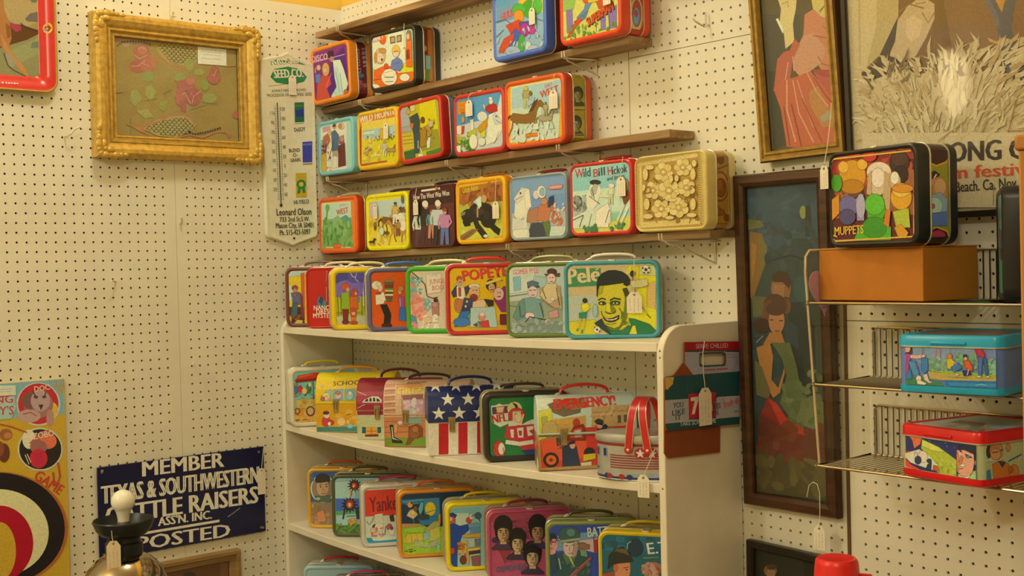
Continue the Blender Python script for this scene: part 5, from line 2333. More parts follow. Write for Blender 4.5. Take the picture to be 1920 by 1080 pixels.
E 234,201,103 1265,2445 202,-19 -6,-203
E 169,131,144 958,2605 381,-35 -11,-353
E 130,100,111 763,2724 228,-20 -7,-221
E 195,173,200 1011,2702 250,-22 -9,-282
E 111,84,95 895,2813 60,-5 -1,-40
E 111,84,95 1114,2794 60,-5 -1,-40
P 73,61,79 958,2605 1088,2594 1014,2449
L 92,73,87 30 820,2971 913,2761
L 92,73,87 30 1169,2941 1114,2794
E 205,173,192 702,2327 297,-29 -5,-170
E 195,156,168 1248,2223 101,-10 -7,-223
L 149,109,128 30 556,2392 754,2423 900,2308
T 239,239,239 "DOC" 869,2946 1260,2974 141
E 214,229,239 973,1431 584,-68 -17,-565
E 46,45,55 973,1431 544,-63 -16,-525
E 239,239,239 684,1726 168,-19 -8,-251
P 205,106,103 681,1625 987,1895 1188,1924 1384,1699 1129,1626 827,1559
E 239,131,111 1179,1620 222,-25 -6,-203
E 169,117,128 925,1497 220,-25 -5,-181
E 214,56,79 916,1195 230,-28 -8,-252
P 205,50,103 772,1363 1071,1379 1011,1031 811,1031
L 239,239,239 20 573,1336 664,1074
L 239,239,239 20 623,1351 715,1118
T 239,239,239 "ZOBO" 792,1704 1335,1746 161
L 188,89,79 34 -31,2191 255,2097 640,1906
E 169,109,87 104,1914 164,-18 -4,-149
E 205,140,103 152,1884 96,-10 -2,-79
E 111,67,63 42,1449 144,-17 -7,-247
E 149,89,79 -51,1559 96,-11 -6,-198
P 205,84,103 -201,2909 280,2917 350,2661 263,2370 -217,2368
P 171,218,239 -107,2852 328,2913 387,2608 261,2311 -124,2309
T 214,67,95 "KING" -423,2742 303,2716 196
T 214,67,95 "TOY'S" -451,2440 313,2415 215
L 188,89,79 51 1414,1032 1465,668 1398,498 1298,537 1280,794
T 214,56,87 "GAME" 761,699 1419,163 261
E 188,112,71 -65,-498 1691,-268 -44,-1463
E 32,33,47 -112,-490 1657,-263 -44,-1441
E 234,239,209 -115,-589 1232,-198 -34,-1116
E 188,22,63 -124,-860 834,-139 -29,-968
E 214,184,71 -130,-1058 394,-67 -22,-740
P 224,239,239 -97,3187 384,3157 386,2908 -105,2921
L 188,201,239 15 -5,3080 284,3076
L 188,201,239 15 -6,3021 283,3016
@sign
P 17,25,79 -2498,1265 2512,1240 2546,-1282 -2486,-1262
B 239,239,239 "MEMBER" -1220,858 1237,826 413
B 239,239,239 "TEXAS & SOUTHWESTERN" -2397,261 2353,213 480
B 239,239,239 "CATTLE RAISERS" -2297,-328 2301,-376 488
B 239,239,239 "ASS'N. INC." -813,-589 811,-621 237
P 239,239,239 -1304,-683 1052,-688 1050,-762 -1307,-754
B 239,239,239 "POSTED" -1467,-1163 1363,-1224 369
L 130,134,168 35 1314,-653 1524,-553 1713,-449
E 169,179,200 -2369,1158 36,-5 -1,-35
E 130,140,160 2448,-1140 43,-7 -1,-38
@tray
P 159,146,104 -893,1378 1025,1651 1005,-1284 911,-1362 -980,-1517
P 173,159,123 63,1286 1018,1418 980,157 537,-100 117,152
P 109,106,110 614,185 755,340 987,414 979,134 657,121
P 142,146,117 -952,-597 968,-216 994,-1285 -980,-1517
P 149,159,123 227,-661 967,-263 977,-681 396,-1013
P 93,62,38 180,22 540,16 949,-79 970,-170 643,-366 253,-521 -40,-641 -216,-613
P 165,62,98 226,50 494,-13 513,-126 376,-187 266,-107
L 62,48,44 28 496,57 652,-65 926,-105
P 173,122,80 -850,1384 47,1512 80,376 225,27 258,-360 159,-668 -39,-596 -897,-188
P 190,141,98 -28,-230 141,-532 311,-837 531,-1047 662,-1244 613,-1340 459,-1192 221,-845 48,-678
P 142,90,56 114,37 222,-65 237,-339 146,-371
P 157,159,147 90,-766 223,-799 352,-971 280,-1115 147,-1081
L 77,81,86 32 45,-770 147,-1081 278,-1184 591,-1319
P 109,136,129 778,-422 964,-357 958,-543 728,-566
E 95,125,110 858,700 92,11 -2,-70
@traymarks
E 206,206,56 1150,-30 112,12 -4,-140
E 93,76,56 1138,-38 61,7 -2,-61
E 142,143,153 1080,-68 37,4 -1,-33
L 239,239,239 36 -85,-1551 -30,-1551
L 239,239,239 32 14,-1552 59,-1551
L 239,239,239 32 81,-1551 126,-1550
L 239,239,239 32 148,-1548 193,-1547
L 239,239,239 32 215,-1548 271,-1545
L 239,239,239 27 287,-1546 339,-1545
@red
P 91,84,65 -767,1060 979,699 1001,-2289 -770,-2274
P 79,77,71 -774,570 141,394 73,-374 -774,-663
P 63,68,60 -768,-602 -359,-667 -422,-2188 -768,-2258
P 215,207,160 -432,991 112,878 44,532 -54,251 -50,-112 -281,-223 -291,82 -382,312 -318,603
P 230,239,236 -466,419 -408,432 -301,175 -320,94
L 167,140,101 20 -292,689 -141,719 -133,597
P 207,198,136 412,816 979,699 945,93 630,270 463,391
P 199,135,113 247,373 469,449 630,270 959,61 964,-290 949,-873 539,-779 387,-486 173,-61
P 199,153,136 175,-32 428,-18 678,-387 586,-638 290,-769 30,-849 -134,-642 -71,-350
P 183,102,89 -503,-399 -323,-277 -175,-272 -45,-52 88,-196 -118,-463 -229,-870 -455,-897 -657,-1051
P 183,91,95 361,-780 951,-844 994,-1349 792,-1497 481,-1037
P 167,77,71 293,-740 917,-839 939,-989 561,-930
P 191,104,83 -652,-990 -375,-847 -78,-832 290,-769 674,-1244 909,-1748 1003,-2260 -98,-2286 -425,-2219 -504,-1441
P 183,135,89 218,-1178 441,-1091 708,-1663 752,-1964 474,-1930 228,-1479
L 215,167,160 34 -302,-859 -356,-1461 -196,-2153
L 215,162,148 30 -156,-881 -70,-1560 236,-2202
L 207,153,136 27 -47,-897 90,-1400 262,-1904
L 207,158,142 30 184,-752 395,-1203 649,-1536
L 139,68,54 27 -425,-1391 -348,-2197
L 139,68,54 27 -235,-1355 -59,-2259
L 139,77,60 23 29,-1271 298,-1909 448,-2226
L 139,77,60 20 351,-898 600,-1292 914,-1690
L 222,180,183 20 -233,-505 -338,-853
L 222,180,183 20 -113,-403 -103,-707
L 159,100,89 19 492,-504 583,-667 920,-810
L 159,100,89 19 423,-76 764,-196 959,-348
L 175,117,101 19 647,61 945,-111
L 151,91,71 19 603,364 753,482 926,476
P 167,162,148 439,-1717 679,-1600 750,-1787 483,-1827
P 191,86,77 752,-1964 1030,-1940 1039,-2235 796,-2266
@poster
P 117,88,57 -3079,1070 236,348 127,-2278 -3141,-1793
P 133,102,75 -1514,729 236,348 154,-1634 -1203,-1435
P 183,170,131 -3079,1070 -2190,876 -2289,-653 -2604,-1151 -3126,-1514 -3184,-1305
P 200,189,155 -3033,1060 -2628,972 -2759,-653 -3029,-1447 -3142,-1471
P 192,175,149 -2335,-684 -2081,-417 -1774,-280 -1652,-379 -1530,-476 -1543,-739 -1726,-1052 -1955,-1363 -2220,-1442 -2499,-1284
P 208,189,167 -2114,-643 -1960,-592 -1796,-735 -1851,-994 -2028,-1082 -2151,-947
L 144,109,81 29 -2282,-498 -2036,-386 -1743,-515
L 144,109,81 24 -1789,-583 -1672,-794 -1538,-627
L 160,128,100 24 -1908,-409 -1695,-409
P 67,58,51 -3126,-1514 -2796,-1360 -2405,-750 -2286,-575 -2375,-1029 -2521,-1281 -1961,-1478 -1839,-1611 -2408,-1689 -2924,-2060 -3128,-1995
P 94,95,112 -593,-349 -362,-392 -247,-849 -59,-449 53,-470 -89,-1165 111,-1772 92,-2238 -211,-2236 -361,-2144 -294,-1496 -352,-1049
P 106,109,131 -519,-436 -307,-911 -317,-1128 -529,-654
P 192,147,81 -352,-612 -181,-643 -247,-849
P 192,158,124 -535,-1239 -364,-1339 -247,-1285 -97,-1344 58,-1243 16,-1362 -176,-1412 -366,-1383 -499,-1318
P 200,179,146 -267,-1318 -153,-1335 -177,-1441 -253,-1429
P 204,193,167 -3141,-1793 -2812,-1675 -2225,-1558 -1887,-1720 -1630,-1678 -1306,-1874 -898,-1853 -504,-1869 -284,-2154 129,-2242 14,-5031 -3286,-4944
V 204,193,167 187,175,143 240 101 -3075,-1440 60,-2994 172
V 213,207,186 196,184,155 170 102 -3082,-1560 72,-2705 172
V 183,165,131 175,151,118 40 103 -3044,-1725 60,-2994 172
V 111,88,69 129,109,88 8 104 -3034,-1526 -2156,-1917 172
P 208,200,180 -3165,-2676 98,-2997 44,-4301 -3243,-4129
V 200,189,155 216,210,195 60 105 -3078,-2363 48,-3283 172
L 144,107,81 19 -204,-2968 -28,-2404
L 160,126,94 15 -240,-2927 62,-2957
L 175,142,106 16 -1566,-2987 -976,-2666
L 144,119,88 16 -1749,-1508 -1546,-1689
L 96,81,69 16 -1599,-2792 -1458,-2463
L 167,137,100 16 -1612,-3059 -1354,-2892
B 63,58,63 "LONG C" -1543,-3380 79,-3445 352
B 208,91,69 "film festival" -1642,-3696 346,-3733 223
T 63,58,63 "Beach. Ca. Nov" -1246,-3952 -93,-3950 190
@carton_L
P 177,30,42 -666,1271 1104,1187 1097,975 -672,1075
P 37,88,108 -671,1100 1098,995 1096,956 -672,1063
P 174,177,220 -672,1069 -216,1040 -231,581 -419,564 -680,830
P 174,177,220 630,986 1096,956 1083,533 615,542
P 174,177,220 -245,737 640,687 635,541 -250,576
P 174,177,220 -235,1047 650,997 649,972 -236,1022
L 37,88,108 35 -132,735 542,706 617,755 627,913 551,981 -123,1009 -200,967 -210,797 -132,735
P 37,88,108 -1268,598 -419,576 1083,539 1066,7 -1319,118 -1313,299
P 220,187,101 -1286,587 -1025,580 -1066,437 -1240,329 -1293,358
P 183,187,220 -1319,124 1066,13 1051,-448 -1316,-361
P 37,88,108 -1316,-355 1051,-442 1046,-602 -1276,-510
T 229,187,239 "SERVE CHILLED" -327,1121 711,1076 93
L 183,103,116 32 -68,649 296,635
L 183,103,116 32 325,636 687,626
L 140,143,175 8 647,928 1044,902
L 140,143,175 8 670,875 1043,850
L 122,109,131 8 844,576 1092,815
T 38,83,101 "YOU" -1073,-62 -763,-61 109
T 38,83,101 "LIKE" -1105,-212 -713,-207 109
T 38,83,101 "IT" -1009,-313 -835,-312 97
P 52,83,108 -616,228 282,189 281,157 -617,191
P 202,46,71 -599,189 281,157 264,-371 -596,-323
P 239,239,239 -527,109 -293,113 -285,56 -417,-242 -510,-245 -408,36 -529,35
T 239,239,239 "up" -239,-247 171,-255 280
L 52,83,108 19 -606,-335 264,-383
T 38,83,101 "IT" 177,-67 332,-62 113
T 38,83,101 "LIKES" 77,-196 415,-196 113
T 38,83,101 "YOU" 139,-340 343,-334 113
T 220,103,123 "Fresh up" 542,-214 1031,-125 139
L 220,103,123 16 470,2 518,-47
T 220,234,239 "TAKE SOME HOME" -886,-448 260,-490 86
L 86,150,190 12 855,-314 1025,-317
L 65,124,153 8 -626,487 -634,241
@tall
P 44,67,76 -1005,3303 953,3209 1432,-3142 -928,-3451
P 49,80,106 -871,3258 871,3180 873,2161 -875,2113
P 57,89,114 -45,3135 500,3102 509,2277 4,2226
N 41,67,89 57,89,120 30 111 -873,3223 823,1924 241
E 131,146,83 508,2675 82,-4 -5,-137
P 41,50,51 571,2789 695,2816 711,2167 547,2172
P 100,107,70 -899,2598 -546,2546 -485,2420 -909,2365
P 131,100,45 -866,2328 -557,2281 -438,1958 -497,1605 -738,1108 -836,893 -924,928
P 116,111,64 -648,2213 -435,2029 -448,1710 -637,1393
P 160,118,51 -852,2112 -699,2036 -765,1538 -866,1252
P 85,94,64 -878,964 -480,930 -540,538 -853,497
N 38,58,70 55,76,95 24 112 -421,2382 808,1515 158
L 30,45,51 40 -450,1675 157,1803 569,1691
E 44,80,95 423,1106 206,0 -11,-277
P 26,41,51 34,827 412,829 682,350 706,-1163 342,-979 122,-151
P 41,63,83 -23,476 268,341 291,-145 43,-14
E 131,94,70 -105,1107 255,0 -13,-316
P 60,36,31 -331,1390 -154,1494 59,1456 156,1246 108,1107 -56,1247 -293,1249
P 152,111,83 -294,1213 5,1177 -48,931 -304,966
E 100,63,45 31,757 110,1 -7,-175
L 55,32,27 27 -217,980 -132,966
L 55,32,27 27 -26,932 79,914
E 70,41,33 -270,754 300,3 -10,-248
P 100,58,45 -551,823 -351,895 -374,328 -552,253 -657,393
E 55,36,39 -637,322 220,5 -7,-165
E 167,120,89 -239,437 206,4 -11,-283
E 70,45,39 -251,684 258,3 -6,-141
L 60,36,33 24 -413,448 -325,456
L 60,36,33 23 -175,438 -76,440
L 100,50,39 24 -291,216 -170,226
P 160,116,76 -423,184 -120,192 -43,-17 -609,-70
P 167,120,70 -790,-148 -432,-29 -356,-311 -420,-812 -253,-980 -134,-690 -85,-546 -68,-651 -214,-1084 -392,-1202 -599,-893 -717,-541
P 87,102,70 -388,-28 85,-13 235,-496 339,-1049 702,-1267 949,-1181 927,-1765 432,-1878 104,-1696 -223,-1297 -28,-720 -141,-337
P 102,118,83 335,-1153 868,-1187 889,-1700 433,-1843 236,-1545
N 72,98,70 110,124,95 36 113 -151,-585 847,-1738 118
P 100,100,70 -846,-402 -673,-539 -473,-1029 -481,-1243 -832,-1159
L 131,153,170 20 -786,-40 -602,108
P 131,41,33 -523,-1175 -267,-1335 -22,-1635 309,-1818 721,-1852 654,-2550 -271,-2509 -837,-2352 -762,-1623
P 175,54,45 -524,-1211 -309,-1303 -63,-1603 311,-1783 681,-1842 678,-1911 -32,-1905 -240,-1724
P 100,41,33 -759,-1550 -411,-1667 -76,-1923 718,-1921 912,-2178 853,-2666 152,-2605 -750,-2415
N 85,41,33 116,58,39 30 114 -725,-1800 820,-2463 243
P 70,67,45 -837,-2352 152,-2605 892,-2696 873,-3215 -875,-3262
N 70,65,39 100,94,58 40 115 -798,-2493 837,-3082 203
@low
P 24,30,30 -1075,2729 1595,3138 1573,740 -1114,126
E 124,95,66 -485,1213 174,35 -2,-128
E 151,122,96 -467,1153 116,24 -2,-112
E 66,51,42 -445,1300 135,27 -1,-64
@low2
P 130,89,55 -179,1478 2255,1276 2198,-594 -227,-94
P 111,73,47 -184,1335 1924,1183 1872,-527 -227,-94
E 56,45,47 954,838 196,-36 -3,-110
@black
P 54,99,127 -13672,2418 3094,1579 2604,59 -6589,-189
P 155,181,239 -4541,1917 -447,1674 1865,1082 -1393,1136
P 66,181,149 -3190,752 2810,698 2621,112 -2663,-27
N 66,181,149 120,140,174 30 121 -5589,1887 2630,139 1021
P 66,50,55 -612,1247 1865,1082 1715,639 -129,690
'''
_k = None
for _l in ART_SRC.split('\n'):
    if _l.startswith('@'):
        _k = _l[1:]
        ART[_k] = []
    elif _l:
        ART[_k].append(_l)

# ================================================================ THE SETTING
floor = structure(MB().box(-0.2, -4.6, -0.05, 5.2, 0.2, 0).build('floor', FLOORM))
ceiling = structure(MB().box(-0.2, -4.6, 3.4, 5.2, 0.2, 3.45).build('ceiling', CEILM))
PEG_TOP = 2.262
wall_back = MB().box(-0.12, 0.014, 0, 5.0, 0.12, PEG_TOP + 0.004, 0)  # dark face painted in behind the peg holes for their shade, both walls
wall_back.box(-0.12, 0.0142, PEG_TOP + 0.004, 5.0, 0.12, 3.4, 1)
wall_back = structure(wall_back.build('wall_back', [DARKBACK, YELLOW], smooth=False))
wall_left = MB().box(-0.12, -4.5, 0, -0.014, 0.014, PEG_TOP - 0.006, 0)
wall_left.box(-0.12, -4.5, PEG_TOP - 0.006, -0.0142, 0.014, 3.4, 1)
wall_left = structure(wall_left.build('wall_left', [DARKBACK, YELLOW], smooth=False))
IN = 0.0254


def pegboard(x0, x1, z0, z1, fx, fz, to3, parent, holes=True):
    """hardboard sheet with a real hole every inch; to3(x, depth, z) -> local point; fx, fz: hole phase in inches"""
    th, r = 0.005, 0.0032
    V, F = [], []

    def quad(a, b, c, d):
        n = len(V)
        V.extend([to3(a, 0, b), to3(c, 0, b), to3(c, 0, d), to3(a, 0, d)])
        F.append((n, n + 1, n + 2, n + 3))
    if holes:
        i0 = math.ceil((x0 / IN) - fx + 0.5)
        i1 = math.floor((x1 / IN) - fx - 0.5)
        j0 = math.ceil((z0 / IN) - fz + 0.5)
        j1 = math.floor((z1 / IN) - fz - 0.5)
        gx0, gx1 = (i0 + fx - 0.5) * IN, (i1 + fx + 0.5) * IN
        gz0, gz1 = (j0 + fz - 0.5) * IN, (j1 + fz + 0.5) * IN
        quad(x0, z0, gx0, z1)
        quad(gx1, z0, x1, z1)
        quad(gx0, z0, gx1, gz0)
        quad(gx0, gz1, gx1, z1)
        oc = [(r * math.cos(k * PI / 4), r * math.sin(k * PI / 4)) for k in range(8)]
        h = IN / 2
        cs = [(h, -h), (h, h), (-h, h), (-h, -h)]
        for i in range(i0, i1 + 1):
            for j in range(j0, j1 + 1):
                cx, cz = (i + fx) * IN, (j + fz) * IN
                n = len(V)
                V.extend([to3(cx + a, 0, cz + b) for a, b in cs])
                V.extend([to3(cx + a, 0, cz + b) for a, b in oc])
                V.extend([to3(cx + a, th, cz + b) for a, b in oc])
                for s in range(4):
                    k = (2 * s - 1) % 8
                    F.append((n + s, n + (s + 1) % 4, n + 4 + (k + 2) % 8, n + 4 + (k + 1) % 8, n + 4 + k))
                for k in range(8):
                    k2 = (k + 1) % 8
                    F.append((n + 4 + k, n + 4 + k2, n + 12 + k2, n + 12 + k))
    else:
        quad(x0, z0, x1, z1)
    n = len(V)
    V.extend([to3(x0, 0, z0), to3(x1, 0, z0), to3(x1, 0, z1), to3(x0, 0, z1), to3(x0, th, z0), to3(x1, th, z0), to3(x1, th, z1), to3(x0, th, z1)])
    for a, b in ((0, 1), (1, 2), (2, 3), (3, 0)):
        F.append((n + a, n + b, n + 4 + b, n + 4 + a))
    me = bpy.data.meshes.new('pegboard_panel')
    me.from_pydata(V, [], F)
    me.materials.append(PEG)
    o = bpy.data.objects.new('pegboard_panel', me)
    COL.objects.link(o)
    o.parent = parent
    return o


def bk(x, d, z):
    return (x, d, z)


def lf(x, d, z):          # x runs from the corner (0) towards the viewer
    return (-d, -x, z)


SEAM = 1.2335
pegboard(0.0, SEAM - 0.0012, 1.530, PEG_TOP + 0.004, 0.58, 0.70, bk, wall_back)
pegboard(0.0, SEAM - 0.0012, 0.25, 1.5285, 0.20, 0.86, bk, wall_back)
pegboard(SEAM + 0.0012, 3.3, 1.929, PEG_TOP + 0.004, 0.72, 0.52, bk, wall_back)
pegboard(SEAM + 0.0012, 1.8145, 0.25, 1.9275, 0.86, 0.30, bk, wall_back)
pegboard(1.8215, 3.3, 1.3185, 1.9275, 0.95, 0.45, bk, wall_back)
pegboard(1.8215, 3.3, 0.25, 1.3170, 0.03, 0.29, bk, wall_back)
pegboard(3.3, 5.0, 0.25, PEG_TOP + 0.004, 0.1, 0.3, bk, wall_back, holes=False)
pegboard(0.0, 0.5715, 0.25, PEG_TOP - 0.006, 0.10, 0.44, lf, wall_left)
pegboard(0.5725, 2.65, 0.25, PEG_TOP - 0.006, 0.95, 0.45, lf, wall_left)
pegboard(2.65, 4.4, 0.25, PEG_TOP - 0.006, 0.1, 0.3, lf, wall_left, holes=False)
o = MB().box(1.8148, -0.003, 0.3, 1.8212, 0.012, 1.60).build('gap_shade_strip_1', wood('dark_strip', (0.16, 0.08, 0.03), (0.09, 0.045, 0.02), axis=(14, 14, 1)))  # dark strip standing in for the shaded edge where two panels meet
structure(o)

# ================================================================ BOOKCASE AND BOARDS
bc = thing('bookcase', 'white painted bookcase with rounded side panels standing in the corner', 'bookcase', (0.776, -0.126, 0))
D0, D1 = -0.124, 0.122          # local depth range
panel_z = 1.3125


def side_panel(x0, x1):
    r = 0.062
    out = [(D1, 0.0), (D1, panel_z)]
    for k in range(9):
        a = rad(90 + 90 * k / 8)
        out.append((D0 + r + r * math.cos(a), panel_z - r + r * math.sin(a)))
    out.append((D0, 0.0))
    return MB().loops([[(x0, y, z) for y, z in out], [(x1, y, z) for y, z in out]], [0], 0, 0)


side_panel(-0.774, -0.756).build('side_panel', WHITEWOOD, bc, bevel=0.002)
side_panel(0.756, 0.774).build('side_panel', WHITEWOOD, bc, bevel=0.002)


def shelf(z, sag, th=0.0195):
    n = 14
    L = []
    for k in range(n + 1):
        t = k / n
        x = -0.756 + 1.512 * t
        zz = z - sag * 4 * t * (1 - t)
        L.append([(x, D0 + 0.001, zz - th), (x, D1, zz - th), (x, D1, zz), (x, D0 + 0.001, zz)])
    MB().loops(L, [0] * n, 0, 0).build('shelf', WHITEWOOD, bc, angle=50, bevel=0.0015)


for z, sg in ((1.2785, 0.0075), (0.9865, 0.022), (0.686, 0.017), (0.40, 0.012), (0.11, 0.0)):
    shelf(z, sg)
MB().box(-0.756, D0 + 0.01, 0.0, 0.756, D0 + 0.03, 0.09).build('kickboard', WHITEWOOD, bc)
# little heads of the nails in the right side panel
nl = MB()
for z in (1.262, 1.248, 0.978):
    nl.lathe([(0.0022, 0), (0.0012, 0.0008)], 8, 0)
    for i in range(len(nl.v) - 16, len(nl.v)):
        x, y, zz = nl.v[i]
        nl.v[i] = (0.766 + x, D0 - zz, z + y)
nl.build('nail_head', mat('rusty_nail', (0.2, 0.12, 0.07), 0.6, 0.5), bc)


def board(label, x0, x1, z0, z1, depth, th=0.0185):
    t = thing('shelf_board', label, 'shelf', ((x0 + x1) / 2, -depth / 2 - 0.001, (z0 + z1) / 2), group='rough boards on the back wall')
    L = []
    rnd = random.Random(int(x1 * 1000))
    n = 18
    hw = (x1 - x0) / 2
    for k in range(n + 1):
        f = k / n
        x = -hw + 2 * hw * f
        z = (z1 - z0) * (f - 0.5)
        w1, w2 = rnd.uniform(-.0012, .0012), rnd.uniform(-.0012, .0012)
        y0 = -depth / 2 + w1
        L.append([(x, y0, z - th + w2), (x, depth / 2, z - th), (x, depth / 2, z), (x, y0, z + w1 * 0.3)])
    MB().loops(L, [0] * n, 0, 0).build('plank', BOARD, t, angle=50, bevel=0.0015)
    return t


board('topmost rough wooden board, empty, running out of the top of the picture', 0.024, 1.60, 2.1725, 2.1725, 0.110)
board('second rough board from the top carrying four lunch boxes', 0.006, 1.311, 1.9465, 1.9632, 0.078)
board('third rough board from the top carrying five western lunch boxes', 0.008, 1.433, 1.7318, 1.7365, 0.084)
board('lowest rough board, carrying seven lunch boxes just above the bookcase', 0.008, 1.544, 1.4930, 1.5125, 0.086)


def bracket(x, zb, label, reach=0.118, tip=0.016, brace=True, drop=0.05, skew=0.0):
    """zinc wire shelf bracket: twin arms under the board, upturned tips, a brace down to the wall.
    skew: sideways slip of the front end"""
    t = thing('shelf_bracket', label, 'bracket', (x, 0, zb), group='wire brackets under the boards')
    r = 0.0020
    zz = -0.0022
    for sx in (-0.0045, 0.0045):
        MB().tube([(sx, 0.004, zz), (sx + skew * 0.5, -reach * 0.5, zz), (sx + skew, -reach + 0.006, zz), (sx + skew, -reach - 0.0015, zz + 0.003), (sx + skew, -reach - 0.003, zz + tip)], r, 6).build('arm', STEEL, t)
    MB().tube([(-0.014, -0.002, zz - 0.004), (0.014, -0.002, zz - 0.004)], 0.0022, 6).build('crossbar', STEEL, t)
    if brace:
        MB().tube([(0, -0.0035, zz - 0.004), (0, -0.0035, -drop), (0, -0.001, -drop - 0.006)], 0.0022, 6).build('wall_leg', STEEL, t)
        MB().tube([(0, -0.003, -drop - 0.004), (skew * 0.7, -reach * 0.72, -0.014), (skew * 0.85, -reach * 0.86, -0.010), (skew * 0.95, -reach + 0.008, -0.0055)], r, 6).build('brace', STEEL, t)
    return t


BZ4 = lambda x: 1.4930 + 0.0127 * x - 0.0187
BZ3 = lambda x: 1.7318 + 0.0033 * x - 0.0187
BZ2 = lambda x: 1.9465 + 0.0128 * x - 0.0187
bracket(1.487, BZ4(1.487), 'wire bracket under the lowest board below the tan leather-look box', skew=-0.055)
bracket(0.905, BZ4(0.905), 'wire bracket under the lowest board below the rider with blue sky', skew=0.012)
bracket(0.06, BZ4(0.06), 'wire bracket under the left end of the lowest board', skew=-0.035)
bracket(0.12, BZ3(0.12), 'wire bracket under the third board below the pale blue box', skew=-0.035)
bracket(1.13, BZ3(1.13), 'wire bracket under the third board below the orange western box', skew=-0.02)
bracket(0.675, BZ3(0.675), 'wire bracket under the middle of the third board', skew=0.0)
bracket(1.128, BZ2(1.128), 'wire bracket under the second board below the red box', reach=0.088, skew=-0.025, drop=0.035)
bracket(0.235, BZ2(0.235), 'wire bracket under the left part of the second board', reach=0.088, skew=-0.01)
bracket(0.150, 2.1540, 'wire bracket under the left end of the topmost board', reach=0.117, skew=0.01, tip=0.024)

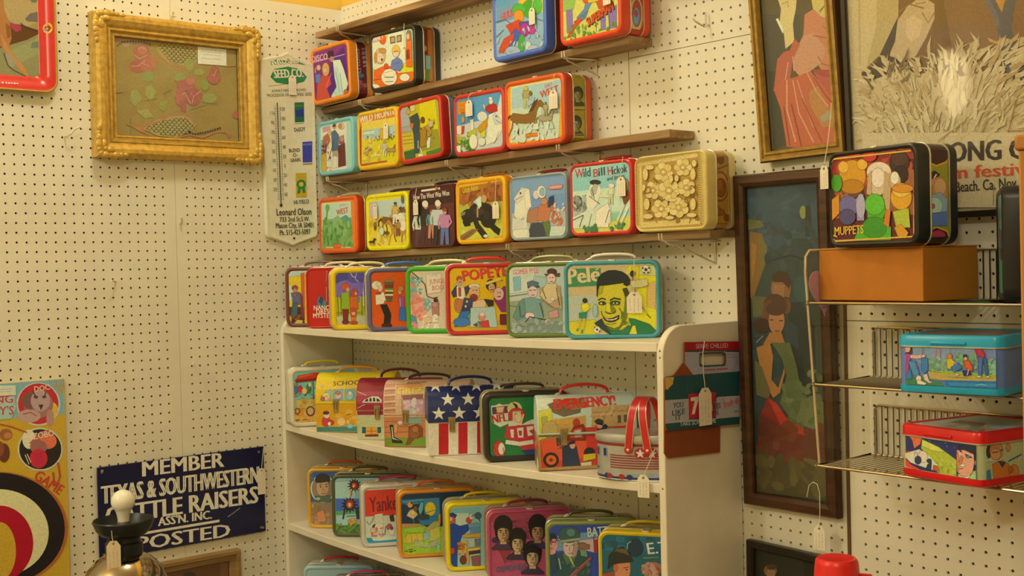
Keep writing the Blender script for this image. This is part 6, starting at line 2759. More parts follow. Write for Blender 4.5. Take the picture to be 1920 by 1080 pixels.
# ================================================================ LUNCH BOXES
BOX = {
    'disco': ((0.0977, -0.0658, 1.9523), 5.00, 2.20, 0.1920, 0.1740, 0.0880, 0, 0.0000),
    'family': ((0.4034, -0.0526, 1.9523), 3.00, 0.00, 0.2100, 0.1700, 0.0920, 0, 0.0000),
    'hulk': ((0.9701, -0.0657, 1.9590), -2.00, 0.00, 0.2110, 0.1740, 0.0940, 0, 0.0000),
    'super': ((1.2196, -0.0656, 1.9620), -1.40, 0.00, 0.2110, 0.1740, 0.0940, 0, 0.0000),
    'blue': ((0.1153, -0.0646, 1.7328), -2.50, 0.00, 0.2110, 0.1660, 0.0880, 0, 0.0000),
    'wildf': ((0.3330, -0.0620, 1.7335), 0.00, 0.00, 0.2060, 0.1700, 0.0920, 0, 0.0000),
    'tilted': ((0.5367, -0.0575, 1.7392), 1.50, 3.00, 0.1940, 0.1700, 0.0880, 0, 0.0000),
    'rocky': ((0.7895, -0.0560, 1.7348), 0.00, 0.00, 0.2110, 0.1640, 0.0920, 0, 0.0000),
    'west1': ((1.0102, -0.0603, 1.7355), 0.90, 0.00, 0.2180, 0.1700, 0.0940, 0, 0.0000),
    'west2': ((0.1084, -0.0596, 1.4948), 0.80, 0.00, 0.2060, 0.1710, 0.0900, 0, 0.0000),
    'yellow': ((0.3610, -0.0560, 1.4979), 0.00, 0.00, 0.2120, 0.1640, 0.0900, 0, 0.0000),
    'brown': ((0.5833, -0.0608, 1.5008), -1.00, 0.00, 0.2090, 0.1670, 0.0900, 0, 0.0000),
    'grizzly': ((0.7958, -0.0638, 1.5035), -1.00, 0.00, 0.2100, 0.1710, 0.0900, 0, 0.0000),
    'lone': ((1.0095, -0.0560, 1.5060), 0.00, 0.00, 0.2130, 0.1620, 0.0900, 0, 0.0000),
    'wildbill': ((1.2378, -0.0638, 1.5090), -1.00, 0.00, 0.2080, 0.1720, 0.0920, 0, 0.0000),
    'leather': ((1.4542, -0.0638, 1.5115), -1.50, 0.00, 0.2160, 0.1700, 0.0940, 0, 0.0000),
    'cowboy': ((0.0967, -0.1551, 1.2778), 52.31, 0.00, 0.2130, 0.1781, 0.0691, 0, 0.0000),
    'nancy': ((0.2002, -0.1475, 1.2761), 52.28, 0.00, 0.2122, 0.1763, 0.0740, 0, 0.0000),
    'mystery': ((0.3188, -0.1442, 1.2745), 63.39, 0.00, 0.2130, 0.1749, 0.0842, 0, 0.0000),
    'burger': ((0.4675, -0.1218, 1.2730), 61.25, 0.00, 0.2108, 0.1739, 0.0879, 0, 0.0000),
    'green': ((0.6768, -0.1256, 1.2719), 37.52, 0.00, 0.2129, 0.1769, 0.0880, 0, 0.0000),
    'sailor': ((0.8312, -0.1214, 1.2718), 54.61, 0.00, 0.2128, 0.1804, 0.0882, 0, 0.0000),
    'army': ((1.0961, -0.1336, 1.2731), 32.30, 0.00, 0.2130, 0.1776, 0.0880, 0, 0.0000),
    'pele': ((1.2901, -0.1255, 1.2753), 39.69, 0.00, 0.2167, 0.1754, 0.0880, 0, 0.0000),
    'wagon': ((0.0898, -0.1601, 0.9834), 72.63, 0.00, 0.2130, 0.1746, 0.0769, 0, 0.0000),
    'bus': ((0.2536, -0.1369, 0.9758), 40.07, 0.00, 0.2320, 0.1701, 0.1023, 1, 0.0850),
    'barn': ((0.4417, -0.1216, 0.9696), 39.53, 0.00, 0.2302, 0.1689, 0.1024, 1, 0.0845),
    'grizz': ((0.5959, -0.1357, 0.9665), 39.53, 0.00, 0.2318, 0.1761, 0.1037, 1, 0.0881),
    'stars': ((0.7698, -0.1345, 0.9653), 57.82, 0.00, 0.2292, 0.1720, 0.1101, 1, 0.0860),
    'nfl': ((0.9674, -0.1236, 0.9667), 57.41, 0.00, 0.2127, 0.1706, 0.0929, 0, 0.0000),
    'emerg': ((1.1902, -0.1302, 0.9719), 53.05, 0.00, 0.2278, 0.1692, 0.1041, 1, 0.0846),
    'astro': ((0.1543, -0.1287, 0.6813), 43.48, 0.00, 0.2130, 0.1784, 0.0880, 0, 0.0000),
    'olive': ((0.2893, -0.1302, 0.6768), 44.44, 0.00, 0.2128, 0.1805, 0.0876, 0, 0.0000),
    'yankee': ((0.4275, -0.1314, 0.6734), 59.58, 0.00, 0.2130, 0.1740, 0.0875, 0, 0.0000),
    'ichabod': ((0.5974, -0.1257, 0.6707), 58.60, 0.00, 0.2130, 0.1816, 0.0910, 0, 0.0000),
    'police': ((0.7999, -0.1214, 0.6698), 58.32, 0.00, 0.2104, 0.1757, 0.0900, 0, 0.0000),
    'osm': ((0.9692, -0.1209, 0.6709), 58.14, 0.00, 0.2112, 0.1761, 0.0860, 0, 0.0000),
    'joe': ((1.1913, -0.1179, 0.6749), 46.73, 0.00, 0.2130, 0.1758, 0.0880, 0, 0.0000),
    'et': ((1.3915, -0.1342, 0.6811), 31.63, 0.00, 0.2130, 0.1752, 0.0880, 0, 0.0000),
    'muppet': ((2.0295, -0.1636, 1.4625), -12.50, 0.0, 0.2170, 0.1760, 0.0980, 0, 0.0),
    'space': ((2.1617, -0.1084, 1.0595), -11.00, 0.0, 0.1780, 0.0920, 0.2130, 0, 0.0),
    'blue_': ((2.1653, -0.1380, 1.2125), 8.00, 0.0, 0.1800, 0.0990, 0.2130, 0, 0.0),
    'cartonbox': ((2.0063, -0.1150, 1.3655), -8.90, 0.0, 0.2410, 0.0960, 0.1450, 0, 0.0),
    'black': ((2.2488, -0.1071, 1.3655), -60.00, 0.0, 0.2000, 0.1900, 0.0850, 0, 0.0),
    'check': ((0.1403, -0.1428, 0.3965), 46.00, 0.0, 0.2130, 0.1750, 0.0880, 0, 0.0),
    'pinkh': ((0.2968, -0.1521, 0.3929), 50.00, 0.0, 0.2130, 0.1650, 0.0880, 0, 0.0),
    '_carrier': {'hole': [(-0.0122, 0.1021), (0.0551, 0.0985), (0.0612, 0.0914), (0.0602, 0.0756), (0.0532, 0.0713), (-0.0122, 0.0741), (-0.0196, 0.0796), (-0.019, 0.0967)], 'front': [(-0.0666, 0.1271), (0.1104, 0.1187), (0.1046, -0.0602), (-0.1276, -0.051), (-0.1316, -0.0361), (-0.1313, 0.0299), (-0.1268, 0.0598), (-0.0687, 0.06)], 'back': [(-0.1269, 0.0568), (-0.097, 0.0606), (-0.0679, 0.0842), (-0.0391, 0.0568), (0.1031, 0.0485), (0.101, -0.0155), (0.0453, -0.0548), (0.0424, -0.1147), (-0.1205, -0.1083), (-0.1317, -0.0961)]},
}
G_TINS = 'vintage lunch boxes on show'


def arch(hw, rise, n=14):
    return [(-hw * math.cos(PI * k / n), rise * math.sin(PI * k / n) ** 0.75) for k in range(n + 1)]


def carry_handle(t, z, y, colour, mode, hw=0.050, rise=0.010, seat=0.0045):
    mt = paint(colour, 0.3)
    pts = arch(hw, rise)
    wire = MB()
    if mode == 'up':
        f = lambda x, q: (x, y, z + seat + q)
    elif mode == 'back':
        f = lambda x, q: (x, y + 0.004 + q * 1.15, z + 0.0075 + q * 0.12)
    else:
        f = lambda x, q: (x, y + q * 0.8, z + seat + q * 0.62)
    P = [f(x, q) for x, q in pts]
    h = MB().tube(P, 0.0062, 8, flat=(1.0, 0.6)).build('handle', mt, t)
    for sx in (-1, 1):
        w = f(sx * hw, 0)
        MB().tube([w, (sx * (hw + 0.004), y + 0.002, z + 0.006), (sx * (hw + 0.012), y + 0.002, z + 0.0022), (sx * (hw + 0.012), y - 0.006, z + 0.0022), (sx * (hw + 0.002), y - 0.006, z + 0.004)], 0.0013, 6).build('handle_wire', STEEL, h)
    return h


def lunch_box(k, label, rim, band, handle=None, mode='back', side=None, back=None, base=None, inner=0.0125, rr=0.022, latch=True):
    L = BOX[k]
    loc, a, roll, w, h, d = L[:6]
    t = thing('lunch_box', label, 'lunch box', loc, a, roll, group=G_TINS)
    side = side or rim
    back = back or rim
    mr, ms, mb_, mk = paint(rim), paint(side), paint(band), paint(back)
    y0 = -d / 2

    def lp(ins, y):
        return [(px, y, pz + h / 2) for px, pz in rrect(w - 2 * ins, h - 2 * ins, rr - ins)]
    fl = min(0.032, d * 0.36)
    MB().loops([lp(inner, y0 + .0026), lp(inner - .0018, y0 + .0009), lp(inner - .0045, y0), lp(.0045, y0), lp(.0012, y0 + .0024), lp(0, y0 + .0075), lp(0, y0 + fl - .003), lp(-.0012, y0 + fl - .0022), lp(-.0012, y0 + fl), lp(.002, y0 + fl)],
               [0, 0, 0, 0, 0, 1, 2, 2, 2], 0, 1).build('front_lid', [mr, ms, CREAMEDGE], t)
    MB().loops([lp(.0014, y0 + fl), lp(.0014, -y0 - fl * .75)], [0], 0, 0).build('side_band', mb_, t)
    MB().loops([lp(.002, -y0 - fl * .75), lp(-.0010, -y0 - fl * .75), lp(-.0010, -y0 - fl * .75 + .0022), lp(0, -y0 - fl * .75 + .003), lp(0, -y0 - .007), lp(.0012, -y0 - .002), lp(.0045, -y0)],
               [1, 1, 1, 0, 0, 0], 0, 0).build('back_lid', [mk, CREAMEDGE], t)
    clip = [(px, pz + h / 2) for px, pz in rrect(w - 2 * inner, h - 2 * inner, max(rr - inner, 0.006) + 0.003)]
    if k in ART:
        print_mesh('picture', ART[k], lambda u, v, l: (u, y0 + .0024 - l, v), t, clip, base=(hexlin(base or rim), [clip]), keyline=True)
    for sk, sx in (('.R', 1), ('.L', -1)):
        if k + sk in ART:
            c2 = [(y0 + fl + .001, rr * .6), (-y0 - fl * .75 - .001, rr * .6), (-y0 - fl * .75 - .001, h - rr * .6), (y0 + fl + .001, h - rr * .6)]
            print_mesh('side_picture', ART[k + sk], lambda u, v, l, sx=sx: (sx * (w / 2 - .0012 + l), u, v), t, c2, base=(hexlin(band), [c2]), keyline=True)
    if handle:
        carry_handle(t, h, 0.004, handle, mode)
    if latch:
        MB().box(-0.008, y0 + .006, h - .001, 0.008, y0 + fl + .008, h + .0025).box(-0.005, y0 + .003, h - .012, 0.005, y0 + .0065, h + .002).build('latch', STEEL, t, bevel=.0006)
    return t


def dome_profile(d, h, hb, n=16, e=2.5):
    pts = [(-d / 2, 0.0), (-d / 2, hb)]
    for i in range(1, n):
        c, s = math.cos(PI * i / n), math.sin(PI * i / n)
        pts.append((-d / 2 * math.copysign(abs(c) ** (2 / e), c), hb + (h - hb) * s ** (2 / e)))
    return pts + [(d / 2, hb), (d / 2, 0.0)]


def dome_box(k, label, body, lid, handle, ends=None, mode='up', hw=0.056, rise=0.020):
    loc, a, roll, w, h, d, dome, hb = BOX[k]
    t = thing('dome_lunch_box', label, 'lunch box', loc, a, roll, group=G_TINS)
    pr = dome_profile(d, h, hb)
    mb_, ml = paint(body), paint(lid)
    low = [(-d / 2 + .001, .0), (-d / 2, .002), (-d / 2, hb), (d / 2, hb), (d / 2, .002), (d / 2 - .001, 0)]
    MB().loops([[(x, y, z) for y, z in low] for x in (-w / 2, w / 2)], [0], 0, 0).build('body', mb_, t, bevel=.0015)
    up = [(y * 1.012, z) for y, z in pr[1:-1]]
    LL = []
    for x, f in ((-w / 2 - .0008, .985), (-w / 2 + .001, 1.0), (w / 2 - .001, 1.0), (w / 2 + .0008, .985)):
        LL.append([(x, y * f, hb + (z - hb) * f) for y, z in up])
    MB().loops(LL, [0] * 3, 0, 0).build('dome_lid', ml, t, angle=50)
    bead = [(-w / 2, -d / 2 - .001), (w / 2, -d / 2 - .001), (w / 2, d / 2 + .001), (-w / 2, d / 2 + .001)]
    MB().tube([(x, y, hb) for x, y in bead], .0013, 6, closed=True).build('seam_bead', ml, t)
    S = [0.0]
    for i in range(1, len(pr)):
        S.append(S[-1] + math.dist(pr[i], pr[i - 1]))

    def at(s):
        for i in range(1, len(pr)):
            if s <= S[i] or i == len(pr) - 1:
                f = (s - S[i - 1]) / (S[i] - S[i - 1])
                y = pr[i - 1][0] + (pr[i][0] - pr[i - 1][0]) * f
                z = pr[i - 1][1] + (pr[i][1] - pr[i - 1][1]) * f
                ty, tz = pr[i][0] - pr[i - 1][0], pr[i][1] - pr[i - 1][1]
                q = math.hypot(ty, tz)
                return y, z, -tz / q, ty / q
    half = S[-1] / 2

    def fn(off):
        def g(u, s, l):
            y, z, ny, nz = at(s)
            if s > hb:
                y *= 1.012
            return (u, y + ny * (l + off), z + nz * (l + off))
        return g
    for nm, s0, s1, base in (('body_picture', .003, hb - .003, body), ('lid_picture', hb + .003, half + .012, lid)):
        c2 = [(-w / 2 + .002, s0), (w / 2 - .002, s0), (w / 2 - .002, s1), (-w / 2 + .002, s1)]
        st = [s0] + [q for q in S if s0 < q < s1] + [s1]
        print_mesh(nm, ART[k], fn(.0004), t, c2, strips=st, base=(hexlin(base), [c2]), keyline=k not in ('stars', 'barn'))
    if k + '.L' in ART:
        c2 = [(-d / 2 + .003, .003), (d / 2 - .003, .003), (d / 2 - .003, hb - .002), (-d / 2 + .003, hb - .002)]
        print_mesh('end_picture', ART[k + '.L'], lambda u, v, l: (-w / 2 - .0004 - l, u, v), t, c2)
    for sx in (-1, 1):
        x = sx * .24 * w
        MB().box(x - .009, -d / 2 - .004, hb - .004, x + .009, -d / 2, hb + .012).box(x - .007, -d / 2 - .005, hb - .026, x + .007, -d / 2 - .0005, hb - .002).tube([(x - .004, -d / 2 - .005, hb - .02), (x - .004, -d / 2 - .007, hb + .004), (x + .004, -d / 2 - .007, hb + .004), (x + .004, -d / 2 - .005, hb - .02)], .0012, 6).build('latch', mat('aged_latch', (.42, .34, .22), .35, .8, .12, 60), t, bevel=.0008)
    carry_handle(t, h - .002, 0, handle, mode, hw, rise)
    return t


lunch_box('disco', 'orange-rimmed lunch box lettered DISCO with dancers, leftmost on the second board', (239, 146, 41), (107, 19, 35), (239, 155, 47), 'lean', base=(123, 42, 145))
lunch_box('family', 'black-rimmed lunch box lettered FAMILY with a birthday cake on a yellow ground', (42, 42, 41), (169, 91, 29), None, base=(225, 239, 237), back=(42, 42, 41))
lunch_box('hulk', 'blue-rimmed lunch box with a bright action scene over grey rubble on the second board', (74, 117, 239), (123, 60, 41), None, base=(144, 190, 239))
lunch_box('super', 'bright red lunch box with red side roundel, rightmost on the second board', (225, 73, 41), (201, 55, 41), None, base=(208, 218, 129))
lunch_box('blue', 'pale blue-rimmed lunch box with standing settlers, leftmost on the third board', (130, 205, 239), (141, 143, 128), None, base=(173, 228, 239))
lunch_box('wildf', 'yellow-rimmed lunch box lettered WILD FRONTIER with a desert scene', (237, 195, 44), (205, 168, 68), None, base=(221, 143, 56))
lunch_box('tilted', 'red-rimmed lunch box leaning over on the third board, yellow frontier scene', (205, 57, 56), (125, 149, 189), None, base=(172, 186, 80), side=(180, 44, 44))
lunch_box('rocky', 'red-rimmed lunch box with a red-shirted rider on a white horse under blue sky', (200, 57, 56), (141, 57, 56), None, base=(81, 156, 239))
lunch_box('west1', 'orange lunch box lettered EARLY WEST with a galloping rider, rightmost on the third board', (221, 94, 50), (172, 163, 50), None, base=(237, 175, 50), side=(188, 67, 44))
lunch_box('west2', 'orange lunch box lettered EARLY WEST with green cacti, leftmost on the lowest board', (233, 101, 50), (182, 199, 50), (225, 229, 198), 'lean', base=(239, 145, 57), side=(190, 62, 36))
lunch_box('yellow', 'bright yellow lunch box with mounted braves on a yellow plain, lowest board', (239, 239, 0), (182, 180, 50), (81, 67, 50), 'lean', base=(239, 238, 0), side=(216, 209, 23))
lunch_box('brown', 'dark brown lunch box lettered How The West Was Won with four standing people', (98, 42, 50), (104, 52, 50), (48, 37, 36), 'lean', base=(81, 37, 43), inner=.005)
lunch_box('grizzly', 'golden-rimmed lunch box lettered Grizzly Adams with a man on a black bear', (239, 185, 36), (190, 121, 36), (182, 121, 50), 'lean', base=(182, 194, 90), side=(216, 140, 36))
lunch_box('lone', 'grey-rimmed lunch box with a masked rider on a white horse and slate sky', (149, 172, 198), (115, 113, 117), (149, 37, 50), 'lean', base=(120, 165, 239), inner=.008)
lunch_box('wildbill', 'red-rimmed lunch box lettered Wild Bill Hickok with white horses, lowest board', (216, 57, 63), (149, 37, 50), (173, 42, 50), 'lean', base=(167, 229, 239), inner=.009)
lunch_box('leather', 'tan lunch box embossed like tooled leather with a horse medallion on its side', (225, 209, 144), (182, 140, 57), None, base=(225, 209, 144), inner=.007, latch=False)

lunch_box('cowboy', 'dark brown-rimmed lunch box with a cowboy on yellow, leftmost on top of the bookcase', (117, 67, 61), (185, 171, 140), (135, 102, 87), 'up', base=(229, 210, 55), inner=.011)
lunch_box('nancy', 'plain red lunch box lettered NANCY DREW MYSTERIES on top of the bookcase', (203, 28, 35), (220, 210, 218), (239, 230, 218), 'up', base=(198, 28, 35), inner=.006)
lunch_box('mystery', 'yellow-rimmed lunch box with youngsters at a fence under a purple sky', (238, 210, 22), (176, 151, 113), (238, 239, 205), 'up', base=(100, 92, 205), inner=.014)
lunch_box('burger', 'grey-rimmed lunch box with a waiter carrying a tall burger on orange', (100, 102, 153), (185, 190, 113), (65, 131, 239), 'up', base=(225, 94, 35), inner=.012)
lunch_box('green', 'bright green-rimmed lunch box with jungle leaves and a branch on top of the bookcase', (67, 176, 42), (203, 181, 127), (238, 230, 192), 'up', base=(216, 210, 205), inner=.013)
lunch_box('sailor', 'red-rimmed lunch box lettered POPEYE with cartoon people on yellow', (203, 48, 61), (220, 200, 127), (238, 57, 61), 'up', base=(238, 200, 35), inner=.011)
lunch_box('army', 'olive-rimmed lunch box with a soldier in green and a man in a tan hat', (100, 126, 61), (135, 121, 87), (168, 181, 133), 'up', base=(194, 215, 231), inner=.010)
lunch_box('pele', 'teal-rimmed lunch box with a smiling man and footballs, rightmost on the bookcase top', (70, 160, 192), (135, 102, 87), (238, 239, 239), 'up', base=(216, 203, 172), inner=.010, back=(117, 134, 120))

lunch_box('wagon', 'cream-rimmed lunch box with a circus wagon, leftmost on the middle shelf', (221, 224, 222), (221, 224, 229), (229, 214, 51), 'up', base=(123, 214, 239))
dome_box('bus', 'yellow dome lunch box lettered SCHOOL BUS with a row of windows', (221, 184, 31), (238, 209, 37), (221, 154, 51), rise=.013)
dome_box('barn', 'dome lunch box painted as a house with a dark red roof and a fanlight', (194, 204, 174), (155, 39, 72), (100, 39, 51), rise=.022)
dome_box('grizz', 'dome lunch box like a log cabin lettered GRIZZLY with a skunk in front', (203, 137, 99), (221, 189, 174), (65, 44, 51), rise=.013)
dome_box('stars', 'dome lunch box with white stars on navy and red and white stripes', (238, 239, 239), (32, 49, 120), (30, 49, 120), rise=.020)
lunch_box('nfl', 'black-rimmed green lunch box lettered NFL with a red football player', (50, 49, 51), (153, 157, 92), (82, 59, 58), 'up', base=(35, 137, 85), inner=.015)
dome_box('emerg', 'dome lunch box lettered EMERGENCY! with a red fire engine and firemen', (186, 154, 106), (203, 229, 239), (212, 44, 51), rise=.020)

lunch_box('astro', 'orange-yellow rimmed lunch box with a man in a round badge, lower shelf', (229, 179, 56), (152, 127, 85), (194, 96, 56), 'up', base=(67, 107, 195), inner=.010)
lunch_box('olive', 'olive-rimmed lunch box with dark starbursts above a beach, second on the lower shelf', (85, 96, 70), (117, 132, 114), (82, 86, 70), 'up', base=(152, 199, 239), inner=.011)
lunch_box('yankee', 'cream-rimmed lunch box with red script lettering over a blue strip, third on the lower shelf', (212, 214, 224), (185, 189, 180), (177, 60, 114), 'lean', base=(212, 235, 239), inner=.012)
lunch_box('ichabod', 'orange-rimmed lunch box with a rider below a yellow moon, fourth on the lower shelf', (229, 153, 56), (194, 168, 129), (220, 117, 70), 'up', base=(35, 66, 114), inner=.010)
lunch_box('police', 'yellow-rimmed lunch box with a blue-sleeved policeman, fifth on the lower shelf', (238, 225, 26), (152, 168, 187), (220, 194, 56), 'up', base=(152, 220, 231), inner=.011)
lunch_box('osm', 'dusty pink lunch box lettered THE OSMONDS with four dark-haired heads', (194, 86, 143), (168, 76, 129), (135, 40, 100), 'up', base=(194, 86, 143), inner=.006)
lunch_box('joe', 'khaki-rimmed lunch box with a helmeted soldier, second from right on the lower shelf', (135, 153, 100), (100, 107, 85), (82, 81, 56), 'up', base=(53, 86, 217), inner=.010)
lunch_box('et', 'yellow-rimmed teal lunch box lettered E.T. with a boy in profile, rightmost', (229, 204, 41), (152, 137, 56), (203, 179, 56), 'up', base=(35, 107, 143), inner=.009)
lunch_box('check', 'pale blue and white striped lunch box with a red handle on the bottom shelf', (168, 209, 239), (207, 209, 217), (203, 35, 56), 'up', base=(185, 230, 239))
lunch_box('pinkh', 'dark lunch box with a pink handle leaning on the bottom shelf, second from the left', (100, 60, 85), (117, 76, 100), (212, 76, 158), 'up', base=(117, 86, 114))

# black box and the two tins lying flat on the wire rack, the box on the carton
lunch_box('muppet', 'black and gold lunch box lettered MUPPETS standing on the brown carton', (33, 33, 41), (67, 59, 56), None, base=(103, 40, 56), inner=.0095, latch=True)
lunch_box('black', 'black lunch box turned almost edge-on beside the orange post, green picture', (31, 33, 45), (31, 33, 45), (200, 46, 56), 'back', base=(55, 100, 129), inner=.012)


def lying_tin(k, label, rim, body, lidtop):
    loc, a, roll, w, h, d = BOX[k][:6]
    t = thing('lunch_box', label, 'lunch box', loc, a, group=G_TINS)
    mr, mb_ = paint(rim, .28), paint(body)

    def lp(ins, z):
        return [(x, y, z) for x, y in rrect(w - 2 * ins, d - 2 * ins, .02 - ins)]
    zl = h - .021
    MB().loops([lp(.005, 0), lp(.001, .002), lp(0, .006), lp(0, .013), lp(.002, .0135)], [0, 0, 0, 0], 0, 0).build('base_rim', mr, t)
    MB().loops([lp(.0015, .012), lp(.0015, zl + .002)], [0], 0, 0).build('side_band', mb_, t)
    MB().loops([lp(.002, zl), lp(-.0012, zl), lp(-.0012, zl + .002), lp(0, zl + .003), lp(0, h - .006), lp(.002, h - .0015), lp(.006, h), lp(.012, h - .0004), lp(.014, h - .002)],
               [1, 1, 0, 0, 0, 0, 0, 0], 0, 0).build('lid', [mr, CREAMEDGE], t)
    c2 = [(-w / 2 + .016, .014), (w / 2 - .012, .014), (w / 2 - .012, zl - .001), (-w / 2 + .016, zl - .001)]
    print_mesh('front_picture', ART[k], lambda u, v, l: (u, -d / 2 + .0014 - l, v), t, c2, base=(hexlin(body), [c2]), keyline=True)
    if k + '.R' in ART:
        c3 = [(-d / 2 + .012, .014), (d / 2 - .016, .014), (d / 2 - .016, zl - .001), (-d / 2 + .012, zl - .001)]
        print_mesh('side_picture', ART[k + '.R'], lambda u, v, l: (w / 2 - .0014 + l, u, v), t, c3, base=(hexlin(body), [c3]), keyline=True)
    c4 = rrect(w - .03, d - .03, .01)
    print_mesh('lid_picture', ART.get(k + '.T', []), lambda u, v, l: (u, v, h - .0018 + l), t, c4, base=(hexlin(lidtop), [c4]))
    MB().box(-.03, -d / 2 - .003, h - .016, .03, -d / 2 + .002, h - .011).build('lid_rib', mr, t, bevel=.0015)
    return t


lying_tin('blue_', 'sky blue lunch box lying flat on the middle rack shelf, picnic scene by a pond', (37, 175, 239), (103, 139, 231), (121, 108, 114))
lying_tin('space', 'red-rimmed lunch box lying flat on the bottom rack shelf, rocket and dark-haired man', (222, 30, 41), (191, 206, 173), (191, 201, 202))

loc, a, roll, w, h, d = BOX['cartonbox'][:6]
t = thing('carton', 'plain brown cardboard carton on the top rack shelf under the black lunch box', 'box', loc, a)
CARD = mat('brown_cardboard', hexlin((187, 118, 39)), 0.7, 0, 0.04, 25)
MB().box(-w / 2, -d / 2, 0, w / 2, d / 2, h - .003).build('carton_body', CARD, t, bevel=.0015)
MB().box(-w / 2 - .0004, -d / 2 - .0004, h - .0028, w / 2 + .0004, -.001, h).build('top_flap', CARD, t, bevel=.0006)
MB().box(-w / 2 - .0004, .001, h - .0028, w / 2 + .0004, d / 2 + .0004, h).build('top_flap', CARD, t, bevel=.0006)

# oval railway-carriage tin at the right end of the middle shelf
TL = (1.4285, -0.188, 0.9835)
t = thing('oval_lunch_tin', 'oval silver lunch tin printed as a railway carriage with red swing handles', 'lunch box', TL, 28, group=None)
SA, SB = 0.100, 0.062
SILVER = mat('tin_plate_paint', hexlin((186, 189, 195)), 0.35, 0.35, 0.06, 60)


def oval(s, n=48):
    return [(SA * s * math.cos(2 * PI * k / n), SB * s * math.sin(2 * PI * k / n)) for k in range(n)]


def ol(s, z):
    return [(x, y, z) for x, y in oval(s)]


MB().loops([ol(.96, 0), ol(1.0, .003), ol(1.0, .078)], [0, 0], 0, 0).build('tin_body', SILVER, t)
lid = MB().loops([ol(1.0, .078), ol(1.035, .079), ol(1.045, .083), ol(1.045, .091), ol(1.03, .095), ol(.99, .096), ol(.95, .0945), ol(.93, .0965), ol(.5, .099), ol(.02, .0995)], [0] * 9, 0, 0).build('lid', mat('bright_tin_lid', hexlin((194, 199, 209)), .28, .6, .05, 40), t)
arc = [(0, 0)]
NA = 120
for k in range(1, NA + 1):
    a0, a1 = 2 * PI * (k - 1) / NA - PI, 2 * PI * k / NA - PI
    arc.append((a1 + PI, arc[-1][1] + math.hypot(SA * (math.cos(a1) - math.cos(a0)), SB * (math.sin(a1) - math.sin(a0)))))


def on_oval(u, v, l):
    """u: metres along the wall of the tin, 0 at the middle of the front"""
    s = u + arc[NA // 4][1]
    k = min(max(int(s / arc[-1][1] * NA), 0), NA - 1)
    while k < NA - 1 and arc[k + 1][1] < s:
        k += 1
    while k > 0 and arc[k][1] > s:
        k -= 1
    f = (s - arc[k][1]) / (arc[k + 1][1] - arc[k][1])
    an = -PI + arc[k][0] + f * (arc[k + 1][0] - arc[k][0])
    e = 1 + (l + .0004) / SB
    return (SA * math.cos(an) * e, SB * math.sin(an) * e, v)


pieces = []


def rect(c, u0, v0, u1, v1, n=10):
    qs = []
    for k in range(n):
        a_, b_ = u0 + (u1 - u0) * k / n, u0 + (u1 - u0) * (k + 1) / n
        qs.append([(a_, v0), (b_, v0), (b_, v1), (a_, v1)])
    pieces.append((hexlin(c), qs))


rect((153, 49, 51), -.13, .072, .13, .0775, 30)
rect((50, 59, 126), -.13, .0, .13, .007, 30)
rect((212, 224, 239), -.13, .0, .13, .0022, 30)
rect((89, 104, 161), -.125, .019, -.095, .024, 4)
for u in (-.120, -.106, -.079, ):
    rect((135, 164, 239), u, .047, u + .012, .067, 3)
    rect((36, 49, 85), u + .002, .049, u + .010, .065, 3)
for k in range(6):
    rect((153, 49, 72), -.058, .025 + .0052 * k, .13, .0275 + .0052 * k, 20)
rect((153, 174, 215), -.02, .010, .13, .014, 14)
for u, c in ((-.068, 0), (-.060, 1), (-.030, 1), (-.012, 0)):
    pieces.append((hexlin((177, 49, 65)) if c else hexlin((50, 59, 126)), [[(u + .007 * math.cos(q * PI / 6), .007 + .006 * math.sin(q * PI / 6)) for q in range(12)]]))
for u in (.012, .036):
    pieces.append((hexlin((177, 49, 72)), [[(u + .0125 * math.cos(q * PI / 9), .058 + .0125 * math.sin(q * PI / 9)) for q in range(18)]]))
    pieces.append((hexlin((229, 239, 239)), [[(u + (.011 if q % 2 == 0 else .0046) * math.sin(q * PI / 5), .058 + (.011 if q % 2 == 0 else .0046) * math.cos(q * PI / 5)) for q in range(10)]]))
_draw = draw
draw = lambda lines, keyline=False: pieces
print_mesh('carriage_print', [], on_oval, t)
draw = _draw
RED = paint((203, 39, 51), .3)
for lean, u in ((-.10, -.012), (.16, .030)):
    h_ = bpy.data.objects.new('swing_handle', None)
    P = []
    for k in range(25):
        f = k / 24
        an = PI * f
        y = -SB * 1.09 * math.cos(an)
        z = .066 + .105 * (math.sin(an) ** .42)
        P.append((u + lean * (z - .066) * -1.0, y, z))
    hm = MB()
    L = []
    for i, p in enumerate(P):
        q0, q1 = Vector(P[max(i - 1, 0)]), Vector(P[min(i + 1, len(P) - 1)])
        tn = (q1 - q0).normalized()
        nx = Vector((1, 0, 0))
        nn = tn.cross(nx).normalized()
        c = Vector(p)
        L.append([tuple(c + nx * .0075 + nn * .0011), tuple(c - nx * .0075 + nn * .0011), tuple(c - nx * .0075 - nn * .0011), tuple(c + nx * .0075 - nn * .0011)])
    hm.loops(L, [0] * (len(L) - 1), 0, 0)
    hd = hm.build('swing_handle', RED, t, angle=50)
    for sx in (-1, 1):
        MB().tube([(p[0] + sx * .0078, p[1] * 1.006, p[2]) for p in P], .0011, 5).build('handle_edge', CREAMEDGE, hd)
    MB().lathe([(.0085, 0), (.0085, .002), (.004, .0026)], 16, 0).build('rivet', RED, hd).matrix_local = Matrix.Translation((P[0][0], P[0][1] - .0005, P[0][2])) @ Matrix.Rotation(PI / 2, 4, 'X')
    MB().lathe([(.0032, 0), (.0032, .004), (.001, .0048)], 12, 0).build('rivet_head', STEEL, hd).matrix_local = Matrix.Translation((P[0][0], P[0][1] - .0005, P[0][2])) @ Matrix.Rotation(PI / 2, 4, 'X')

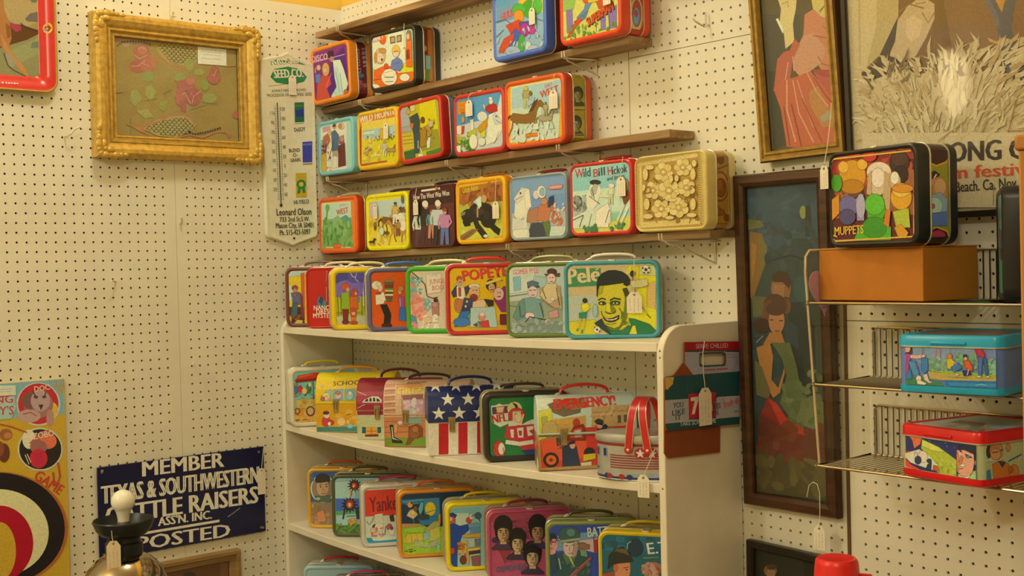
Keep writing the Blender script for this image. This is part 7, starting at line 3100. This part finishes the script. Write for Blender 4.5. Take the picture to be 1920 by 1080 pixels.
# ================================================================ WIRE RACK ON THE RIGHT
RKX0, RKX1 = 1.872, 2.52
rk = thing('wire_rack', 'chrome wire display rack with a clear acrylic side, hung on the pegboard at the right', 'rack', (RKX0, 0, 1.05))
r_ = 0.0016
WR = RKX1 - RKX0
for z, yf, fence in ((1.3625, -.203, .092), (1.2095, -.190, .098), (1.0565, -.187, .098)):
    z0 = z - 1.05 - .0016
    MB().tube([(0.004, -.006, z0), (0.004, yf, z0), (WR, yf, z0), (WR, -.006, z0)], .0028, 8, closed=True).build('shelf_frame', CHROME, rk)
    wire = MB().tube([(0, yf - .001, z0 + .0012), (0, -.008, z0 + .0012), (0, -.005, z0 + .006), (0, -.005, z0 + fence)], r_ * .9, 5).build('cross_wire', CHROME, rk)
    x = 0.016
    wire.location.x = x
    while x < WR - .018:
        x += .0127
        o = wire.copy()
        COL.objects.link(o)
        o.parent = rk
        o.location.x = x
    MB().tube([(.014, -.006, z0), (.014, -.006, z0 + fence - .008), (.022, -.006, z0 + fence), (WR, -.006, z0 + fence), (WR, -.006, z0)], .0026, 8).build('back_rail', CHROME, rk)
    MB().lathe([(.0001, -.004), (.0042, -.001), (.0042, .002), (.0001, .005)], 12, 0, (0.003, yf - .001, z0)).build('clip', CHROME, rk)
ap = [(-.004, 0.0), (-.172, 0.0), (-.205, .37), (-.203, .398), (-.192, .409), (-.004, .413)]
MB().loops([[(x, y, z) for y, z in ap] for x in (-.002, .0012)], [0], 0, 0).build('acrylic_side', ACRYLIC, rk, smooth=False)
ed = mat('painted_acrylic_edge_glow', (.62, .52, .36), .3, 0, .05, 20)  # edge glow of the acrylic put in as a pale opaque colour
MB().tube([(-.0004, -.172, 0), (-.0004, -.205, .37), (-.0004, -.203, .398), (-.0004, -.192, .409), (-.0004, -.03, .4128)], .0024, 6).build('acrylic_edge', ed, rk)
ht = []
for k in range(28):
    a_ = 2 * PI * k / 28
    ht.append((.0030 * 16 * math.sin(a_) ** 3, .0030 * (13 * math.cos(a_) - 5 * math.cos(2 * a_) - 2 * math.cos(3 * a_) - math.cos(4 * a_))))
hh = MB().loops([[(0, y, z) for y, z in ht], [(.0012, y, z) for y, z in ht]], [0], 0, 0).build('heart_sticker', mat('pink_paper', hexlin((200, 160, 202)), .6), None)
hh.location = (RKX0 + .0014, -.150, 1.385)
tag(hh, 'pale pink heart stuck on the clear acrylic side beside the brown carton', 'sticker')

# ================================================================ FRAMES AND SIGNS


def frame(k, name, label, cat, W_, H_, prof, mts, art=None, mtl=None, art_base=(128, 128, 128), pane=True, loc=None, ornaments=False, ins=None):
    """mitred frame from a moulding profile [(inset, depth out of the wall)], picture, backing and glass"""
    loc, a, roll, tilt = PLACE[k]
    t = thing(name, label, cat, loc, a, roll, tilt)
    cs = []
    for ins_, dep in prof:
        x, z = W_ / 2 - ins_, H_ / 2 - ins_
        cs.append([(-x, -dep, -z), (x, -dep, -z), (x, -dep, z), (-x, -dep, z)])
    for j in range(4):
        j2 = (j + 1) % 4
        V = [c[j] for c in cs] + [c[j2] for c in cs]
        n = len(cs)
        F = [(i, n + i, n + i + 1, i + 1) for i in range(n - 1)]
        mb = MB()
        for i, f in enumerate(F):
            b0 = [V[q] for q in f]
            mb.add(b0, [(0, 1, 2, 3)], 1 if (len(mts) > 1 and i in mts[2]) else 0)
        mb.build('frame_rail', list(mts[:2]) if len(mts) > 1 else [mts[0]], t, smooth=False, fixn=False)
    inn = prof[-1][0]
    w2, h2 = W_ / 2 - inn, H_ / 2 - inn
    yb = -prof[-1][1]
    MB().box(-W_ / 2 + .006, -.001, -H_ / 2 + .006, W_ / 2 - .006, .0, H_ / 2 - .006).build('backing_board', DARKBACK, t)
    clip = [(-w2, -h2), (w2, -h2), (w2, h2), (-w2, h2)]
    print_mesh('picture', ART[k], lambda u, v, l: (u, yb + .004 - l, v), t, clip, base=(hexlin(art_base), [clip]), mtl=mtl or PAPER)
    if pane:
        MB().add([(-w2, yb - .0005, -h2), (w2, yb - .0005, -h2), (w2, yb - .0005, h2), (-w2, yb - .0005, h2)], [(0, 1, 2, 3)]).build('glass_pane', GLASS, t, smooth=False, fixn=False)
    return t


PLACE = {
    'gold': ((0, -0.562, 1.96), 90, 0, 0),
    'thermo': ((0, -0.2025, 1.812), 90, 0, 0),
    'tray': ((0, -1.04, 2.1), 90, 0, 0),
    'target': ((0, -1.072, 0.85), 90, 0, 0),
    'sign': ((0, -0.574, 0.799), 90, 0, 0),
    'low2': ((0, -0.66, 0.5), 90, 0, 0),
    'red': ((1.735, -0.024, 1.9), 0, 1.2, 3.5),
    'tall': ((1.687, -0.012, 1.272), 0, 0, 1.2),
    'low': ((1.676, -0.01, 0.66), 0, -1.4, 1),
    'poster': ((2.2, -0.03, 1.955), 0, 0, 2.8),
    'carton_L': ((1.5525, -0.125, 1.15), 90, 0, 0),
}
gp = [(0, 0), (0, .030), (.004, .040), (.012, .046), (.022, .046), (.034, .040), (.040, .034), (.042, .036), (.047, .036), (.049, .031), (.055, .029), (.057, .031), (.061, .030), (.063, .022), (.063, .020)]
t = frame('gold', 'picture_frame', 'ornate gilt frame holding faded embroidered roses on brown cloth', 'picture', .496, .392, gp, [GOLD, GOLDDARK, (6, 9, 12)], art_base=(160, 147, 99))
for sx in (-1, 1):
    for sz in (-1, 1):
        ob = MB()
        rnd = random.Random(3 + sx + 5 * sz)
        for (dx, dz) in [(0.010, 0.010), (.022, .006), (.036, .005), (.050, .005), (.064, .006), (.078, .007), (.006, .022), (.005, .036), (.005, .050), (.006, .064), (.007, .078), (.022, .022), (.034, .018), (.018, .034)]:
            rr_ = .0085 + .003 * rnd.random()
            if dx > .06 or dz > .06:
                rr_ *= .75
            cx, cz = sx * (.248 - dx), sz * (.196 - dz)
            n0 = len(ob.v)
            ob.lathe([(.0001, -1), (.6, -.8), (.95, -.3), (.95, .3), (.6, .8), (.0001, 1)], 10)
            sxx = rr_ * (1.5 if dx > dz + .01 else 1.0)
            szz = rr_ * (1.5 if dz > dx + .01 else 1.0)
            for i in range(n0, len(ob.v)):
                q = ob.v[i]
                ob.v[i] = (cx + q[0] * sxx, -.043 + q[1] * rr_ * .75, cz + q[2] * szz)
        ob.build('corner_ornament', GOLD, t)

rp = [(0, 0), (0, .020), (.003, .024), (.008, .024), (.010, .020), (.013, .020), (.016, .025), (.020, .025), (.022, .018), (.023, .012)]
frame('red', 'picture_frame', 'narrow gilt frame with a woman in a flowing red and pink gown', 'picture', .2085, .50, rp, [GOLDDARK, mat('brown_frame_side', (.13, .06, .025), .4), (0, 1)], art_base=(94, 87, 68))
tp = [(0, 0), (0, .016), (.003, .020), (.018, .022), (.026, .018), (.028, .014), (.028, .010)]
frame('tall', 'picture_frame', 'tall dark wood frame with a couple, woman seated in a pale green gown', 'picture', .239, .708, tp, [DARKWOOD], art_base=(62, 89, 70))
frame('low', 'picture_frame', 'black frame with a nearly black portrait at the bottom, left of the red cup', 'picture', .208, .36, [(0, 0), (0, .014), (.003, .018), (.014, .017), (.018, .012), (.018, .008)], [BLACKWOOD], art_base=(39, 41, 42))
frame('poster', 'framed_poster', 'large thin black frame with a film festival poster of a shaggy white pelt', 'poster', .70, .885, [(0, 0), (0, .016), (.002, .018), (.011, .018), (.012, .013)], [BLACKWOOD], art_base=(200, 190, 165))
frame('low2', 'picture_frame', 'plain wood frame with a dim brown picture below the blue sign', 'picture', .50, .274, [(0, 0), (0, .022), (.003, .026), (.012, .026), (.016, .018), (.030, .016), (.033, .010)], [OAK], art_base=(112, 73, 47))

# round-cornered serving tray, top left
loc, a, roll, tilt = PLACE['tray']
t = thing('serving_tray', 'red-rimmed tin serving tray showing bare legs, in the top left corner', 'tray', loc, a)
TW, TH = .270, .345


def tl(ins, dep):
    return [(x, -dep, z) for x, z in rrect(TW - 2 * ins, TH - 2 * ins, max(.034 - ins * .5, .01), 7)]


MB().loops([tl(.004, .020), tl(0, .0235), tl(-.001, .0255), tl(.001, .027), tl(.004, .0262)], [0] * 4).build('rolled_edge', mat('gold_tray_edge', hexlin((183, 156, 69)), .35, .3), t)
MB().loops([tl(.0035, .0262), tl(.010, .0235), tl(.022, .0215), tl(.032, .013), tl(.0385, .0075), tl(.041, .0065)], [0] * 5).build('rim', paint((208, 49, 50), .22), t)
clip = rrect(TW - .080, TH - .080, .014, 7)
print_mesh('picture', ART['tray'], lambda u, v, l: (u, -.0066 - l, v), t, clip, base=(hexlin((175, 161, 124)), [clip]))


def rimlift(u, v, l):
    i = min(TW / 2 - u, v + TH / 2)
    dep = .0242 if i < .010 else (.0242 - (i - .010) / .012 * .002 if i < .022 else .0222 - (i - .022) / .010 * .0085)
    return (u, -dep - l, v)


print_mesh('rim_lettering', ART['traymarks'], rimlift, t)
MB().loops([tl(.041, .0055), tl(.02, .004), tl(.004, .0195)], [0, 0], 0).build('tray_back', DARKBACK, t)

# thermometer
loc, a, roll, tilt = PLACE['thermo']
t = thing('wall_thermometer', 'tall cream tin thermometer lettered KRUGER SEED CO. hung in the corner', 'thermometer', loc, a)


def th_outline(ins, dep):
    w, h = .0935 - ins, .278 - ins
    o = []
    r = .014
    for sx, sz in ((1, -1), (1, 1), (-1, 1), (-1, -1)):
        wz = w if sz > 0 else w - .004
        c = (sx * (wz - r), sz * (h - .010 - r))
        a0 = {(1, -1): -90, (1, 1): 0, (-1, 1): 90, (-1, -1): 180}[(sx, sz)]
        for q in range(5):
            an = rad(a0 + 90 * q / 4)
            o.append((c[0] + r * math.cos(an), -dep, c[1] + r * math.sin(an)))
        if (sx, sz) == (1, 1):
            o += [(.02, -dep, h + .006), (0, -dep, h + .016), (-.02, -dep, h + .006)]
    o += [(-.02, -dep, -h - .006), (0, -dep, -h - .014), (.02, -dep, -h - .006)]
    return o


MB().loops([th_outline(0, .002), th_outline(0, .009), th_outline(.003, .013), th_outline(.007, .0135), th_outline(.010, .0122), th_outline(.012, .012)], [0] * 5, 0, 0).build('tin_plate', paint((229, 231, 222), .4), t)
print_mesh('lettering', ART['thermo'], lambda u, v, l: (u, -.0121 - l, v), t, [(-.083, -.27), (.083, -.27), (.083, .267), (-.083, .267)])
MB().lathe([(.004, 0), (.004, .002), (.0015, .0028)], 12, 0).build('top_screw', STEEL, t).matrix_local = Matrix.Translation((0, -.0125, .272)) @ Matrix.Rotation(PI / 2, 4, 'X')
MB().lathe([(.0035, 0), (.0035, .002), (.0015, .0026)], 12, 0).build('bottom_screw', mat('brown_screw', (.12, .06, .03), .5, .4), t).matrix_local = Matrix.Translation((.004, -.0125, -.268)) @ Matrix.Rotation(PI / 2, 4, 'X')

# bull's-eye game board
loc, a, roll, tilt = PLACE['target']
t = thing('target_game', 'yellow tin target game with a black and red bullseye, bottom left', 'game board', loc, a)
TBW, TBH = .332, .645
MB().box(-TBW / 2, -.0118, -TBH / 2, TBW / 2, -.002, TBH / 2).build('board', paint((217, 186, 72), .45), t, bevel=.0015)
clip = [(-TBW / 2 + .001, -TBH / 2), (TBW / 2 - .001, -TBH / 2), (TBW / 2 - .001, TBH / 2), (-TBW / 2 + .001, TBH / 2)]
print_mesh('target_print', ART['target'], lambda u, v, l: (u, -.0119 - l, v), t, clip)

# enamel sign and a second sheet behind it
loc, a, roll, tilt = PLACE['sign']
for nm, lb, dx, y0_, y1_ in (('enamel_sign', 'navy enamel sign lettered MEMBER TEXAS & SOUTHWESTERN CATTLE RAISERS POSTED', 0, .0098, .0064), ('sign_sheet', 'second dark sheet just showing behind the right edge of the navy sign', .006, .0056, .0030)):
    t = thing(nm, lb, 'sign', loc, a)
    MB().box(-.251 + dx, -y0_, -.1265, .251 + dx, -y1_, .1265).build('plate', paint((18, 25, 80), .25), t, bevel=.0012)
    if dx == 0:
        clip = [(-.2505, -.126), (.2505, -.126), (.2505, .126), (-.2505, .126)]
        print_mesh('lettering', ART['sign'][1:], lambda u, v, l: (u, -.0099 - l, v), t, clip, mtl=ENAMEL)
        for sx in (-1, 1):
            for sz in (-1, 1):
                MB().lathe([(.0036, 0), (.0036, .0012), (.0015, .002)], 12, 0).build('eyelet', mat('brass_eyelet', (.4, .3, .14), .4, .8), t).matrix_local = Matrix.Translation((sx * .238, -.0098, sz * .112)) @ Matrix.Rotation(PI / 2, 4, 'X')

# flattened bottle carrier on the bookcase side
loc, a, roll, tilt = PLACE['carton_L']
t = thing('bottle_carrier', 'flattened green, red and brown cardboard bottle carrier pinned on the bookcase side', 'carton', loc, a)
KRAFT = mat('brown_kraft_card', hexlin((142, 74, 42)), .7, 0, .06, 30)


def plate(pts, holes, y0, y1):
    bm = bmesh.new()
    for y in (y0, y1):
        eds = []
        for loop in [pts] + holes:
            vs = [bm.verts.new((u, y, v)) for u, v in loop]
            for i in range(len(vs)):
                eds.append(bm.edges.new((vs[i - 1], vs[i])))
        bmesh.ops.triangle_fill(bm, edges=eds, use_beauty=True)
    bm.verts.ensure_lookup_table()
    tot = len(bm.verts) // 2
    st = 0
    for loop in [pts] + holes:
        for i in range(len(loop)):
            j = (i + 1) % len(loop)
            bm.faces.new([bm.verts[st + i], bm.verts[st + j], bm.verts[tot + st + j], bm.verts[tot + st + i]])
        st += len(loop)
    bmesh.ops.recalc_face_normals(bm, faces=bm.faces)
    mb = MB()
    mb.v = [tuple(v.co) for v in bm.verts]
    bm.verts.index_update()
    mb.f = [tuple(v.index for v in f.verts) for f in bm.faces]
    mb.m = [0] * len(mb.f)
    bm.free()
    return mb


CL = BOX['_carrier']
plate(CL['back'], [], 0.0, -.003).build('inner_card', KRAFT, t, smooth=False)
plate(CL['front'], [CL['hole']], -.003, -.0065).build('printed_card', KRAFT, t, smooth=False)
print_mesh('carrier_print', ART['carton_L'], lambda u, v, l: (u, -.0066 - l, v), t)

# ================================================================ TAGS, PINS, HOOKS


def price_tag(label, loc, a, w, h, string, paper=None, lines=True, tilt=0):
    t = thing('price_tag', label, 'tag', loc, a, 0, tilt)
    c = min(w, h) * .26
    o = [(-w / 2, -h), (w / 2, -h), (w / 2, -c), (w / 2 - c, 0.003), (-w / 2 + c, 0.003), (-w / 2, -c)]
    MB().loops([[(x, -.0004, z) for x, z in o], [(x, .0004, z) for x, z in o]], [0], 0, 0).build('card', paper or PAPERW, t, smooth=False)
    MB().lathe([(.0026, 0), (.0026, .0006), (.0012, .0007)], 10).build('eyelet', mat('tag_eyelet', (.25, .17, .09), .6), t).matrix_local = Matrix.Translation((0, -.0004, -.003)) @ Matrix.Rotation(PI / 2, 4, 'X')
    if lines:
        rnd = random.Random(int(abs(loc[0]) * 9999))
        pm = MB()
        for q in range(3):
            x = -w * .28 + w * .27 * q
            z = -h * .28
            while z > -h * .88:
                L = h * rnd.uniform(.06, .16)
                pm.add([(x - .0005, -.00055, z - L), (x + .0005, -.00055, z - L), (x + .0005, -.00055, z), (x - .0005, -.00055, z)], [(0, 1, 2, 3)])
                z -= L + h * .04
        pm.build('pencil_marks', mat('pencil', (.45, .38, .38), .8), t, smooth=False)
    if string:
        MB().tube([(0, -.001, -.002)] + list(string), .0008, 5).build('string', STRING, t)
    return t


for tg in (
    ('white tag turned edge-on, hanging on the FAMILY lunch box', (0.4687, -0.0997, 2.0617), 3.00, 0.0070, 0.0343, [(-0.0007, 0.0000, 0.0416), (0.0026, 0.0000, 0.0648)], None, False),
    ('white price tag on the blue-rimmed action lunch box', (1.0269, -0.1192, 2.0668), -2.00, 0.0220, 0.0370, [(0.0047, 0.0000, 0.0159), (0.0071, 0.0000, 0.0284)], None, True),
    ('white price tag cut by the top edge, on the bright red lunch box', (1.2820, -0.1186, 2.0645), -1.40, 0.0240, 0.0324, [(0.0024, 0.0000, 0.0201)], None, True),
    ('white price tag on the WILD FRONTIER lunch box', (0.3869, -0.1125, 1.8542), 0.00, 0.0220, 0.0406, [(0.0012, 0.0000, 0.0270), (-0.0005, -0.0000, 0.0483)], None, True),
    ('white price tag over the yellow panel of the red-rimmed rider box', (0.7583, -0.1065, 1.8757), 0.00, 0.0280, 0.0387, [(-0.0018, 0.0000, 0.0113), (0.0119, 0.0000, 0.0194), (0.0295, 0.0000, 0.0199)], None, True),
    ('white price tag on the orange EARLY WEST box, third board', (1.0871, -0.1106, 1.8608), 0.90, 0.0290, 0.0419, [(0.0028, 0.0000, 0.0265), (0.0070, 0.0000, 0.0425)], None, True),
    ('white price tag on the bright yellow lunch box', (0.3129, -0.1055, 1.6301), 0.00, 0.0200, 0.0401, [(0.0008, 0.0000, 0.0184), (0.0041, 0.0000, 0.0305)], None, True),
    ('white price tag on the dark brown lunch box with four people', (0.5161, -0.1092, 1.6294), -1.00, 0.0230, 0.0383, [(0.0008, 0.0000, 0.0176), (0.0066, 0.0000, 0.0349)], None, True),
    ('white price tag on the lunch box with the black bear', (0.8664, -0.1146, 1.6056), -1.00, 0.0260, 0.0406, [(0.0013, 0.0000, 0.0337), (0.0047, 0.0000, 0.0660)], None, True),
    ('white price tag on the Wild Bill Hickok lunch box', (1.3113, -0.1156, 1.6364), -1.00, 0.0280, 0.0409, [(0.0024, 0.0000, 0.0227), (0.0083, 0.0000, 0.0475)], None, True),
    ('white price tag on the teal-rimmed football lunch box', (1.3605, -0.1320, 1.3763), 39.69, 0.0340, 0.0440, [(0.0008, 0.0000, 0.0356), (0.0016, 0.0000, 0.0736)], None, True),
    ('small white tag on the left edge of the yellow-rimmed mystery box', (0.1889, -0.2005, 1.3990), -26.61, 0.0300, 0.0456, [(0.0235, 0.0000, 0.0250), (0.0450, 0.0000, 0.0435)], None, False),
    ('small white tag on the left edge of the grey-rimmed burger box', (0.3644, -0.1878, 1.3875), -28.75, 0.0260, 0.0459, [(0.0426, 0.0000, 0.0273), (0.0652, 0.0000, 0.0466)], None, False),
    ('white paper tag hanging at the top of the cream thermometer', (0.0175, -0.1923, 2.0326), 90.00, 0.0260, 0.0561, [(0.0011, 0.0000, 0.0370), (0.0040, 0.0000, 0.0694)], None, True),
    ('pale tag at the right edge of the navy enamel sign', (0.0145, -0.3314, 0.8591), 90.00, 0.0260, 0.0741, [(0.0045, 0.0000, 0.0312), (0.0090, 0.0000, 0.0608)], None, False),
    ('white price tag on the flattened bottle carrier', (1.5695, -0.1433, 1.1759), 90.00, 0.0400, 0.0756, [(-0.0040, -0.0000, 0.0338), (-0.0044, -0.0000, 0.0763), (0.0015, -0.0000, 0.1005)], None, True),
    ('white price tag hanging below the tall dark frame on a looped string', (1.7741, -0.0402, 0.9006), 0.00, 0.0270, 0.0467, [(0.0024, 0.0000, 0.0308), (0.0026, 0.0000, 0.0688), (-0.0031, 0.0000, 0.0866), (-0.0133, 0.0000, 0.0897), (-0.0227, 0.0000, 0.0820), (-0.0289, 0.0000, 0.0572)], None, True),
    ('white price tag on a stiff string left of the MUPPETS box', (1.9108, -0.1957, 1.6125), -12.50, 0.0210, 0.0406, [(0.0110, 0.0000, 0.0412), (0.0208, 0.0000, 0.0938), (0.0228, 0.0000, 0.1150)], None, True),
    ('grey tag hanging on the black lunch box beside the orange post', (2.1180, 0.0265, 1.5074), -60.00, 0.0300, 0.0907, [(0.0609, -0.0000, 0.0288), (0.1199, 0.0000, 0.0589)], None, False),
    ('cream price tag tied to the oval railway tin, hanging over the shelf edge', (1.4991, -0.2620, 1.0007), 20.00, 0.0260, 0.0445, [(0.0273, 0.0, 0.0581)], None, True),
):
    price_tag(*tg)

# peg hooks left empty on the boards
def peg_hook(label, loc, a, pts, r=.0022, wm=None):
    t = thing('peg_hook', label, 'hook', loc, a, group=None)
    MB().tube(pts, r, 8).build('hook_wire', wm or STEEL, t)
    return t


WHT = mat('white_plastic', (.78, .74, .66), .4)
peg_hook('empty steel hook on the left wall below the red tray', (0, -.873, 1.818), 90, [(-.008, .004, .001), (-.008, -.012, -.002), (-.004, -.028, .002), (.004, -.034, .014), (.020, -.036, .024)])
peg_hook('white peg lying level in the left wall above the navy sign', (0, -.760, 1.427), 90, [(.006, .004, 0), (.004, -.008, 0), (-.004, -.020, .001), (-.018, -.030, .003)], .0030, WHT)
peg_hook('small white plastic hook below the gilt frame', (0, -.560, 1.592), 90, [(.002, .004, -.004), (0, -.010, -.002), (-.003, -.018, .004), (-.006, -.020, .012)], .0036, WHT)
peg_hook('small white plastic hook above the gilt frame', (0, -.567, 2.181), 90, [(.004, .004, 0), (-.002, -.012, 0), (-.010, -.018, 0), (-.010, -.020, -.010), (.004, -.014, -.010)], .003, WHT)
peg_hook('tiny white peg on the left wall above the right end of the navy sign', (0, -.532, 1.186), 90, [(0, .004, 0), (0, -.006, 0)], .003, WHT)
peg_hook('steel hook high on the back wall left of the woman in red', (1.481, 0, 1.966), 0, [(0, .004, 0), (.0, -.008, 0), (-.004, -.012, -.004), (-.012, -.030, .006), (-.018, -.034, .014)])
peg_hook('upright steel pin beside the empty hook high on the back wall', (1.478, 0, 1.972), 0, [(0, .003, -.004), (0, -.006, -.004), (0, -.008, .004), (0, -.008, .022)], .0018)

# ================================================================ FRONT OF THE PICTURE
def table(name, label, loc, w, d, h, m_):
    t = thing(name, label, 'table', loc)
    MB().box(-w / 2, -d / 2, h - .03, w / 2, d / 2, h).build('table_top', m_, t, bevel=.003)
    for sx in (-1, 1):
        for sy in (-1, 1):
            MB().box(sx * (w / 2 - .045) - .018, sy * (d / 2 - .045) - .018, 0, sx * (w / 2 - .045) + .018, sy * (d / 2 - .045) + .018, h - .03).build('leg', m_, t, bevel=.002)
    return t


LPX, LPY = 0.587, -0.996
table('side_table', 'small oak table under the lamp in front of the navy sign, below the picture', (LPX, LPY, 0), .40, .40, .52, OAK)
t = thing('table_lamp', 'lamp with a chrome font, dark ring collar and bare round white bulb', 'lamp', (LPX, LPY, .52))
DKM = mat('dark_green_metal', hexlin((49, 55, 64)), .35, .6, .1, 30)
BRONZE = mat('smoky_chrome', (.42, .35, .26), .12, 1.0, .05, 8)
MB().lathe([(.055, 0), (.06, .004), (.055, .012), (.03, .02), (.022, .05), (.03, .075), (.055, .10), (.082, .14), (.098, .19), (.096, .225), (.082, .262), (.060, .285), (.040, .296)], 40).build('font', BRONZE, t)
MB().lathe([(.039, .292), (.041, .300), (.041, .322), (.036, .326), (.036, .334)], 32).build('burner_collar', DKM, t)
MB().lathe([(.036, .328), (.034, .336), (.050, .341), (.060, .352), (.0655, .366), (.067, .372), (.0655, .375), (.063, .370), (.056, .354), (.046, .345), (.030, .340)], 40).build('shade_ring', DKM, t)
MB().lathe([(.014, .328), (.015, .352), (.0145, .368), (.013, .370)], 24).build('socket', mat('brown_socket', hexlin((112, 96, 96)), .4, .3), t)
bl = [(.0125, .366), (.0128, .376), (.0140, .384), (.0175, .394)]
for k in range(13):
    an = rad(-44 + 134 * k / 12)
    bl.append((max(.0262 * math.cos(an), .0001), .4145 + .0262 * math.sin(an)))
MB().lathe(bl, 32).build('bulb', mat('opal_glass_bulb', hexlin((239, 239, 239)), .22, 0, .02, 10), t)
price_tag('buff paper tag tied to the ring of the lamp', (LPX + .047, LPY - .044, .8905 - .034), 58, .030, .075, [(-.002, -.003, .014), (-.004, .004, .033), (.002, .008, .012)], mat('buff_tag', hexlin((217, 203, 186)), .7), True)

CUPX, CUPY, CUPZ = 1.963, -.255, .908
table('plant_stand', 'small dark wooden stand under the red-topped flask, below the picture', (CUPX + .03, CUPY - .03, 0), .26, .26, .66, DARKWOOD)
t = thing('vacuum_flask', 'flask with a bright red plastic cup, at the bottom edge under the rack', 'flask', (CUPX, CUPY, .66))
zc = CUPZ - .66
MB().lathe([(.034, 0), (.036, .004), (.036, zc - .075), (.033, zc - .066)], 32).build('flask_body', paint((160, 47, 57), .3), t)
CUP = paint((239, 47, 50), .3)
cup = MB().lathe([(.0445, zc - .072), (.0445, zc - .066), (.0425, zc - .060), (.0385, zc - .012), (.0375, zc - .006), (.034, zc - .001), (.030, zc - .0002), (.027, zc - .0012), (.0001, zc - .0016)], 48).build('cup', CUP, t)
MB().tube([(.040, 0, zc - .030), (.058, 0, zc - .031), (.064, 0, zc - .040), (.060, 0, zc - .054), (.043, 0, zc - .060)], .005, 8, flat=(1.0, .6)).build('cup_handle', CUP, cup).rotation_euler = (0, 0, rad(35))

PX, PY = 2.5385, -.7035
t = thing('wooden_cabinet', 'orange-brown wooden cabinet side cutting in at the right edge of the picture', 'cabinet', (PX, PY, 0), 20)
MB().box(0, 0, 0, .022, .30, 1.566).build('side_board', ORANGEWOOD, t, bevel=.002)
MB().box(.022, .006, .02, .62, .30, 1.55).build('added_shade_body', ORANGEWOOD, t, bevel=.002)  # unseen body, widened from the edge in view to shade the carton
MB().box(.62, 0, 0, .642, .30, 1.566).build('side_board', ORANGEWOOD, t, bevel=.002)
MB().box(-.004, -.004, 1.566, .646, .304, 1.584).build('cabinet_top', ORANGEWOOD, t, bevel=.003)

# opal pendant lamp behind the viewer's left shoulder, seen only as a reflection in the poster glass
BX, BY, BZ = 0.663, -2.564, 1.892
t = thing('pendant_lamp', 'opal glass pendant lamp hanging from the ceiling, outside the picture on the left', 'lamp', (BX, BY, BZ))
gm = bpy.data.materials.new('lit_opal_glass')
gm.use_nodes = True
gb = gm.node_tree.nodes['Principled BSDF']
gb.inputs['Base Color'].default_value = (.8, .7, .5, 1)
gb.inputs['Emission Color'].default_value = (1.0, .80, .42, 1)
gb.inputs['Emission Strength'].default_value = 13.0
pf = [(.0001, -.135)]
for k in range(1, 16):
    an = rad(-90 + 165 * k / 15)
    pf.append((.055 * math.cos(an), .135 * math.sin(an)))
MB().lathe(pf, 28).build('glass_shade', gm, t)
MB().lathe([(.018, .128), (.022, .135), (.022, .165), (.006, .175)], 20).build('lamp_cap', DKM, t)
MB().tube([(0, 0, .17), (0, 0, 3.4 - BZ)], .003, 6).build('cord', DKM, t)
